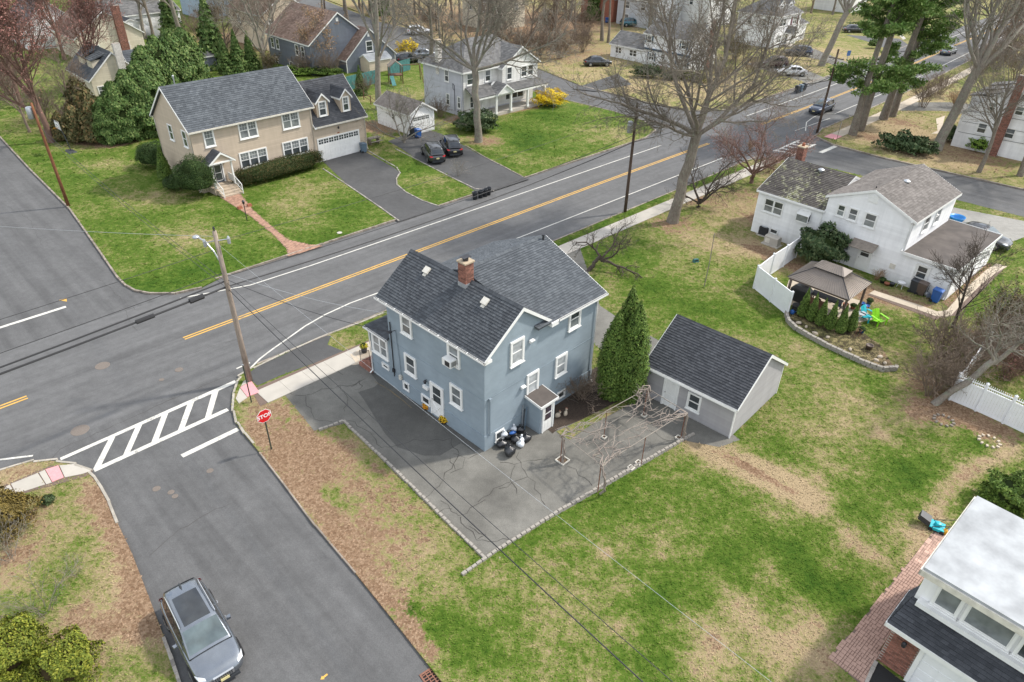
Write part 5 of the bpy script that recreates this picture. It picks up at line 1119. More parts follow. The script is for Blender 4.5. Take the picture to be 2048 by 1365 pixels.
gable_body(Vh,5.8,12.2,-.9,0,2.9,5.35,7.4,'y',M_SHAKE,'gable_bay');gable_roof(Vh,5.8,12.2,-.9,3.5,5.48,7.55,'y',M_SH_GREY,oh=.3,og=.3,exp=.25,tab=.4,seed=64)
fb=face_frame((5.8,-.9),(12.2,-.9));siding(Vh,fb,0,6.4,3.0,[(0,5.3),(3.2,7.35),(6.4,5.3)],M_SHAKE,.25)
for x0,x1 in ((3.3,4.4),(4.5,5.6)):window(Vh,fb,x0,x1,3.7,5.1,trim=.1)
window(Vh,fb,.7,1.7,3.7,5.3,trim=.1)
MB().box(.1,12.3,-2.3,-.002,-.1,.35).build('porch_floor',M_CONC,Vh)
shingle_slope(Vh,(-.3,-2.55,2.80),(12.7,-2.55,2.80),(12.3,-.05,3.55),(.3,-.05,3.55),M_SH_GREY,.25,.4,seed=66)
MB().box(-.25,12.65,-2.52,-2.36,2.5,2.72).build('porch_beam',M_TRIM,Vh)
gable_body(Vh,3.4,6.0,-2.75,-.4,2.72,2.9,3.75,'y',M_TRIM,'porch_pediment');gable_roof(Vh,3.4,6.0,-2.75,-1.0,2.95,3.85,'y',M_SH_GREY,oh=.2,og=.12,exp=.25,tab=.4,seed=68)
for x in (.2,3.4,5.95,9.0,12.2):m=MB();m.box(x-.12,x+.12,-2.5,-2.26,.3,2.5);m.box(x-.17,x+.17,-2.54,-2.22,.3,.5);m.build('porch_column',M_TRIM,Vh)
door(Vh,vf,3.0,4.1,.36,2.45,M_TRIM,M_GLASS,gz=.4);window(Vh,vf,1.0,1.7,.9,2.4,trim=.09);window(Vh,vf,7.2,10.6,.9,2.45,lights=3,trim=.1)
ch=brick_stack(Vh,-.05,.55,4.6,5.2,4.4,8.4,'chimney',M_WCHIM,M_MORTAR);MB().box(-.12,.62,4.53,5.27,8.4,8.48).build('chimney_crown',M_CROWN,ch)
m=MB();m.tube([(-.06,1.6,.5),(-.06,1.6,3.6),(-.06,1.9,3.8),(-.06,1.9,3.2),(-.06,1.6,3.0)],.03,5);m.build('conduit',M_DARKMETAL,Vh)
downspout(Vh,0,.12,.2,5.3,(-1,0),M_TRIM)
m=MB();m.tube([(-1.8,-1.0,.1),(-1.8,-1.0,1.1)],.05,5);m.tube([(.0,-1.6,.35),(.0,-1.6,1.35)],.05,5);m.tube([(-1.8,-1.0,1.1),(0,-1.6,1.4)],.05,5);m.build('side_rail',M_GREYWOOD,Vh)
# its small garage
Sg=thing('garage_building','small white garage with worn brown gable roof beside the porch house driveway','garage',frame_at(821.6,271.5),R(45))
gable_body(Sg,0,3.55,0,6.5,-.2,2.4,3.4,'y',M_SID_WHITE);siding(Sg,face_frame((0,6.5),(0,0)),0,6.5,.1,2.35,M_SID_WHITE,.2);siding(Sg,face_frame((0,0),(3.55,0)),0,3.55,.1,[(0,2.35),(1.77,3.35),(3.55,2.35)],M_SID_WHITE,.2)
gable_roof(Sg,0,3.55,0,6.5,2.52,3.55,'y',M_SH_BROWN,oh=.25,og=.25,exp=.2,tab=.3,seed=70);garage_door(Sg,face_frame((0,0),(3.55,0)),.42,2.78,.0,1.95,4,4);window(Sg,face_frame((0,6.5),(0,0)),3.0,3.6,1.1,1.9,trim=.06)
# slate blue house behind the beige one
Sl=thing('gabled_house','slate blue house with stepped double gables behind the teal fence','house',frame_at(779.7,132.6),R(45))
gable_body(Sl,-7.9,1.1,0,2.4,-1.2,1.85,5.75,'y',M_SID_SLATE);gable_body(Sl,-12.5,-2.2,2.2,15,-1.2,4.3,8.1,'y',M_SID_SLATE)
sf=face_frame((-7.9,0),(1.1,0));siding(Sl,sf,0,9,-.5,[(0,1.8),(4.5,5.7),(9,1.8)],M_SID_SLATE,.25);siding(Sl,face_frame((-12.5,2.2),(-2.2,2.2)),0,10.3,0,[(0,4.2),(5.15,8.05),(10.3,4.2)],M_SID_SLATE,.25);sl2=face_frame((-12.5,15),(-12.5,2.2));siding(Sl,sl2,0,12.8,-.5,4.2,M_SID_SLATE,.25)
gable_roof(Sl,-7.9,1.1,0,2.6,1.98,5.92,'y',M_SH_TAN,oh=.2,og=.2,exp=.25,tab=.4,seed=72);gable_roof(Sl,-12.5,-2.2,2.2,15,4.45,8.28,'y',M_SH_TAN,oh=.3,og=.25,exp=.25,tab=.4,seed=74)
window(Sl,sf,3.7,5.0,2.6,4.2,trim=.12,rows=2);window(Sl,sf,3.2,4.4,-.3,.9,trim=.1);window(Sl,sf,7.0,8.2,.2,1.5,trim=.1)
MB().box(-3.75,-3.4,-.06,0,4.75,5.2).build('gable_vent',M_TRIM,Sl);MB().box(-7.6,-7.2,2.14,2.2,7.0,7.5).build('gable_vent',M_TRIM,Sl)
for u0 in (1.0,2.6,8.5,10.2):window(Sl,sl2,u0,u0+1.0,2.2,3.8,trim=.1)
for u0 in (1.5,6.0,8.5):window(Sl,sl2,u0,u0+1.1,-.4,1.0,trim=.1)
for x in (-7.95,1.05):MB().box(x,x+.12,-.05,.05,-1,1.8).build('corner_board',M_TRIM,Sl)
# generic houses further out
def plain_house(name,label,u,v,zc,ang,lx,ly,ze,zr,axis,wm,rm,wins=(),oh=.3,roof='gable',seed=0,z0=-1.0,exp=.3,tab=.5):
 """near corner (local 0,0) of the eaves stands under survey ray (u, v) at height zc"""
 p=P(u,v,zc);o=thing(name,label,'house',(p.x,p.y,0),R(ang))
 F0,F1=face_frame((0,ly),(0,0)),face_frame((0,0),(lx,0))
 if roof=='gable':
  gable_body(o,0,lx,0,ly,z0,ze,zr-.12,axis,wm);gable_roof(o,0,lx,0,ly,ze+.12,zr,axis,rm,oh=oh,og=.25,exp=exp,tab=tab,seed=seed)
  g1=[(0,ze-.02),(lx/2,zr-.15),(lx,ze-.02)] if axis=='y' else ze;g0=[(0,ze-.02),(ly/2,zr-.15),(ly,ze-.02)] if axis=='x' else ze
 else:
  MB().box(0,lx,0,ly,z0,ze).build('wall',wm,o);hip_roof(o,0,lx,0,ly,ze+.14,zr,rm,oh=oh,exp=exp,tab=tab,seed=seed);g0=g1=ze-.05
 siding(o,F0,0,ly,.2,g0,wm,.25);siding(o,F1,0,lx,.2,g1,wm,.25)
 for f,a,b,za,zb,*n in wins:window(o,F0 if f==0 else F1,a,b,za,zb,lights=n[0] if n else 1,glass=[M_GLASS,M_GLASS_B],trim=.1)
 return o,F0,F1
o,F0,F1=plain_house('garrison_house','white garrison colonial with navy shutters seen through the big bare tree',1385.9,82.5,4.8,45,7.2,9.0,4.8,6.7,'y',M_SID_WHITE,M_SH_GREY,[(0,.35,1.35,3.35,4.5),(0,7.0,8.0,3.35,4.5),(0,6.6,8.6,.75,2.0,3),(0,1.1,2.2,.8,2.0,2),(1,2,3,3.4,4.6),(1,4.5,5.5,3.4,4.6),(1,2,3,.8,2.0)],seed=80)
for a in (.12,1.39,6.77,8.04):m=MB();wall_box(m,F0,a,a+.26,3.35,4.5,0,.05);m.build('shutter',M_SHUTTER,o)
for a in (6.35,8.62,.85,2.22):m=MB();wall_box(m,F0,a,a+.24,.75,2.0,0,.05);m.build('shutter',M_SHUTTER,o)
door(o,F0,3.4,4.5,.3,2.2,M_TRIM,M_GLASS,gz=.4);m=MB();wall_box(m,F0,0,9.0,2.35,2.62,0,.22);m.build('overhang_band',M_SHUTTER,o)
for k in range(4):m=MB();wall_box(m,F0,3.0,5.0,-.1,.3-.1*k,.3*k+.002,.3*(k+1));m.build('step',M_BRICK,o)
MB().box(.4,5.6,9.004,16.2,-1,2.2).build('wing_wall',M_SID_WHITE,o);gable_roof(o,.4,5.6,9.2,16.2,2.3,3.9,'y',M_SH_GREY,oh=.3,og=.2,exp=.3,tab=.5,seed=82)
FW=face_frame((.4,16.2),(.4,9.0));window(o,FW,4.0,5.6,.7,1.8,lights=2,trim=.1);window(o,FW,1.0,2.4,.7,1.8,lights=2,trim=.1)
brick_stack(o,4.6,5.4,-.45,0,0,7.4)
o,F0,F1=plain_house('hipped_house','large white house with hipped grey roof and maroon shutters beyond the parked cars',1557,34.5,5.4,45,9.0,8.0,5.35,8.4,'x',M_SID_WHITE,M_SH_GREY,[(0,5.0,6.0,3.6,4.9),(0,2.0,3.0,3.6,4.9),(1,1.0,3.4,3.6,5.0,2),(1,5.9,7.4,3.6,5.0,2),(1,6.6,8.6,.8,2.4,2),(1,1.2,2.6,.8,2.2,2)],roof='hip',seed=84)
for a in (5.2,7.5):m=MB();wall_box(m,F1,a,a+.5,3.5,5.0,0,.06);m.build('shutter',M_SHUT_RED,o)
MB().box(9.004,14.0,.8,7.0,-1,3.0).build('wing_wall',M_SID_WHITE,o);hip_roof(o,9.1,14.0,.8,7.0,3.1,4.8,M_SH_GREY,oh=.3,exp=.3,tab=.5,seed=86)
m=MB();m.box(3.8,5.6,-1.6,0,-.1,.3);m.build('stoop',M_CONC,o);gable_body(o,3.8,5.6,-1.7,0,2.5,2.55,3.4,'y',M_TRIM,'door_hood');gable_roof(o,3.8,5.6,-1.7,0,2.62,3.5,'y',M_SH_GREY,oh=.2,og=.1,exp=.3,tab=.5,seed=87)
door(o,F1,4.1,5.2,.3,2.4,M_DOORDARK,M_GLASS,gz=.5)
for x in (2.0,5.6):gable_body(o,x,x+1.8,1.2,4,6.0,7.0,7.7,'y',M_SID_WHITE,'dormer');gable_roof(o,x,x+1.8,1.2,4,7.1,7.85,'y',M_SH_GREY,oh=.15,og=.15,exp=.3,tab=.5,seed=88);window(o,face_frame((x,1.2),(x+1.8,1.2)),.4,1.4,6.1,7.0,trim=.08)
p=frame_at(1900.6,291.1)
Rh=thing('cape_house','white cape house with three slate dormers and a tall brick chimney at the right edge','house',p,R(45))
gable_body(Rh,0,11,-8.6,0,-.5,3.75,7.45,'x',M_SID_WHITE);siding(Rh,face_frame((0,0),(0,-8.6)),0,8.6,.2,[(0,3.7),(4.3,7.4),(8.6,3.7)],M_SID_WHITE,.3)
gable_roof(Rh,0,11,-8.6,0,3.9,7.6,'x',M_SH_GREY,oh=.3,og=.2,exp=.25,tab=.4,seed=90)
rf=face_frame((0,0),(0,-8.6))
for a,b,za,zb in ((2.2,3.1,4.5,5.5),(4.9,5.8,4.6,5.6),(2.0,3.0,2.0,3.15),(4.8,5.8,2.05,3.2),(6.8,7.7,2.05,3.2),(3.6,4.8,.3,.8)):window(Rh,rf,a,b,za,zb,trim=.08,glass=[M_GLASS,M_GLASS_B])
brick_stack(Rh,-.5,0,-4.9,-4.1,-.2,8.7,lb=.25,hb=.09)
for x in (1.0,4.6,8.2):MB().box(x,x+1.9,-2.6,-.15,4.0,5.7).build('dormer',M_SID_WHITE,Rh);shingle_slope(Rh,(x+2.05,.1,5.62),(x-.15,.1,5.62),(x-.15,-3.4,6.5),(x+2.05,-3.4,6.5),M_SH_GREY,.25,.4,seed=92)
for k in range(3):m=MB();m.tube([(-.06,-.3-k*.02,1.7+k*1.2),(-.06,-8.4,1.9+k*1.2)],.02,4);m.build('wall_cable',M_CABLE,Rh)
# house at the bottom right
K17=thing('flat_roofed_house','white two-storey house with white membrane roof, dark shingle skirt and brick garage front','house',frame_at(1753.6,1318.4),R(43))
MB().box(0,5.4,-12,0,-.2,2.3).build('lower_wall',M_MORTAR,K17);MB().box(.95,5.35,-12,-.05,2.3,4.7).build('upper_wall',M_SID_WHITE,K17)
mb=MB();rg=random.Random(3)
for r in range(30):
 z=.02+r*.075
 for k in range(6):
  a=-.02-k*.215-(r%2)*.107;b=a-.205
  if b<-1.02:b=-1.02
  if a-b>.04:mb.box(-.022,-.001,b,a,z,z+.066)
mb.build('brick',M_BRICK,K17,kind='stuff')
mb=MB()
for r in range(30):
 for k in range(42):
  a=.02+k*.215+(r%2)*.107
  if a<5.15:mb.box(a,a+.205,.001,.022,.02+r*.075,.086+r*.075)
mb.build('brick',M_BRICK,K17,kind='stuff')
gd=face_frame((0,0),(0,-12));m=MB();wall_box(m,gd,1.05,1.2,0,2.1,0,.10);wall_box(m,gd,6.1,6.25,0,2.1,0,.10);wall_box(m,gd,1.2,6.1,1.98,2.1,0,.105);m.build('door_frame',M_TRIM,K17)
m=MB();wall_box(m,gd,1.2,6.1,.0,1.97,.01,.03);gdo=m.build('garage_door',M_VINYL,K17)
for r in range(4):
 for c in range(8):m=MB();a=1.24+c*.61;wall_box(m,gd,a,a+.54,.05+r*.49,.46+r*.49,.03,.045);m.build('panel',M_VINYL,gdo)
MB().box(-1.2,0,-6.0,-1.2,.0,.012).build('door_sill',M_CONC,K17)
shingle_slope(K17,(-.32,.22,2.40),(-.32,-12,2.40),(1.0,-12,3.02),(1.0,-.02,3.02),M_SH_DARK,.16,.24,seed=95)
shingle_slope(K17,(1.7,.22,2.40),(-.32,.22,2.40),(1.0,-.02,3.02),(1.7,-.02,3.02),M_SH_DARK,.16,.24,seed=96)
m=MB();m.box(-.36,-.32,-12,.26,2.22,2.42);m.box(-.36,1.75,.225,.262,2.22,2.421);m.build('fascia',M_TRIM,K17)
MB().slab([(.35,.05,4.95),(.35,-12,4.95),(5.5,-12,4.98),(5.5,.05,4.98)][::-1],.16).build('flat_roof',M_MEMB,K17)
m=MB();m.box(.28,.345,-12,.12,4.74,5.0);m.box(.28,5.56,.055,.12,4.74,5.005);m.build('roof_edge',M_GUTTER,K17)
m=MB()
for y in (-2.0,-4.0,-6.0):m.box(.4,5.45,y-.008,y+.008,4.965,4.99)
for x in (2.0,3.8):m.box(x-.008,x+.008,-12,0,4.96,4.988)
for pc in (m,):pc.build('membrane_seam',simple('membrane_seam_grey',(.15,.155,.16),.8),K17,kind='stuff')
uf=face_frame((.95,0),(.95,-12))
window(K17,uf,.55,1.45,3.25,4.45,rows=1,glass=M_GLASS_B,trim=.09);window(K17,uf,1.55,3.15,3.25,4.45,rows=1,glass=M_GLASS_B,trim=.09);window(K17,uf,3.25,4.15,3.25,4.45,rows=1,glass=M_GLASS,trim=.09)
m=MB();wall_box(m,uf,.2,4.6,2.98,3.2,0,.32);m.build('window_ledge',M_TRIM,K17)
m=MB();m.tube([(-.02,-.55,1.7),(-.14,-.55,1.75)],.03,6);m.lathe([(.03,-.12),(.08,-.08),(.09,.1),(.02,.16)],10,(-.16,-.55,1.7));m.build('wall_lamp',M_DARKMETAL,K17)
pv=MB().prism([tuple(p) for p in px([(1692,1275),(1700,1270),(1868,1062),(1894,1070),(1890,1085),(1765,1290),(1740,1362),(1725,1372),(1660,1318)])],-.03,.012).build('paver_walk',M_PAVER_GAP,None,kind='structure')
pv_poly=[(p.x,p.y) for p in px([(1661,1317),(1868,1063),(1893,1072),(1888,1090),(1752,1322),(1738,1360),(1724,1370)])]
ka=R(43);kx,ky=Vector((math.cos(ka),math.sin(ka))),Vector((-math.sin(ka),math.cos(ka)));k0=P2(1753.6,1318.4)
pm=[]
for L,W in ((.20,.10),(.20,.20),(.10,.20)):
 m=MB();a,b=L/2-.005,W/2-.005
 m.add([(-a,-b,0),(a,-b,0),(a,b,0),(-a,b,0),(-a+.006,-b+.006,.03),(a-.006,-b+.006,.03),(a-.006,b-.006,.03),(-a+.006,b-.006,.03)],[(4,5,6,7),(0,1,5,4),(1,2,6,5),(2,3,7,6),(3,0,4,7)]);pm.append(m.mesh('paver',M_PAVER))
pieces=[];x=-2.2;r=0;rg=random.Random(9)
while x<9.6:
 y=-.1-(r%2)*.1
 while y<1.9:
  k=rg.choice((0,0,1))
  L=.20 if k in (0,1) else .1
  W=.10 if k==0 else .20
  c=k0+kx*(x+.1)+ky*(y+W/2)
  if inside(pv_poly,np.array([c.x]),np.array([c.y]))[0]:pieces.append((c,k))
  y+=W
 x+=.2;r+=1
pieces.sort(key=lambda q:q[0].length)
for c,k in pieces[:300]:link('paver',pm[k],pv,(c.x,c.y,.008+rg.uniform(0,.006)),ka)
mb=MB()
for c,k in pieces[300:]:rot_box(mb,c.x,c.y,.008,.19,(.09 if k==0 else .19),.03+rg.uniform(0,.006),ka)
mb.build('paver',M_PAVER,pv,kind='stuff')
sheet('driveway',px([(1690,1400),(1738,1362),(1752,1322),(1800,1360),(1900,1400)]),.014,M_SEAL)
kerb_strip('driveway_edging',px([(1752,1324),(1742,1345),(1730,1372)]),.14,-.02,.06,.3,M_KERB,.012,.008,44)
# houses in the upper left
o,F0,F1=plain_house('cottage','cream cottage with white brick chimney and dormer behind the tall evergreens',181,160,2.6,45,6.5,9,2.6,5.6,'y',M_SID_CREAM,M_SH_SLATE,[(1,.5,1.6,.5,1.7),(0,4,5,.8,1.9)],seed=100)
brick_stack(o,3.6,4.5,-.55,0,-.5,6.6,'chimney',M_WCHIM);
for y in (1.2,4.6):MB().box(1.0,3,y,y+2.0,3.2,4.6).build('dormer',M_SID_CREAM,o);shingle_slope(o,(.85,y+2.2,4.62),(.85,y-.2,4.62),(3.2,y-.2,5.4),(3.2,y+2.2,5.4),M_SH_SLATE,.3,.5,seed=101)
gable_body(o,6.0,14,1.5,7,-1,2.4,4.6,'x',M_SID_CREAM,'wing_wall');gable_roof(o,6.0,14,1.5,7,2.5,4.75,'x',M_SH_SLATE,exp=.3,tab=.5,seed=102)
o,F0,F1=plain_house('brick_chimney_house','cream gabled house with red brick chimney far left behind the red-budded trees',150,78,3.4,45,10,12,3.4,7.0,'y',M_SID_CREAM,M_SH_TAN,[(1,2,3.2,1,2.2),(1,6.5,7.7,1,2.2),(0,3,4,1,2.2)],seed=104)
brick_stack(o,6.2,7.4,-.6,0,-1,7.6)
o,F0,F1=plain_house('ranch_house','white ranch house with long mid grey roof at the upper left',190,38,2.9,52,16,8,2.9,5.2,'x',M_SID_WHITE,M_SH_GREY,[(1,2,3.6,1,2.2,2),(1,7,8.2,1,2.2)],seed=106)
for a in (1.7,3.65):m=MB();wall_box(m,F1,a,a+.25,1,2.2,0,.06);m.build('shutter',M_SHUTTER,o)
o,F0,F1=plain_house('gable_cottage','white weathered gabled cottage in the upper left corner',45,60,3.2,45,9,12,3.2,7.2,'y',M_SID_WHITE,M_SH_SLATE,[(1,2,3,1,2.2),(1,5,6,1,2.2)],seed=108)
def shed(label,u,v,z0,ang,lx,ly,ze,zr,axis,wm,rm,seed):
 p=P(u,v,0);o=thing('shed',label,'shed',(p.x,p.y,0),R(ang))
 gable_body(o,0,lx,0,ly,z0,ze,zr-.08,axis,wm);gable_roof(o,0,lx,0,ly,ze+.06,zr,axis,rm,oh=.15,og=.12,exp=.3,tab=.5,seed=seed)
 siding(o,face_frame((0,ly),(0,0)),0,ly,.1,ze if axis=='y' else [(0,ze),(ly/2,zr-.1),(ly,ze)],wm,.3);siding(o,face_frame((0,0),(lx,0)),0,lx,.1,ze if axis=='x' else [(0,ze),(lx/2,zr-.1),(lx,ze)],wm,.3)
 return o
shed('white shed with dark roof beside the white fence upper left',243,82,-.5,45,4.5,3.5,2.4,3.4,'y',M_SID_WHITE,M_SH_DARK,110)
shed('grey shed half hidden behind the tall evergreen hedge',398,146,-.5,45,3,2.5,2.2,3.0,'x',M_SID_SLATE,M_SH_GREY,112)
shed('cream storage shed with white roof behind the teal fence',740,148,-.5,45,4.0,2.6,1.9,2.6,'x',M_SID_PEACH,M_MEMB,114)
# upper middle and far
plain_house('tan_house','pale tan tall house at the top edge left of the slate blue one',533,95,0.6,45,9,12,5.6,8.6,'y',M_SID_PEACH,M_SH_TAN,[(1,1,2,3.5,4.8),(1,5.2,6.2,3.5,4.8),(0,3,4,3.5,4.8)],seed=120,z0=-2)
plain_house('blue_house','powder blue house at the top edge left of centre',395,22,1.5,45,10,8,5.2,8,'x',siding_mat('powder_blue_siding',(.34,.42,.52)),M_SH_GREY,[(1,1,2,3.2,4.4),(1,4,5,3.2,4.4),(1,7,8,3.2,4.4)],seed=122)
plain_house('yellow_house','pale yellow house behind the thicket at the top edge',985,52,1.0,45,9,9,5.2,8,'y',M_SID_CREAM,M_SH_GREY,[(1,1,2,3.2,4.6),(1,6,7,3.2,4.6),(0,2,3,3.2,4.6),(0,6,7,3.2,4.6)],seed=124)
plain_house('brick_house','red brick house at the top edge behind the row of bare trunks',1225,40,.5,45,10,9,4.6,7.2,'x',simple('red_brick_wall',(.33,.13,.085),.9,var=.2,scale=4),M_SH_GREY,[(1,2,3.2,1.5,3.0),(0,3,4.2,1.5,3)],seed=126)
plain_house('grey_house','pale grey house behind the garrison colonial roof',1310,50,1.0,45,9,10,5.2,7.8,'y',siding_mat('light_grey_siding',(.52,.54,.57)),M_SH_GREY,[(0,2,3.2,3.2,4.6),(0,6,7.2,3.2,4.6),(0,2,3.2,.8,2.2),(1,2,3,3.2,4.6)],seed=128)
plain_house('tall_white_house','tall white house at the top edge behind the big bare tree',1415,42,1.5,45,9,10,6.0,9,'x',M_SID_WHITE,M_SH_GREY,[(0,2,3,4,5.4),(0,5,6,4,5.4),(0,2,3,1,2.4),(1,2,3,4,5.4),(1,6,7,4,5.4)],seed=130)
plain_house('far_white_house','white house far up the road behind the pines',1700,18,1.0,45,9,9,5,7.8,'x',M_SID_WHITE,M_SH_GREY,[(1,2,3,3,4.4),(1,6,7,3,4.4)],seed=132)
# vegetation kit
def tubes_np(branches,n):
 """branches: list of (pts Kx3 array, radii K); returns verts, quads"""
 groups={}
 for p,r in branches:groups.setdefault(len(p),[]).append((p,r))
 V,Fq,base=[],[],0
 for K,L in groups.items():
  Pn=np.array([p for p,_ in L]);Rn=np.array([r for _,r in L]);B=len(L)
  T=np.empty_like(Pn);T[:,1:-1]=Pn[:,2:]-Pn[:,:-2];T[:,0]=Pn[:,1]-Pn[:,0];T[:,-1]=Pn[:,-1]-Pn[:,-2]
  T/=np.linalg.norm(T,axis=2,keepdims=True)+1e-9
  ref=np.zeros_like(T);vert=np.abs(T[:,:1,2])>.9;ref[...,2]=1.0
  ref=np.where(vert[...,None],np.array([1.0,0,0]),ref)
  A=np.cross(T,ref);A/=np.linalg.norm(A,axis=2,keepdims=True)+1e-9;C=np.cross(A,T)
  w=np.arange(n)*2*math.pi/n
  ring=Pn[:,:,None,:]+Rn[:,:,None,None]*(A[:,:,None,:]*np.cos(w)[None,None,:,None]+C[:,:,None,:]*np.sin(w)[None,None,:,None])
  V.append(ring.reshape(-1,3))
  idx=base+np.arange(B*K*n).reshape(B,K,n)
  a,b=idx[:,:-1],idx[:,1:]
  Fq.append(np.stack([a,np.roll(a,-1,2),np.roll(b,-1,2),b],-1).reshape(-1,4));base+=B*K*n
 return np.concatenate(V),np.concatenate(Fq)
def grow(rng,p,d,L,r,lvl,maxl,out,kids,wig,trop,spread,taper=.45,lr=(.42,.68),first=.3,tips=None):
 n=6 if lvl==0 else (5 if lvl==1 else (4 if lvl==2 else 3))
 pts=[p];rad=[r];seg=L/n;q=p;dd=d
 for i in range(n):
  j=rng.normal(0,wig,3);j[2]+=trop*(0.3 if lvl==0 else 1)
  dd=dd+j;dd=dd/np.linalg.norm(dd);q=q+dd*seg;pts.append(q);rad.append(r*(1-(1-taper)*(i+1)/n))
 out.append((lvl,np.array(pts),np.array(rad)))
 if lvl>=maxl:
  if tips is not None:tips.append(pts[-1]);tips.append(pts[-2])
  return
 nk=kids[lvl]
 for k in range(nk):
  t=first+(1-first)*(k+rng.uniform(0,1))/nk;t=min(t,.999)
  i=min(int(t*n),n-1);f=t*n-i;bp=pts[i]*(1-f)+pts[i+1]*f;br=rad[i]*(1-f)+rad[i+1]*f
  ax=pts[i+1]-pts[i];ax=ax/np.linalg.norm(ax)
  o=rng.normal(0,1,3);o=o-ax*(o@ax);o/=np.linalg.norm(o)+1e-9
  ang=math.radians(rng.uniform(*spread))
  cd=ax*math.cos(ang)+o*math.sin(ang)
  cl=L*rng.uniform(*lr)*(1.15-.5*t);cr=min(br*.62,max(.006,r*.5*cl/(L*.55)))
  grow(rng,bp,cd,cl,cr,lvl+1,maxl,out,kids,wig*1.15,trop,spread,taper,lr,.18,tips)
 if lvl>0:
  grow(rng,pts[-1],dd,L*.5,rad[-1],lvl+1,maxl,out,kids,wig*1.1,trop,spread,taper,lr,.18,tips)
def rot_to(d):
 d=np.array(d,float);return d/np.linalg.norm(d)
def flakes_mesh(name,pos,nrm,size,aspect,mat,rng,up=0.0):
 """leaf-sized faces: a pointed quad at every position"""
 N=len(pos);pos=np.asarray(pos);nrm=nrm/(np.linalg.norm(nrm,axis=1,keepdims=True)+1e-9)
 t=rng.normal(0,1,(N,3));t[:,2]+=up;t-=nrm*np.sum(t*nrm,1,keepdims=True);t/=np.linalg.norm(t,axis=1,keepdims=True)+1e-9
 b=np.cross(nrm,t);s=size*rng.uniform(.6,1.3,(N,1))
 l=t*s*aspect;w=b*s*.5
 V=np.stack([pos-l*.5,pos+w-l*.05,pos+l*.5,pos-w-l*.05],1).reshape(-1,3)
 return np_mesh(name,V,np.arange(N*4).reshape(N,4),mat)
def bare_tree_mesh(seed,H,tr,levels=4,kids=(9,6,5,4,3),crown=.35,spread=(28,62),wig=.10,trop=.05,lean=(0,0),limbs=None,twig_r=.011,lr=(.42,.68),trunk_frac=.75,bark=None,buds=None,bud_size=.08,bud_n=1,fork=None):
 rng=np.random.default_rng(seed);out=[];tips=[] if buds is not None else None
 d0=rot_to((lean[0],lean[1],1));p0=np.zeros(3)
 if limbs is None:
  grow(rng,p0,d0,H*trunk_frac,tr,0,levels,out,kids,wig*.35,trop,spread,.35,lr,crown,tips)
 else:
  fk=np.array(fork,float);n=6;pts=[p0+fk*i/n+rng.normal(0,.06,3)*(0<i<n) for i in range(n+1)]
  out.append((0,np.array(pts),np.linspace(tr,tr*.82,n+1)))
  for lx,ly,lz,lr_ in limbs:
   v=np.array((lx,ly,lz),float);L=np.linalg.norm(v)
   grow(rng,fk-np.array((0,0,.4)),v/L,L*.8,tr*lr_,1,levels,out,kids,wig,trop,spread,.4,lr,.22,tips)
 for i,(l,p,r) in enumerate(out):
  if l==0:r[0]*=1.22
  r[:]=np.maximum(r,twig_r)
 big=[(p,r) for l,p,r in out if l<=1];mid=[(p,r) for l,p,r in out if l==2];small=[(p,r) for l,p,r in out if l>2]
 V,Fq=tubes_np(big,9);tm=np_mesh('trunk',V,Fq,bark or M_BARK,True)
 parts=[tubes_np(mid,5)] if mid else []
 if small:parts.append(tubes_np(small,3))
 Vs=np.concatenate([p[0] for p in parts]);off=0;Fs=[]
 for v_,f_ in parts:Fs.append(f_+off);off+=len(v_)
 cm=np_mesh('crown',Vs,np.concatenate(Fs),bark or M_BARK,True)
 bm=None
 if buds is not None:
  T=np.repeat(np.array(tips),bud_n,0);T=T+rng.normal(0,.12,T.shape)
  bm=flakes_mesh('buds',T,rng.normal(0,1,T.shape),bud_size,1.2,buds,rng)
 return tm,cm,bm
def place_tree(meshes,name,label,loc,rz=0,s=1.0,group=None,cat='tree',sink=.1):
 o=thing(name,label,cat,(loc[0],loc[1],-sink),rz,group);o.scale=(s,s,s) if not hasattr(s,'__len__') else s
 for nm,me in zip(('trunk','crown','buds'),meshes):
  if me is not None:link(nm,me,o)
 return o
def lathe_core(prof,n=12,seed=0,lump=.06):
 rg=random.Random(seed);m=MB();
 b=0
 for r,z in prof:
  for j in range(n):w=2*math.pi*j/n;k=1+rg.uniform(-lump,lump);m.v.append((r*k*math.cos(w),r*k*math.sin(w),z))
 for i in range(len(prof)-1):
  for j in range(n):m.f.append((i*n+j,i*n+(j+1)%n,(i+1)*n+(j+1)%n,(i+1)*n+j))
 return m
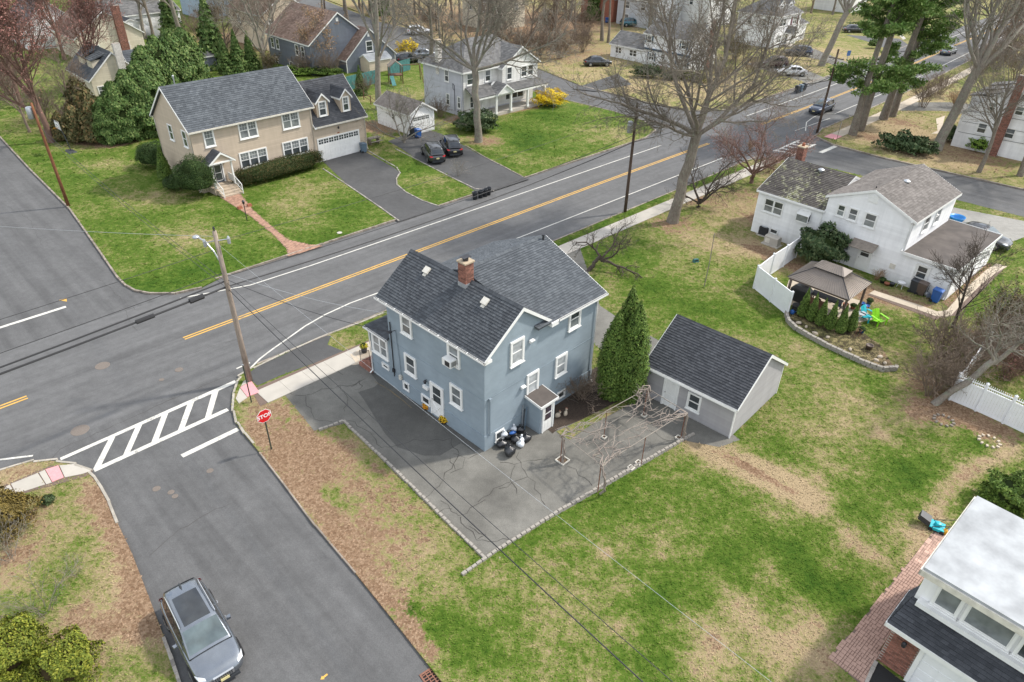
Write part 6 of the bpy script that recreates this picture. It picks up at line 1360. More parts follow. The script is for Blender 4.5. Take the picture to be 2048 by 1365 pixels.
def conifer_mesh(seed,H,Rm,N,size,mat,prof=None,aspect=2.2,z0=.1,up=1.5,lump=.16,core=M_CORE):
 """dense upright evergreen: profile r(t) over height, sprays on an uneven surface"""
 rng=np.random.default_rng(seed);prof=prof or (lambda t:(t/.12)**.6 if t<.12 else (1-(t-.12)/.88)**.85)
 t=rng.uniform(0,1,N*3);keep=rng.uniform(0,1,N*3)<np.array([prof(x) for x in t])+.05;t=t[keep][:N]
 n=len(t);a=rng.uniform(0,2*math.pi,n)
 k=1+rng.normal(0,.07,n)
 for _ in range(9):k=k+lump*.33*np.sin(a*rng.integers(1,9)+t*rng.uniform(-34,34)+rng.uniform(0,6.28))
 r=np.array([prof(x) for x in t])*Rm*k*rng.uniform(.82,1.04,n)
 pos=np.stack([r*np.cos(a),r*np.sin(a),z0+t*H],1);nr=np.stack([np.cos(a),np.sin(a),np.full(n,.45)],1)+rng.normal(0,.45,(n,3))
 cm=flakes_mesh('crown',pos,nr,size,aspect,mat,rng,up)
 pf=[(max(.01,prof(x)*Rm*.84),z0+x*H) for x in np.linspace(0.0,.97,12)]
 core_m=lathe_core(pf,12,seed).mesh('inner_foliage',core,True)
 tr=MB().tube([(0,0,-.1),(0,0,H*.3)],Rm*.12+.03,7).mesh('trunk',M_BARK_D,True)
 return tr,cm,core_m
def place_conifer(ms,name,label,loc,rz=0,s=1.0,group=None,cat='tree'):
 o=thing(name,label,cat,(loc[0],loc[1],0),rz,group);o.scale=(s,s,s) if not hasattr(s,'__len__') else s
 for nm,me in zip(('trunk','crown','inner_foliage'),ms):
  if me is not None:link(nm,me,o)
 return o
def bush(name,label,loc,rx,ry,h,N,size,mat,seed,cat='bush',rz=0,group=None,core=M_CORE,aspect=1.5,lump=.10,z0=.0,box=0.0,up=.3):
 """rounded (box=0) to boxy (box->1) clipped bush of leaf faces over a dark inner mass"""
 rng=np.random.default_rng(seed);o=thing(name,label,cat,loc,rz,group)
 v=rng.normal(0,1,(N,3));v[:,2]=np.abs(v[:,2])*1.0-.25;v/=np.linalg.norm(v,axis=1,keepdims=True)
 if box>0:
  m=np.max(np.abs(v),axis=1,keepdims=True);vb=v/m;v2=v*(1-box)+vb*box
 else:v2=v
 k=1+lump*np.sin(v[:,0]*6+seed)*np.sin(v[:,1]*5+seed)+lump*np.sin(v[:,2]*8+v[:,0]*4)+rng.normal(0,.03,N)
 pos=v2*k[:,None]*rng.uniform(.88,1.03,(N,1));pos=pos*np.array((rx,ry,h*.55))+np.array((0,0,h*.45+z0));pos[:,2]=np.maximum(pos[:,2],.03)
 link('foliage',flakes_mesh('foliage',pos,v+rng.normal(0,.5,(N,3)),size,aspect,mat,rng,up),o)
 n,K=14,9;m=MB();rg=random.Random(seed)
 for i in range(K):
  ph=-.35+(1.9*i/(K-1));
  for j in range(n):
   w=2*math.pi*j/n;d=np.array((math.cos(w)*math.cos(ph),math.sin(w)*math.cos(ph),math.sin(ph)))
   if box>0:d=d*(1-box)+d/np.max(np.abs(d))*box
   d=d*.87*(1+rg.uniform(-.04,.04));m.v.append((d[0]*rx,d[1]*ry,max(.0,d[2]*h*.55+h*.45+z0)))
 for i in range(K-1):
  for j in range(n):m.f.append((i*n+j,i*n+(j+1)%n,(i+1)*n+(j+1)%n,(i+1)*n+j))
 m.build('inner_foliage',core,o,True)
 return o
def twig_shrub_mesh(seed,H,stems,spread,maxl=2,kids=(5,4),r=.02,twig_r=.007,bark=None,leaves=None,leaf_size=.05,leaf_n=1,wig=.14):
 rng=np.random.default_rng(seed);out=[];tips=[] if leaves is not None else None
 for k in range(stems):
  a=rng.uniform(0,2*math.pi);d=rot_to((math.cos(a)*spread*rng.uniform(.2,1),math.sin(a)*spread*rng.uniform(.2,1),1));p=np.array((math.cos(a),math.sin(a),0))*rng.uniform(0,.12)*H
  grow(rng,p,d,H*rng.uniform(.6,.95),r*rng.uniform(.7,1.2),0,maxl,out,kids,wig,.04,(20,55),.4,(.35,.6),.2,tips)
 for l,p,rr in out:rr[:]=np.maximum(rr,twig_r)
 V,Fq=tubes_np([(p,rr) for l,p,rr in out],3);sm=np_mesh('stems',V,Fq,bark or M_BARK_B,True);lm=None
 if leaves is not None:
  T=np.repeat(np.array(tips),leaf_n,0);T=T+rng.normal(0,leaf_size*1.5,T.shape);lm=flakes_mesh('leaves',T,rng.normal(0,1,T.shape),leaf_size,1.5,leaves,rng)
 return sm,lm
def place_shrub(ms,name,label,loc,rz=0,s=1.0,group=None,cat='shrub'):
 o=thing(name,label,cat,(loc[0],loc[1],-.02),rz,group);o.scale=(s,s,s) if not hasattr(s,'__len__') else s
 for nm,me in zip(('stems','leaves'),ms):
  if me is not None:link(nm,me,o)
 return o
def pine_mesh(seed,H,tr,lean=(0,0),z_low=.28,NB=34,clump=70,spread=4.2,low=()):
 """tall white pine: bare lower trunk, whorled branches carrying needle sprays"""
 rng=np.random.default_rng(seed);n=8;pts=[];rad=[]
 for i in range(n+1):
  t=i/n;pts.append(np.array((lean[0]*H*t+.25*math.sin(t*4+seed),lean[1]*H*t+.2*math.sin(t*3+seed*2),H*t)));rad.append(tr*(1-.72*t))
 rad[0]*=1.25;br=[];pos=[];nr=[]
 def at_h(z):
  t=min(max(z/H,0),.999)*n;i=int(t);return pts[i]*(1-t+i)+pts[i+1]*(t-i)
 specs=[(rng.uniform(z_low,1.0)*H,rng.uniform(0,2*math.pi),None) for _ in range(NB)]+[(z,a,l) for z,a,l in low]
 for z,a,l in specs:
  L=l or spread*rng.uniform(.45,1.0)*(1.1-.65*(z/H)**2);p=at_h(z);q=[p];d=np.array((math.cos(a),math.sin(a),rng.uniform(-.05,.35)))
  for k in range(4):d=d+rng.normal(0,.16,3);d[2]+=.06;q.append(q[-1]+d/np.linalg.norm(d)*L/4)
  br.append((np.array(q),np.linspace(.07,.02,5)))
  for k in range(1,5):
   m=2 if k<3 else 3
   for _ in range(m):
    c=q[k]+rng.normal(0,L*.13,3)*np.array((1,1,.35));k2=clump
    v=rng.normal(0,1,(k2,3));v/=np.linalg.norm(v,axis=1,keepdims=True);v[:,2]=v[:,2]*.6+.18
    pos.append(c+v*rng.uniform(.15,.75,(k2,1)));nr.append(np.cross(v,rng.normal(0,1,(k2,3))))
    if rng.uniform()<.6:br.append((np.array([q[k],(q[k]+c)/2+rng.normal(0,.05,3),c]),np.array([.025,.018,.012])))
 V,Fq=tubes_np([(np.array(pts),np.array(rad))],10);tm=np_mesh('trunk',V,Fq,M_BARK,True)
 V,Fq=tubes_np(br,4);bm=np_mesh('branches',V,Fq,M_BARK_D,True)
 Pp=np.concatenate(pos);Nn=np.concatenate(nr);cm=flakes_mesh('crown',Pp,Nn,.14,3.0,M_LF_PINE,rng,.3)
 return tm,cm,bm
def place_pine(ms,label,loc,rz=0,s=1.0):
 o=thing('pine_tree',label,'tree',(loc[0],loc[1],-.1),rz,'white pines on the corner across the side road');o.scale=(s,s,s)
 for nm,me in zip(('trunk','crown','branches'),ms):link(nm,me,o)
 return o
 # bare trees
g2=lambda u,v:tuple(P2(u,v))
bigT=bare_tree_mesh(11,22,.48,5,(9,8,7,5,3),limbs=[(-7.5,.5,5.5,.40),(-6,3.5,9.5,.42),(-.5,-1.5,13,.46),(3.5,2,12.5,.44),(8.5,0,8,.40),(8,-2,3.6,.34),(-5.5,-2.5,2.0,.30),(.5,6.5,10,.38),(-2,-5.5,8,.36)],fork=(.9,0,8.2),bark=M_BARK,wig=.15,spread=(25,60),twig_r=.010,lr=(.40,.64))
place_tree(bigT,'oak_tree','huge bare tree with thick grey trunk beside the sidewalk at centre right',g2(1345,444))
t2=bare_tree_mesh(12,20,.42,5,(9,6,6,5,3),limbs=[(-7.5,0,7,.42),(-4,3,10.5,.42),(0,-1,14,.48),(3.5,2,12,.42),(10.5,-1,3.2,.42),(6,-3,8,.36),(-6,-3,3.5,.34),(7,3,6,.34)],fork=(-.4,0,8.3),bark=M_BARK_L,wig=.15,spread=(25,60),twig_r=.014,lr=(.40,.64))
place_tree(t2,'shade_tree','tall bare tree with pale lichened limbs in front of the porch house',g2(957,284))
VT={}
VT['tallA']=bare_tree_mesh(21,22,.42,4,(13,6,5,4),crown=.30,spread=(22,48),bark=M_BARK_L,twig_r=.016,wig=.12)
VT['tallB']=bare_tree_mesh(22,20,.36,4,(12,6,5,4),crown=.38,spread=(25,55),bark=M_BARK,twig_r=.016,wig=.13)
VT['slim']=bare_tree_mesh(23,19,.24,4,(12,5,4,3),crown=.5,spread=(25,50),bark=M_BARK,twig_r=.016,wig=.10)
VT['brown']=bare_tree_mesh(24,15,.26,4,(13,6,5,4),crown=.2,spread=(25,55),bark=M_BARK_B,twig_r=.014,wig=.14)
VT['red']=bare_tree_mesh(25,14,.30,4,(13,7,5,4),crown=.25,spread=(25,58),bark=M_BARK_R,twig_r=.013,wig=.14,buds=M_BUD_RED,bud_size=.11,bud_n=1)
VT['multi']=bare_tree_mesh(26,17,.34,4,(9,6,5,4),limbs=[(-3.5,.5,12,.6),(3,.8,12.5,.62),(.5,2.5,10,.5),(-6,-1,7,.4),(6,1,7.5,.42)],fork=(0,0,2.6),bark=M_BARK_L,twig_r=.014,wig=.13)
VT['fork']=bare_tree_mesh(27,18,.50,4,(9,6,5,4),limbs=[(3.5,0,12,.62),(-2.5,1,11,.55),(6.5,1,8,.45),(1,4,10,.45),(-5,-1,6,.4)],fork=(2.2,0.6,8.0),bark=M_BARK_L,twig_r=.014,wig=.13)
BT=[('tallA',759,219,1.0,.3,'tall bare tree between the teal fence and the small white garage'),('multi',531,140,1.05,1.0,'many-stemmed bare tree behind the beige house ridge'),('tallB',862,124,.95,2.1,'bare trunk beside the far driveway left of the porch house chimney'),('slim',882,118,.9,.5,'slim bare tree just right of the far driveway cars'),('tallB',694,40,1.0,.9,'bare tree behind the slate blue house ridge'),('slim',648,45,1.0,3.0,'slim bare tree at the top edge above the slate blue house'),('tallA',789,55,.9,4.0,'bare tree at the top edge above the far driveway'),('slim',920,58,1.0,1.7,'slim bare tree at the top edge above the porch house roof'),('tallB',1204,82,.95,5.0,'leftmost trunk in the row above the side street'),('slim',1216,86,1.05,.2,'slim trunk second in the row above the side street'),('slim',1242,82,1.05,2.5,'slim leaning trunk third in the row above the side street'),('tallA',1300,60,.9,1.4,'bare tree rising behind the garrison house wing'),('tallB',1378,48,1.0,3.4,'bare tree rising behind the garrison house roof'),('slim',1463,70,1.0,.8,'slim bare tree right of the garrison house'),('fork',1642,132,1.05,0.0,'thick bare trunk on the lawn beside the dark blue parked car'),('fork',1872,300,1.12,.25,'large leaning bare tree between the pines and the white cape house'),('tallB',1957,345,.62,1.1,'bare tree in front of the white cape house'),('tallB',2040,352,.8,4.2,'bare tree at the right edge below the cape house'),('tallA',290,78,.75,.4,'pale forked tree above the evergreen hedge'),('tallB',308,84,.8,2.2,'darker tree beside the pale forked tree above the hedge'),('tallA',366,92,1.0,3.6,'tall pale trunk right of the evergreen hedge top'),('brown',455,125,.75,.6,'brown bare tree behind the beige house left part'),('brown',560,110,.8,2.9,'brown bare tree behind the beige house ridge end'),('slim',480,60,.9,1.9,'slim bare tree above the beige house roof'),('slim',1010,60,.95,2.2,'slim tree left in the thicket above the side street'),('brown',1060,95,.85,.4,'brown tree in the thicket left of the side street'),('brown',1110,100,.9,1.9,'brown tree in the middle of the thicket'),('brown',1150,85,.9,3.3,'brown tree at the right of the thicket'),('brown',1040,40,1.0,4.4,'brown tree at the top edge behind the thicket'),('brown',1130,35,1.0,5.2,'brown tree at the top edge above the thicket'),('brown',960,85,.8,1.0,'brown tree right behind the porch house'),('slim',1665,30,1.0,.9,'slim bare tree at the top edge above the white house'),('brown',1745,40,.9,2.6,'brown bare tree far up the road by the pines'),('brown',1965,120,.9,.3,'brown tree right of the road behind the leaning tree'),('brown',2010,95,1.0,1.3,'brown tree in the roadside thicket at upper right'),('brown',2045,130,.9,2.9,'brown tree at the right edge beyond the road'),('brown',1935,75,.9,4.0,'brown tree at the far end of the roadside thicket'),('brown',585,45,1.0,.2,'brown tree above the slate house left end'),('brown',720,25,1.1,1.5,'brown tree at the top edge right of the slate house'),('slim',830,30,1.0,2.0,'slim tree at the top edge above the far driveway end'),('brown',905,40,1.1,3.3,'brown tree at the top edge above the porch house'),('brown',1265,30,1.1,.4,'brown tree at the top edge right of the brick house'),('brown',1345,25,1.1,2.4,'brown tree at the top edge above the grey house'),('slim',1500,40,1.0,4.0,'slim tree left of the large hipped white house'),('brown',1585,15,1.1,1.2,'brown tree at the top edge behind the hipped white house'),('brown',430,30,1.0,5.0,'brown tree at the top edge near the powder blue house'),('brown',250,25,1.0,.9,'brown tree at the top edge above the ranch house'),('tallB',1820,30,.9,2.2,'bare tree at the top edge right of the pines'),('red',103,285,1.12,.3,'red-budded maple leaning over the lawn by the basketball hoop'),('red',195,178,.95,2.0,'red-budded maple in front of the cream cottage'),('red',45,215,1.0,4.1,'red-budded maple at the left edge'),('red',20,130,1.1,1.1,'red-budded maple in the upper left corner'),('red',130,120,.9,5.0,'red-budded maple in front of the brick chimney house'),('brown',150,250,.55,1.7,'small brown tree beside the bronze evergreens'),('brown',60,265,.6,3.0,'small brown tree left of the leaning maple')]
for k,u,v,s,rz,lab in BT:
 o=place_tree(VT[k],'maple_tree' if k=='red' else 'bare_tree',lab,g2(u,v),rz,s)
wr=random.Random(8)
for i in range(34):
 u=-40+i*52+wr.uniform(-20,20);v=wr.uniform(8,34)+(14 if 950<u<1200 else 0)
 place_tree(VT[('brown','brown','slim','tallB')[i%4]],'woodland_tree','slim background tree on the top edge, %d%s from the left of its woodland strip'%(i+1,'st' if i%10==0 and i!=10 else 'nd' if i%10==1 and i!=11 else 'rd' if i%10==2 and i!=12 else 'th'),g2(u,v),wr.uniform(0,6),wr.uniform(.75,1.1),'woodland trees along the top edge')
crab=bare_tree_mesh(31,5,.17,4,(6,6,5,4),limbs=[(3.6,-.6,1.1,.7),(-.3,.4,2.9,.6),(1.6,1.2,2.6,.55),(2.2,-1.0,2.2,.5)],fork=(.9,.2,1.3),bark=M_BARK_D,wig=.26,twig_r=.008,spread=(30,75),trop=.06)
place_tree(crab,'ornamental_tree','gnarled small bare tree just right of the blue house',g2(1177,542))
dog=bare_tree_mesh(32,6,.20,4,(6,6,5,4),limbs=[(3.2,.3,2.6,.6),(-1.6,.6,3.6,.6),(1.0,-1,3.4,.55),(4.2,1.2,3.4,.5),(-2.6,-1,2,.45)],fork=(.2,0,.9),bark=M_BARK_D,wig=.2,twig_r=.009,spread=(28,65))
place_tree(dog,'ornamental_tree','low spreading dark-barked tree right of the huge bare tree',g2(1394,415))
chy=bare_tree_mesh(33,6,.16,4,(7,7,6,4),limbs=[(2.2,.3,3.8,.6),(-2.6,.5,3.6,.6),(.4,1.8,4.2,.55),(-.6,-1.6,3.6,.5),(3.6,-.3,2.4,.45),(-4,.2,2.4,.45)],fork=(0,0,1.2),bark=M_BARK_R,wig=.2,twig_r=.008,buds=M_BUD_PINK,bud_size=.05,bud_n=2,spread=(25,60))
place_tree(chy,'cherry_tree','pink-budded small tree at the corner of the white split-level house',g2(1502,366),0,1.25)
mag=bare_tree_mesh(34,6,.14,4,(7,6,5,4),limbs=[(2.8,.4,4.2,.6),(-2.4,.6,3.6,.6),(.8,-.4,4.2,.6),(-3.8,-.3,2.6,.5),(3.8,1.0,3.0,.5)],fork=(0,0,.7),bark=M_BARK_L,wig=.17,twig_r=.009,spread=(25,60))
place_tree(mag,'ornamental_tree','small multi-stemmed bare tree in front of the small white garage',g2(808,286),.2,1.1)
bee=bare_tree_mesh(35,8,.17,4,(12,7,5,4),crown=.25,bark=M_BARK_L,twig_r=.010,buds=M_BUD_TAN,bud_size=.13,bud_n=1,spread=(35,70))
place_tree(bee,'beech_tree','young tree still holding tan leaves behind the beige garage roof',g2(648,142),.5,1.0)
place_tree(bee,'beech_tree','tan-leaved sapling left of the slate blue house windows',g2(608,118),2.5,.8)
lone=bare_tree_mesh(36,7,.13,4,(9,6,5,4),crown=.25,bark=M_BARK_D,twig_r=.009,wig=.16,spread=(25,60))
place_tree(lone,'bare_tree','slim dark tree growing through the brush near the white picket fence',g2(1905,655),.6,.9)
gnarl=bare_tree_mesh(37,7,.20,4,(8,6,5,4),limbs=[(2.6,.2,4.0,.6),(3.6,.6,2.6,.5),(.6,.5,4.2,.5),(-2.0,.2,3.4,.45)],fork=(2.6,.3,3.2),bark=M_BARK_L,wig=.17,twig_r=.009,spread=(28,60))
place_tree(gnarl,'bare_tree','leaning pale tree in front of the white picket-topped fence',g2(1868,808),0,1.0)
place_tree(lone,'bare_tree','twiggy tree reaching in from the left edge over the side road',g2(-75,640),1.4,1.15)
place_tree(lone,'bare_tree','twiggy sapling at the left edge by the crossing',g2(-70,1000),.2,.75)
# pines
pineA=pine_mesh(41,25,.42,(.035,.0),.42,34,70,4.6,[(6.5,3.4,4.2),(6.0,2.6,4.0),(5.0,4.2,3.6),(6.8,.2,3.4),(5.4,5.4,3.2),(5.6,3.0,3.4),(7.2,3.9,3.6)])
pineB=pine_mesh(42,27,.48,(.045,.01),.40,40,70,4.8,[(7.0,0.0,3.8),(6.0,5.6,3.8),(8.0,.6,3.6),(6.6,4.6,3.2),(5.6,5.0,3.4),(6.4,6.0,3.6)])
pineC=pine_mesh(43,26,.42,(.03,.02),.36,42,70,5.2,[(9.0,.1,4.6),(10.5,5.8,4.4),(8.5,6.1,3.6)])
place_pine(pineA,'front left pine with a curved trunk beside the far stop sign',g2(1706,270));place_pine(pineB,'second pine from the left on the mulched corner',g2(1723,261),.6)
place_pine(pineB,'third pine from the left, dark straight trunk',g2(1770,240),5.9,.98);place_pine(pineC,'rightmost pine of the corner group',g2(1784,232),.4,1.0)
# evergreens
tallarb=[conifer_mesh(51+i,7.8,2.3,12000,.17,M_LF_CEDAR,lambda t:min(1,.7+t*2)*(1-t**3.2*.88),2.0,lump=.22) for i in range(2)]
for i,(u,v,s) in enumerate([(226,286,.62),(252,281,.80),(280,274,.92),(306,268,1.0),(318,244,1.08),(342,224,1.12),(366,206,1.12),(388,188,1.05)]):
 place_conifer(tallarb[i%2],'arborvitae_tree',['lowest evergreen at the left end of the tall hedge','second evergreen from the left in the tall hedge','third evergreen from the left in the tall hedge','evergreen of the tall hedge nearest the beige house gable','fifth evergreen of the tall hedge behind the gable','sixth evergreen of the tall hedge behind the gable','seventh evergreen of the tall hedge, almost its right end','last evergreen of the tall hedge beside the grey shed'][i],g2(u,v),i*1.3,s,'evergreens of the tall hedge')
olive=conifer_mesh(55,5.5,2.0,3600,.26,M_LF_OLIVE,lambda t:min(1,(t/.15)**.5)*(1-t**2.2*.9),1.8,core=M_CORE_B)
for u,v,s,lab in ((196,284,.8,'bronze-olive evergreen at the left foot of the tall hedge'),(160,283,.72,'bronze-olive evergreen behind the basketball hoop'),(176,255,1.0,'large bronze-olive evergreen in front of the cream cottage'),(130,280,.55,'small bronze-olive evergreen left of the hoop')):place_conifer(olive,'cedar_tree',lab,g2(u,v),u*.1,s)
spruce=conifer_mesh(56,11,2.6,4200,.30,M_LF_CEDAR,lambda t:(1-t)**.9*(.78+.22*math.sin(t*40)**2)+.02,2.2,lump=.22)
for u,v,s,lab in ((432,135,.95,'dark spruce behind the beige house at upper left'),(480,146,.55,'small green conifer behind the beige ridge'),(505,140,.5,'second small green conifer behind the beige ridge'),(455,148,.5,'low conifer just over the beige roof'),(345,60,.8,'conifer at the top edge left of the blue house'),(762,30,.9,'conifer above the slate blue house at the top edge'),(1185,40,.75,'yellow-green conifer at the top edge of the row of trunks'),(722,190,.35,'small dark conifer behind the beige garage corner')):place_conifer(spruce,'spruce_tree',lab,g2(u,v),u*.07,s)
spire=[conifer_mesh(57+i,7.2,.84,11000,.08,M_LF_ARB,lambda t:min(1,.75+t*1.4)*(1-(max(0,t-.42)/.58)**1.8),1.7,lump=.10) for i in range(2)]
for i,(u,v,s,lab) in enumerate(((1219,792,(1,1,.80),'left and lowest spire of the three arborvitae by the blue house'),(1256,797,(1,1,.90),'front and right arborvitae spire by the blue house'),(1241,780,(1,1,.97),'back and tallest arborvitae spire by the blue house'))):place_conifer(spire[i%2],'arborvitae_tree',lab,g2(u,v),i*2.0,s,'three arborvitae beside the blue house')
mini=[conifer_mesh(60+i,2.3,.37,2600,.055,M_LF_ARB,lambda t:min(1,(t/.12)**.5)*(1-(max(0,t-.2)/.8)**1.25),1.7,lump=.08,z0=.05) for i in range(2)]
ords=['first arborvitae from the fence in front of the gazebo','second arborvitae from the fence in front of the gazebo','third arborvitae from the fence in front of the gazebo','fourth arborvitae from the fence in front of the gazebo','fifth arborvitae from the fence in front of the gazebo','arborvitae farthest from the fence, by the garden chairs']
for i,(u,v) in enumerate([(1603,634),(1620,643),(1638,652),(1657,660),(1678,667),(1699,663)]):place_conifer(mini[i%2],'arborvitae_shrub',ords[i],g2(u,v),i,(1,1,1.0-.03*(i%3)),'small arborvitae in front of the gazebo','bush')
bush('clipped_bush','large egg-shaped clipped bush left of the beige house door',g2(398,392),1.75,1.6,3.6,15000,.06,M_LF_HEDGE,71)
bush('clipped_bush','dark dome-shaped bush at the left rear of the beige house',g2(312,334),1.65,1.5,2.4,10000,.065,M_LF_HEDGE,72)
bush('clipped_bush','low bush between the dome and the egg-shaped bush',g2(352,378),.9,1.2,1.3,3000,.08,M_LF_HEDGE,74)
place_conifer(conifer_mesh(75,3.4,.75,3500,.09,M_LF_ARB,None,1.7,lump=.06),'arborvitae_shrub','pointed light green evergreen at the corner of the beige house',g2(334,362),0,1,None,'bush')
bush('clipped_hedge','long bronze-tinged clipped hedge under the beige house windows',tuple((P2(484,374)+P2(640,334))/2),4.6,.95,1.75,18000,.065,M_LF_HEDGE2,76,'hedge',R(47.2),lump=.05,box=.6)
bush('rhododendron','large dark rhododendron against the white split-level house',g2(1637,522),1.75,1.7,2.7,3800,.16,M_LF_RHODO,80,aspect=2.2,lump=.2)
bush('rhododendron','dark rhododendron under the tall lichened tree',g2(953,262),2.2,1.6,2.2,3000,.17,M_LF_RHODO,81,aspect=2.2,lump=.2)
bush('rhododendron','loose rhododendron on the lawn below the pines',g2(1795,300),1.9,1.4,1.7,1500,.20,M_LF_RHODO,82,aspect=2.4,lump=.35)
bush('rhododendron','right half of the loose rhododendron group below the pines',g2(1832,308),1.6,1.3,1.5,1200,.20,M_LF_RHODO,83,aspect=2.4,lump=.35)
bush('rhododendron','dark bush against the white cape house wall',g2(1948,290),1.5,1.4,2.4,2200,.18,M_LF_RHODO,84,aspect=2.2,lump=.2)
bush('spirea_bush','bright green bush in front of the dark bush by the cape house',g2(1955,303),1.0,.9,1.5,1800,.12,M_LF_SPRING,85,lump=.3,core=M_CORE)
bush('rhododendron','dark bush left of the cape house corner',g2(1897,283),1.0,1.0,1.6,1500,.16,M_LF_RHODO,86,aspect=2.2,lump=.2)
bush('forsythia','bright yellow forsythia at the porch house corner',g2(1098,212),1.9,1.5,1.9,5000,.10,M_LF_FORS,87,lump=.25,core=simple('forsythia_core',(.30,.19,.01),.9))
bush('forsythia','yellow forsythia beside the far driveway cars',g2(815,112),1.6,1.3,2.2,2000,.16,M_LF_FORS,88,lump=.3,core=simple('forsythia_core_dull',(.26,.20,.02),.9))
bush('yew_bush','spreading green yew behind the flat-roofed house',g2(2015,1010),1.1,1.0,1.6,5000,.09,M_LF_ARB,89,aspect=2.0,lump=.25)
bush('golden_cypress','bright golden-green cypress at the bottom left corner',g2(20,1330),1.2,1.15,1.6,14000,.06,M_LF_GOLD,90,aspect=2.0,lump=.28,core=M_CORE_B)
bush('golden_cypress','golden-green cypress right half at the bottom left edge',g2(140,1352),1.05,1.0,1.45,12000,.06,M_LF_GOLD,91,aspect=2.0,lump=.28,core=M_CORE_B)
bush('bronze_cypress','rusty bronze cypress bush at the left edge by the sidewalk',g2(10,1058),1.15,1.1,1.7,13000,.06,M_LF_BRONZE,92,aspect=2.0,lump=.28,core=M_CORE_B)
bush('small_shrub','small green plant beside the bronze cypress',g2(98,1005),.28,.28,.35,500,.06,M_LF_RHODO,93)
bush('foundation_shrub','evergreen shrubs left of the garrison house steps',g2(1295,155),2.2,1.2,1.7,2200,.16,M_LF_RHODO,94,lump=.25)
bush('foundation_shrub','yellow-green shrubs right of the garrison house steps',g2(1375,160),3.2,1.0,1.2,2200,.14,leaf_mat('yellow_green_leaves',(.09,.10,.02),(.18,.19,.04),(.28,.27,.07)),95,lump=.3,rz=R(-45))
bush('foundation_shrub','round shrub at the right end of the garrison house',g2(1340,160),1.2,1.0,1.2,1200,.14,M_LF_RHODO,96,lump=.2)
bush('low_conifer','pair of small conifers on the far lawn behind the pines',g2(1745,97),.9,.8,1.6,900,.14,M_LF_CEDAR,97,lump=.1)
bush('hedge_bush','green shrubs along the far cross road behind the pines',g2(1740,62),4.5,1.4,1.8,2400,.2,M_LF_CEDAR,98,lump=.25,rz=.1)
bush('pachysandra_bed','low bright evergreen behind the beige garage roof',g2(640,150),3.0,1.5,1.1,2600,.14,M_LF_ARB,99,lump=.25)
bush('ivy_clump','green undergrowth behind the beige ridge at left of the slate house',g2(590,150),2.4,1.4,1.2,1800,.14,M_LF_SPRING,100,lump=.3)
SH={'dry':twig_shrub_mesh(101,2.0,26,.65,2,(5,4),.02,.008,M_BARK_B),'thin':twig_shrub_mesh(102,2.2,16,.9,2,(4,3),.014,.006,M_BARK_L),'brush':twig_shrub_mesh(103,3.6,20,.75,3,(5,4,3),.03,.011,M_BARK_B),'red':twig_shrub_mesh(104,1.8,30,.6,1,(5,),.014,.008,M_BARK_R,M_BUD_RED,.05,1),'pale':twig_shrub_mesh(105,2.4,9,.9,2,(5,3),.016,.006,M_BARK_L),'olive':twig_shrub_mesh(106,3.0,18,.7,3,(5,4,3),.025,.010,M_BARK_B,M_LF_OLIVE,.09,1),'tan':twig_shrub_mesh(107,1.0,34,.55,1,(4,),.010,.006,M_BUD_TAN)}
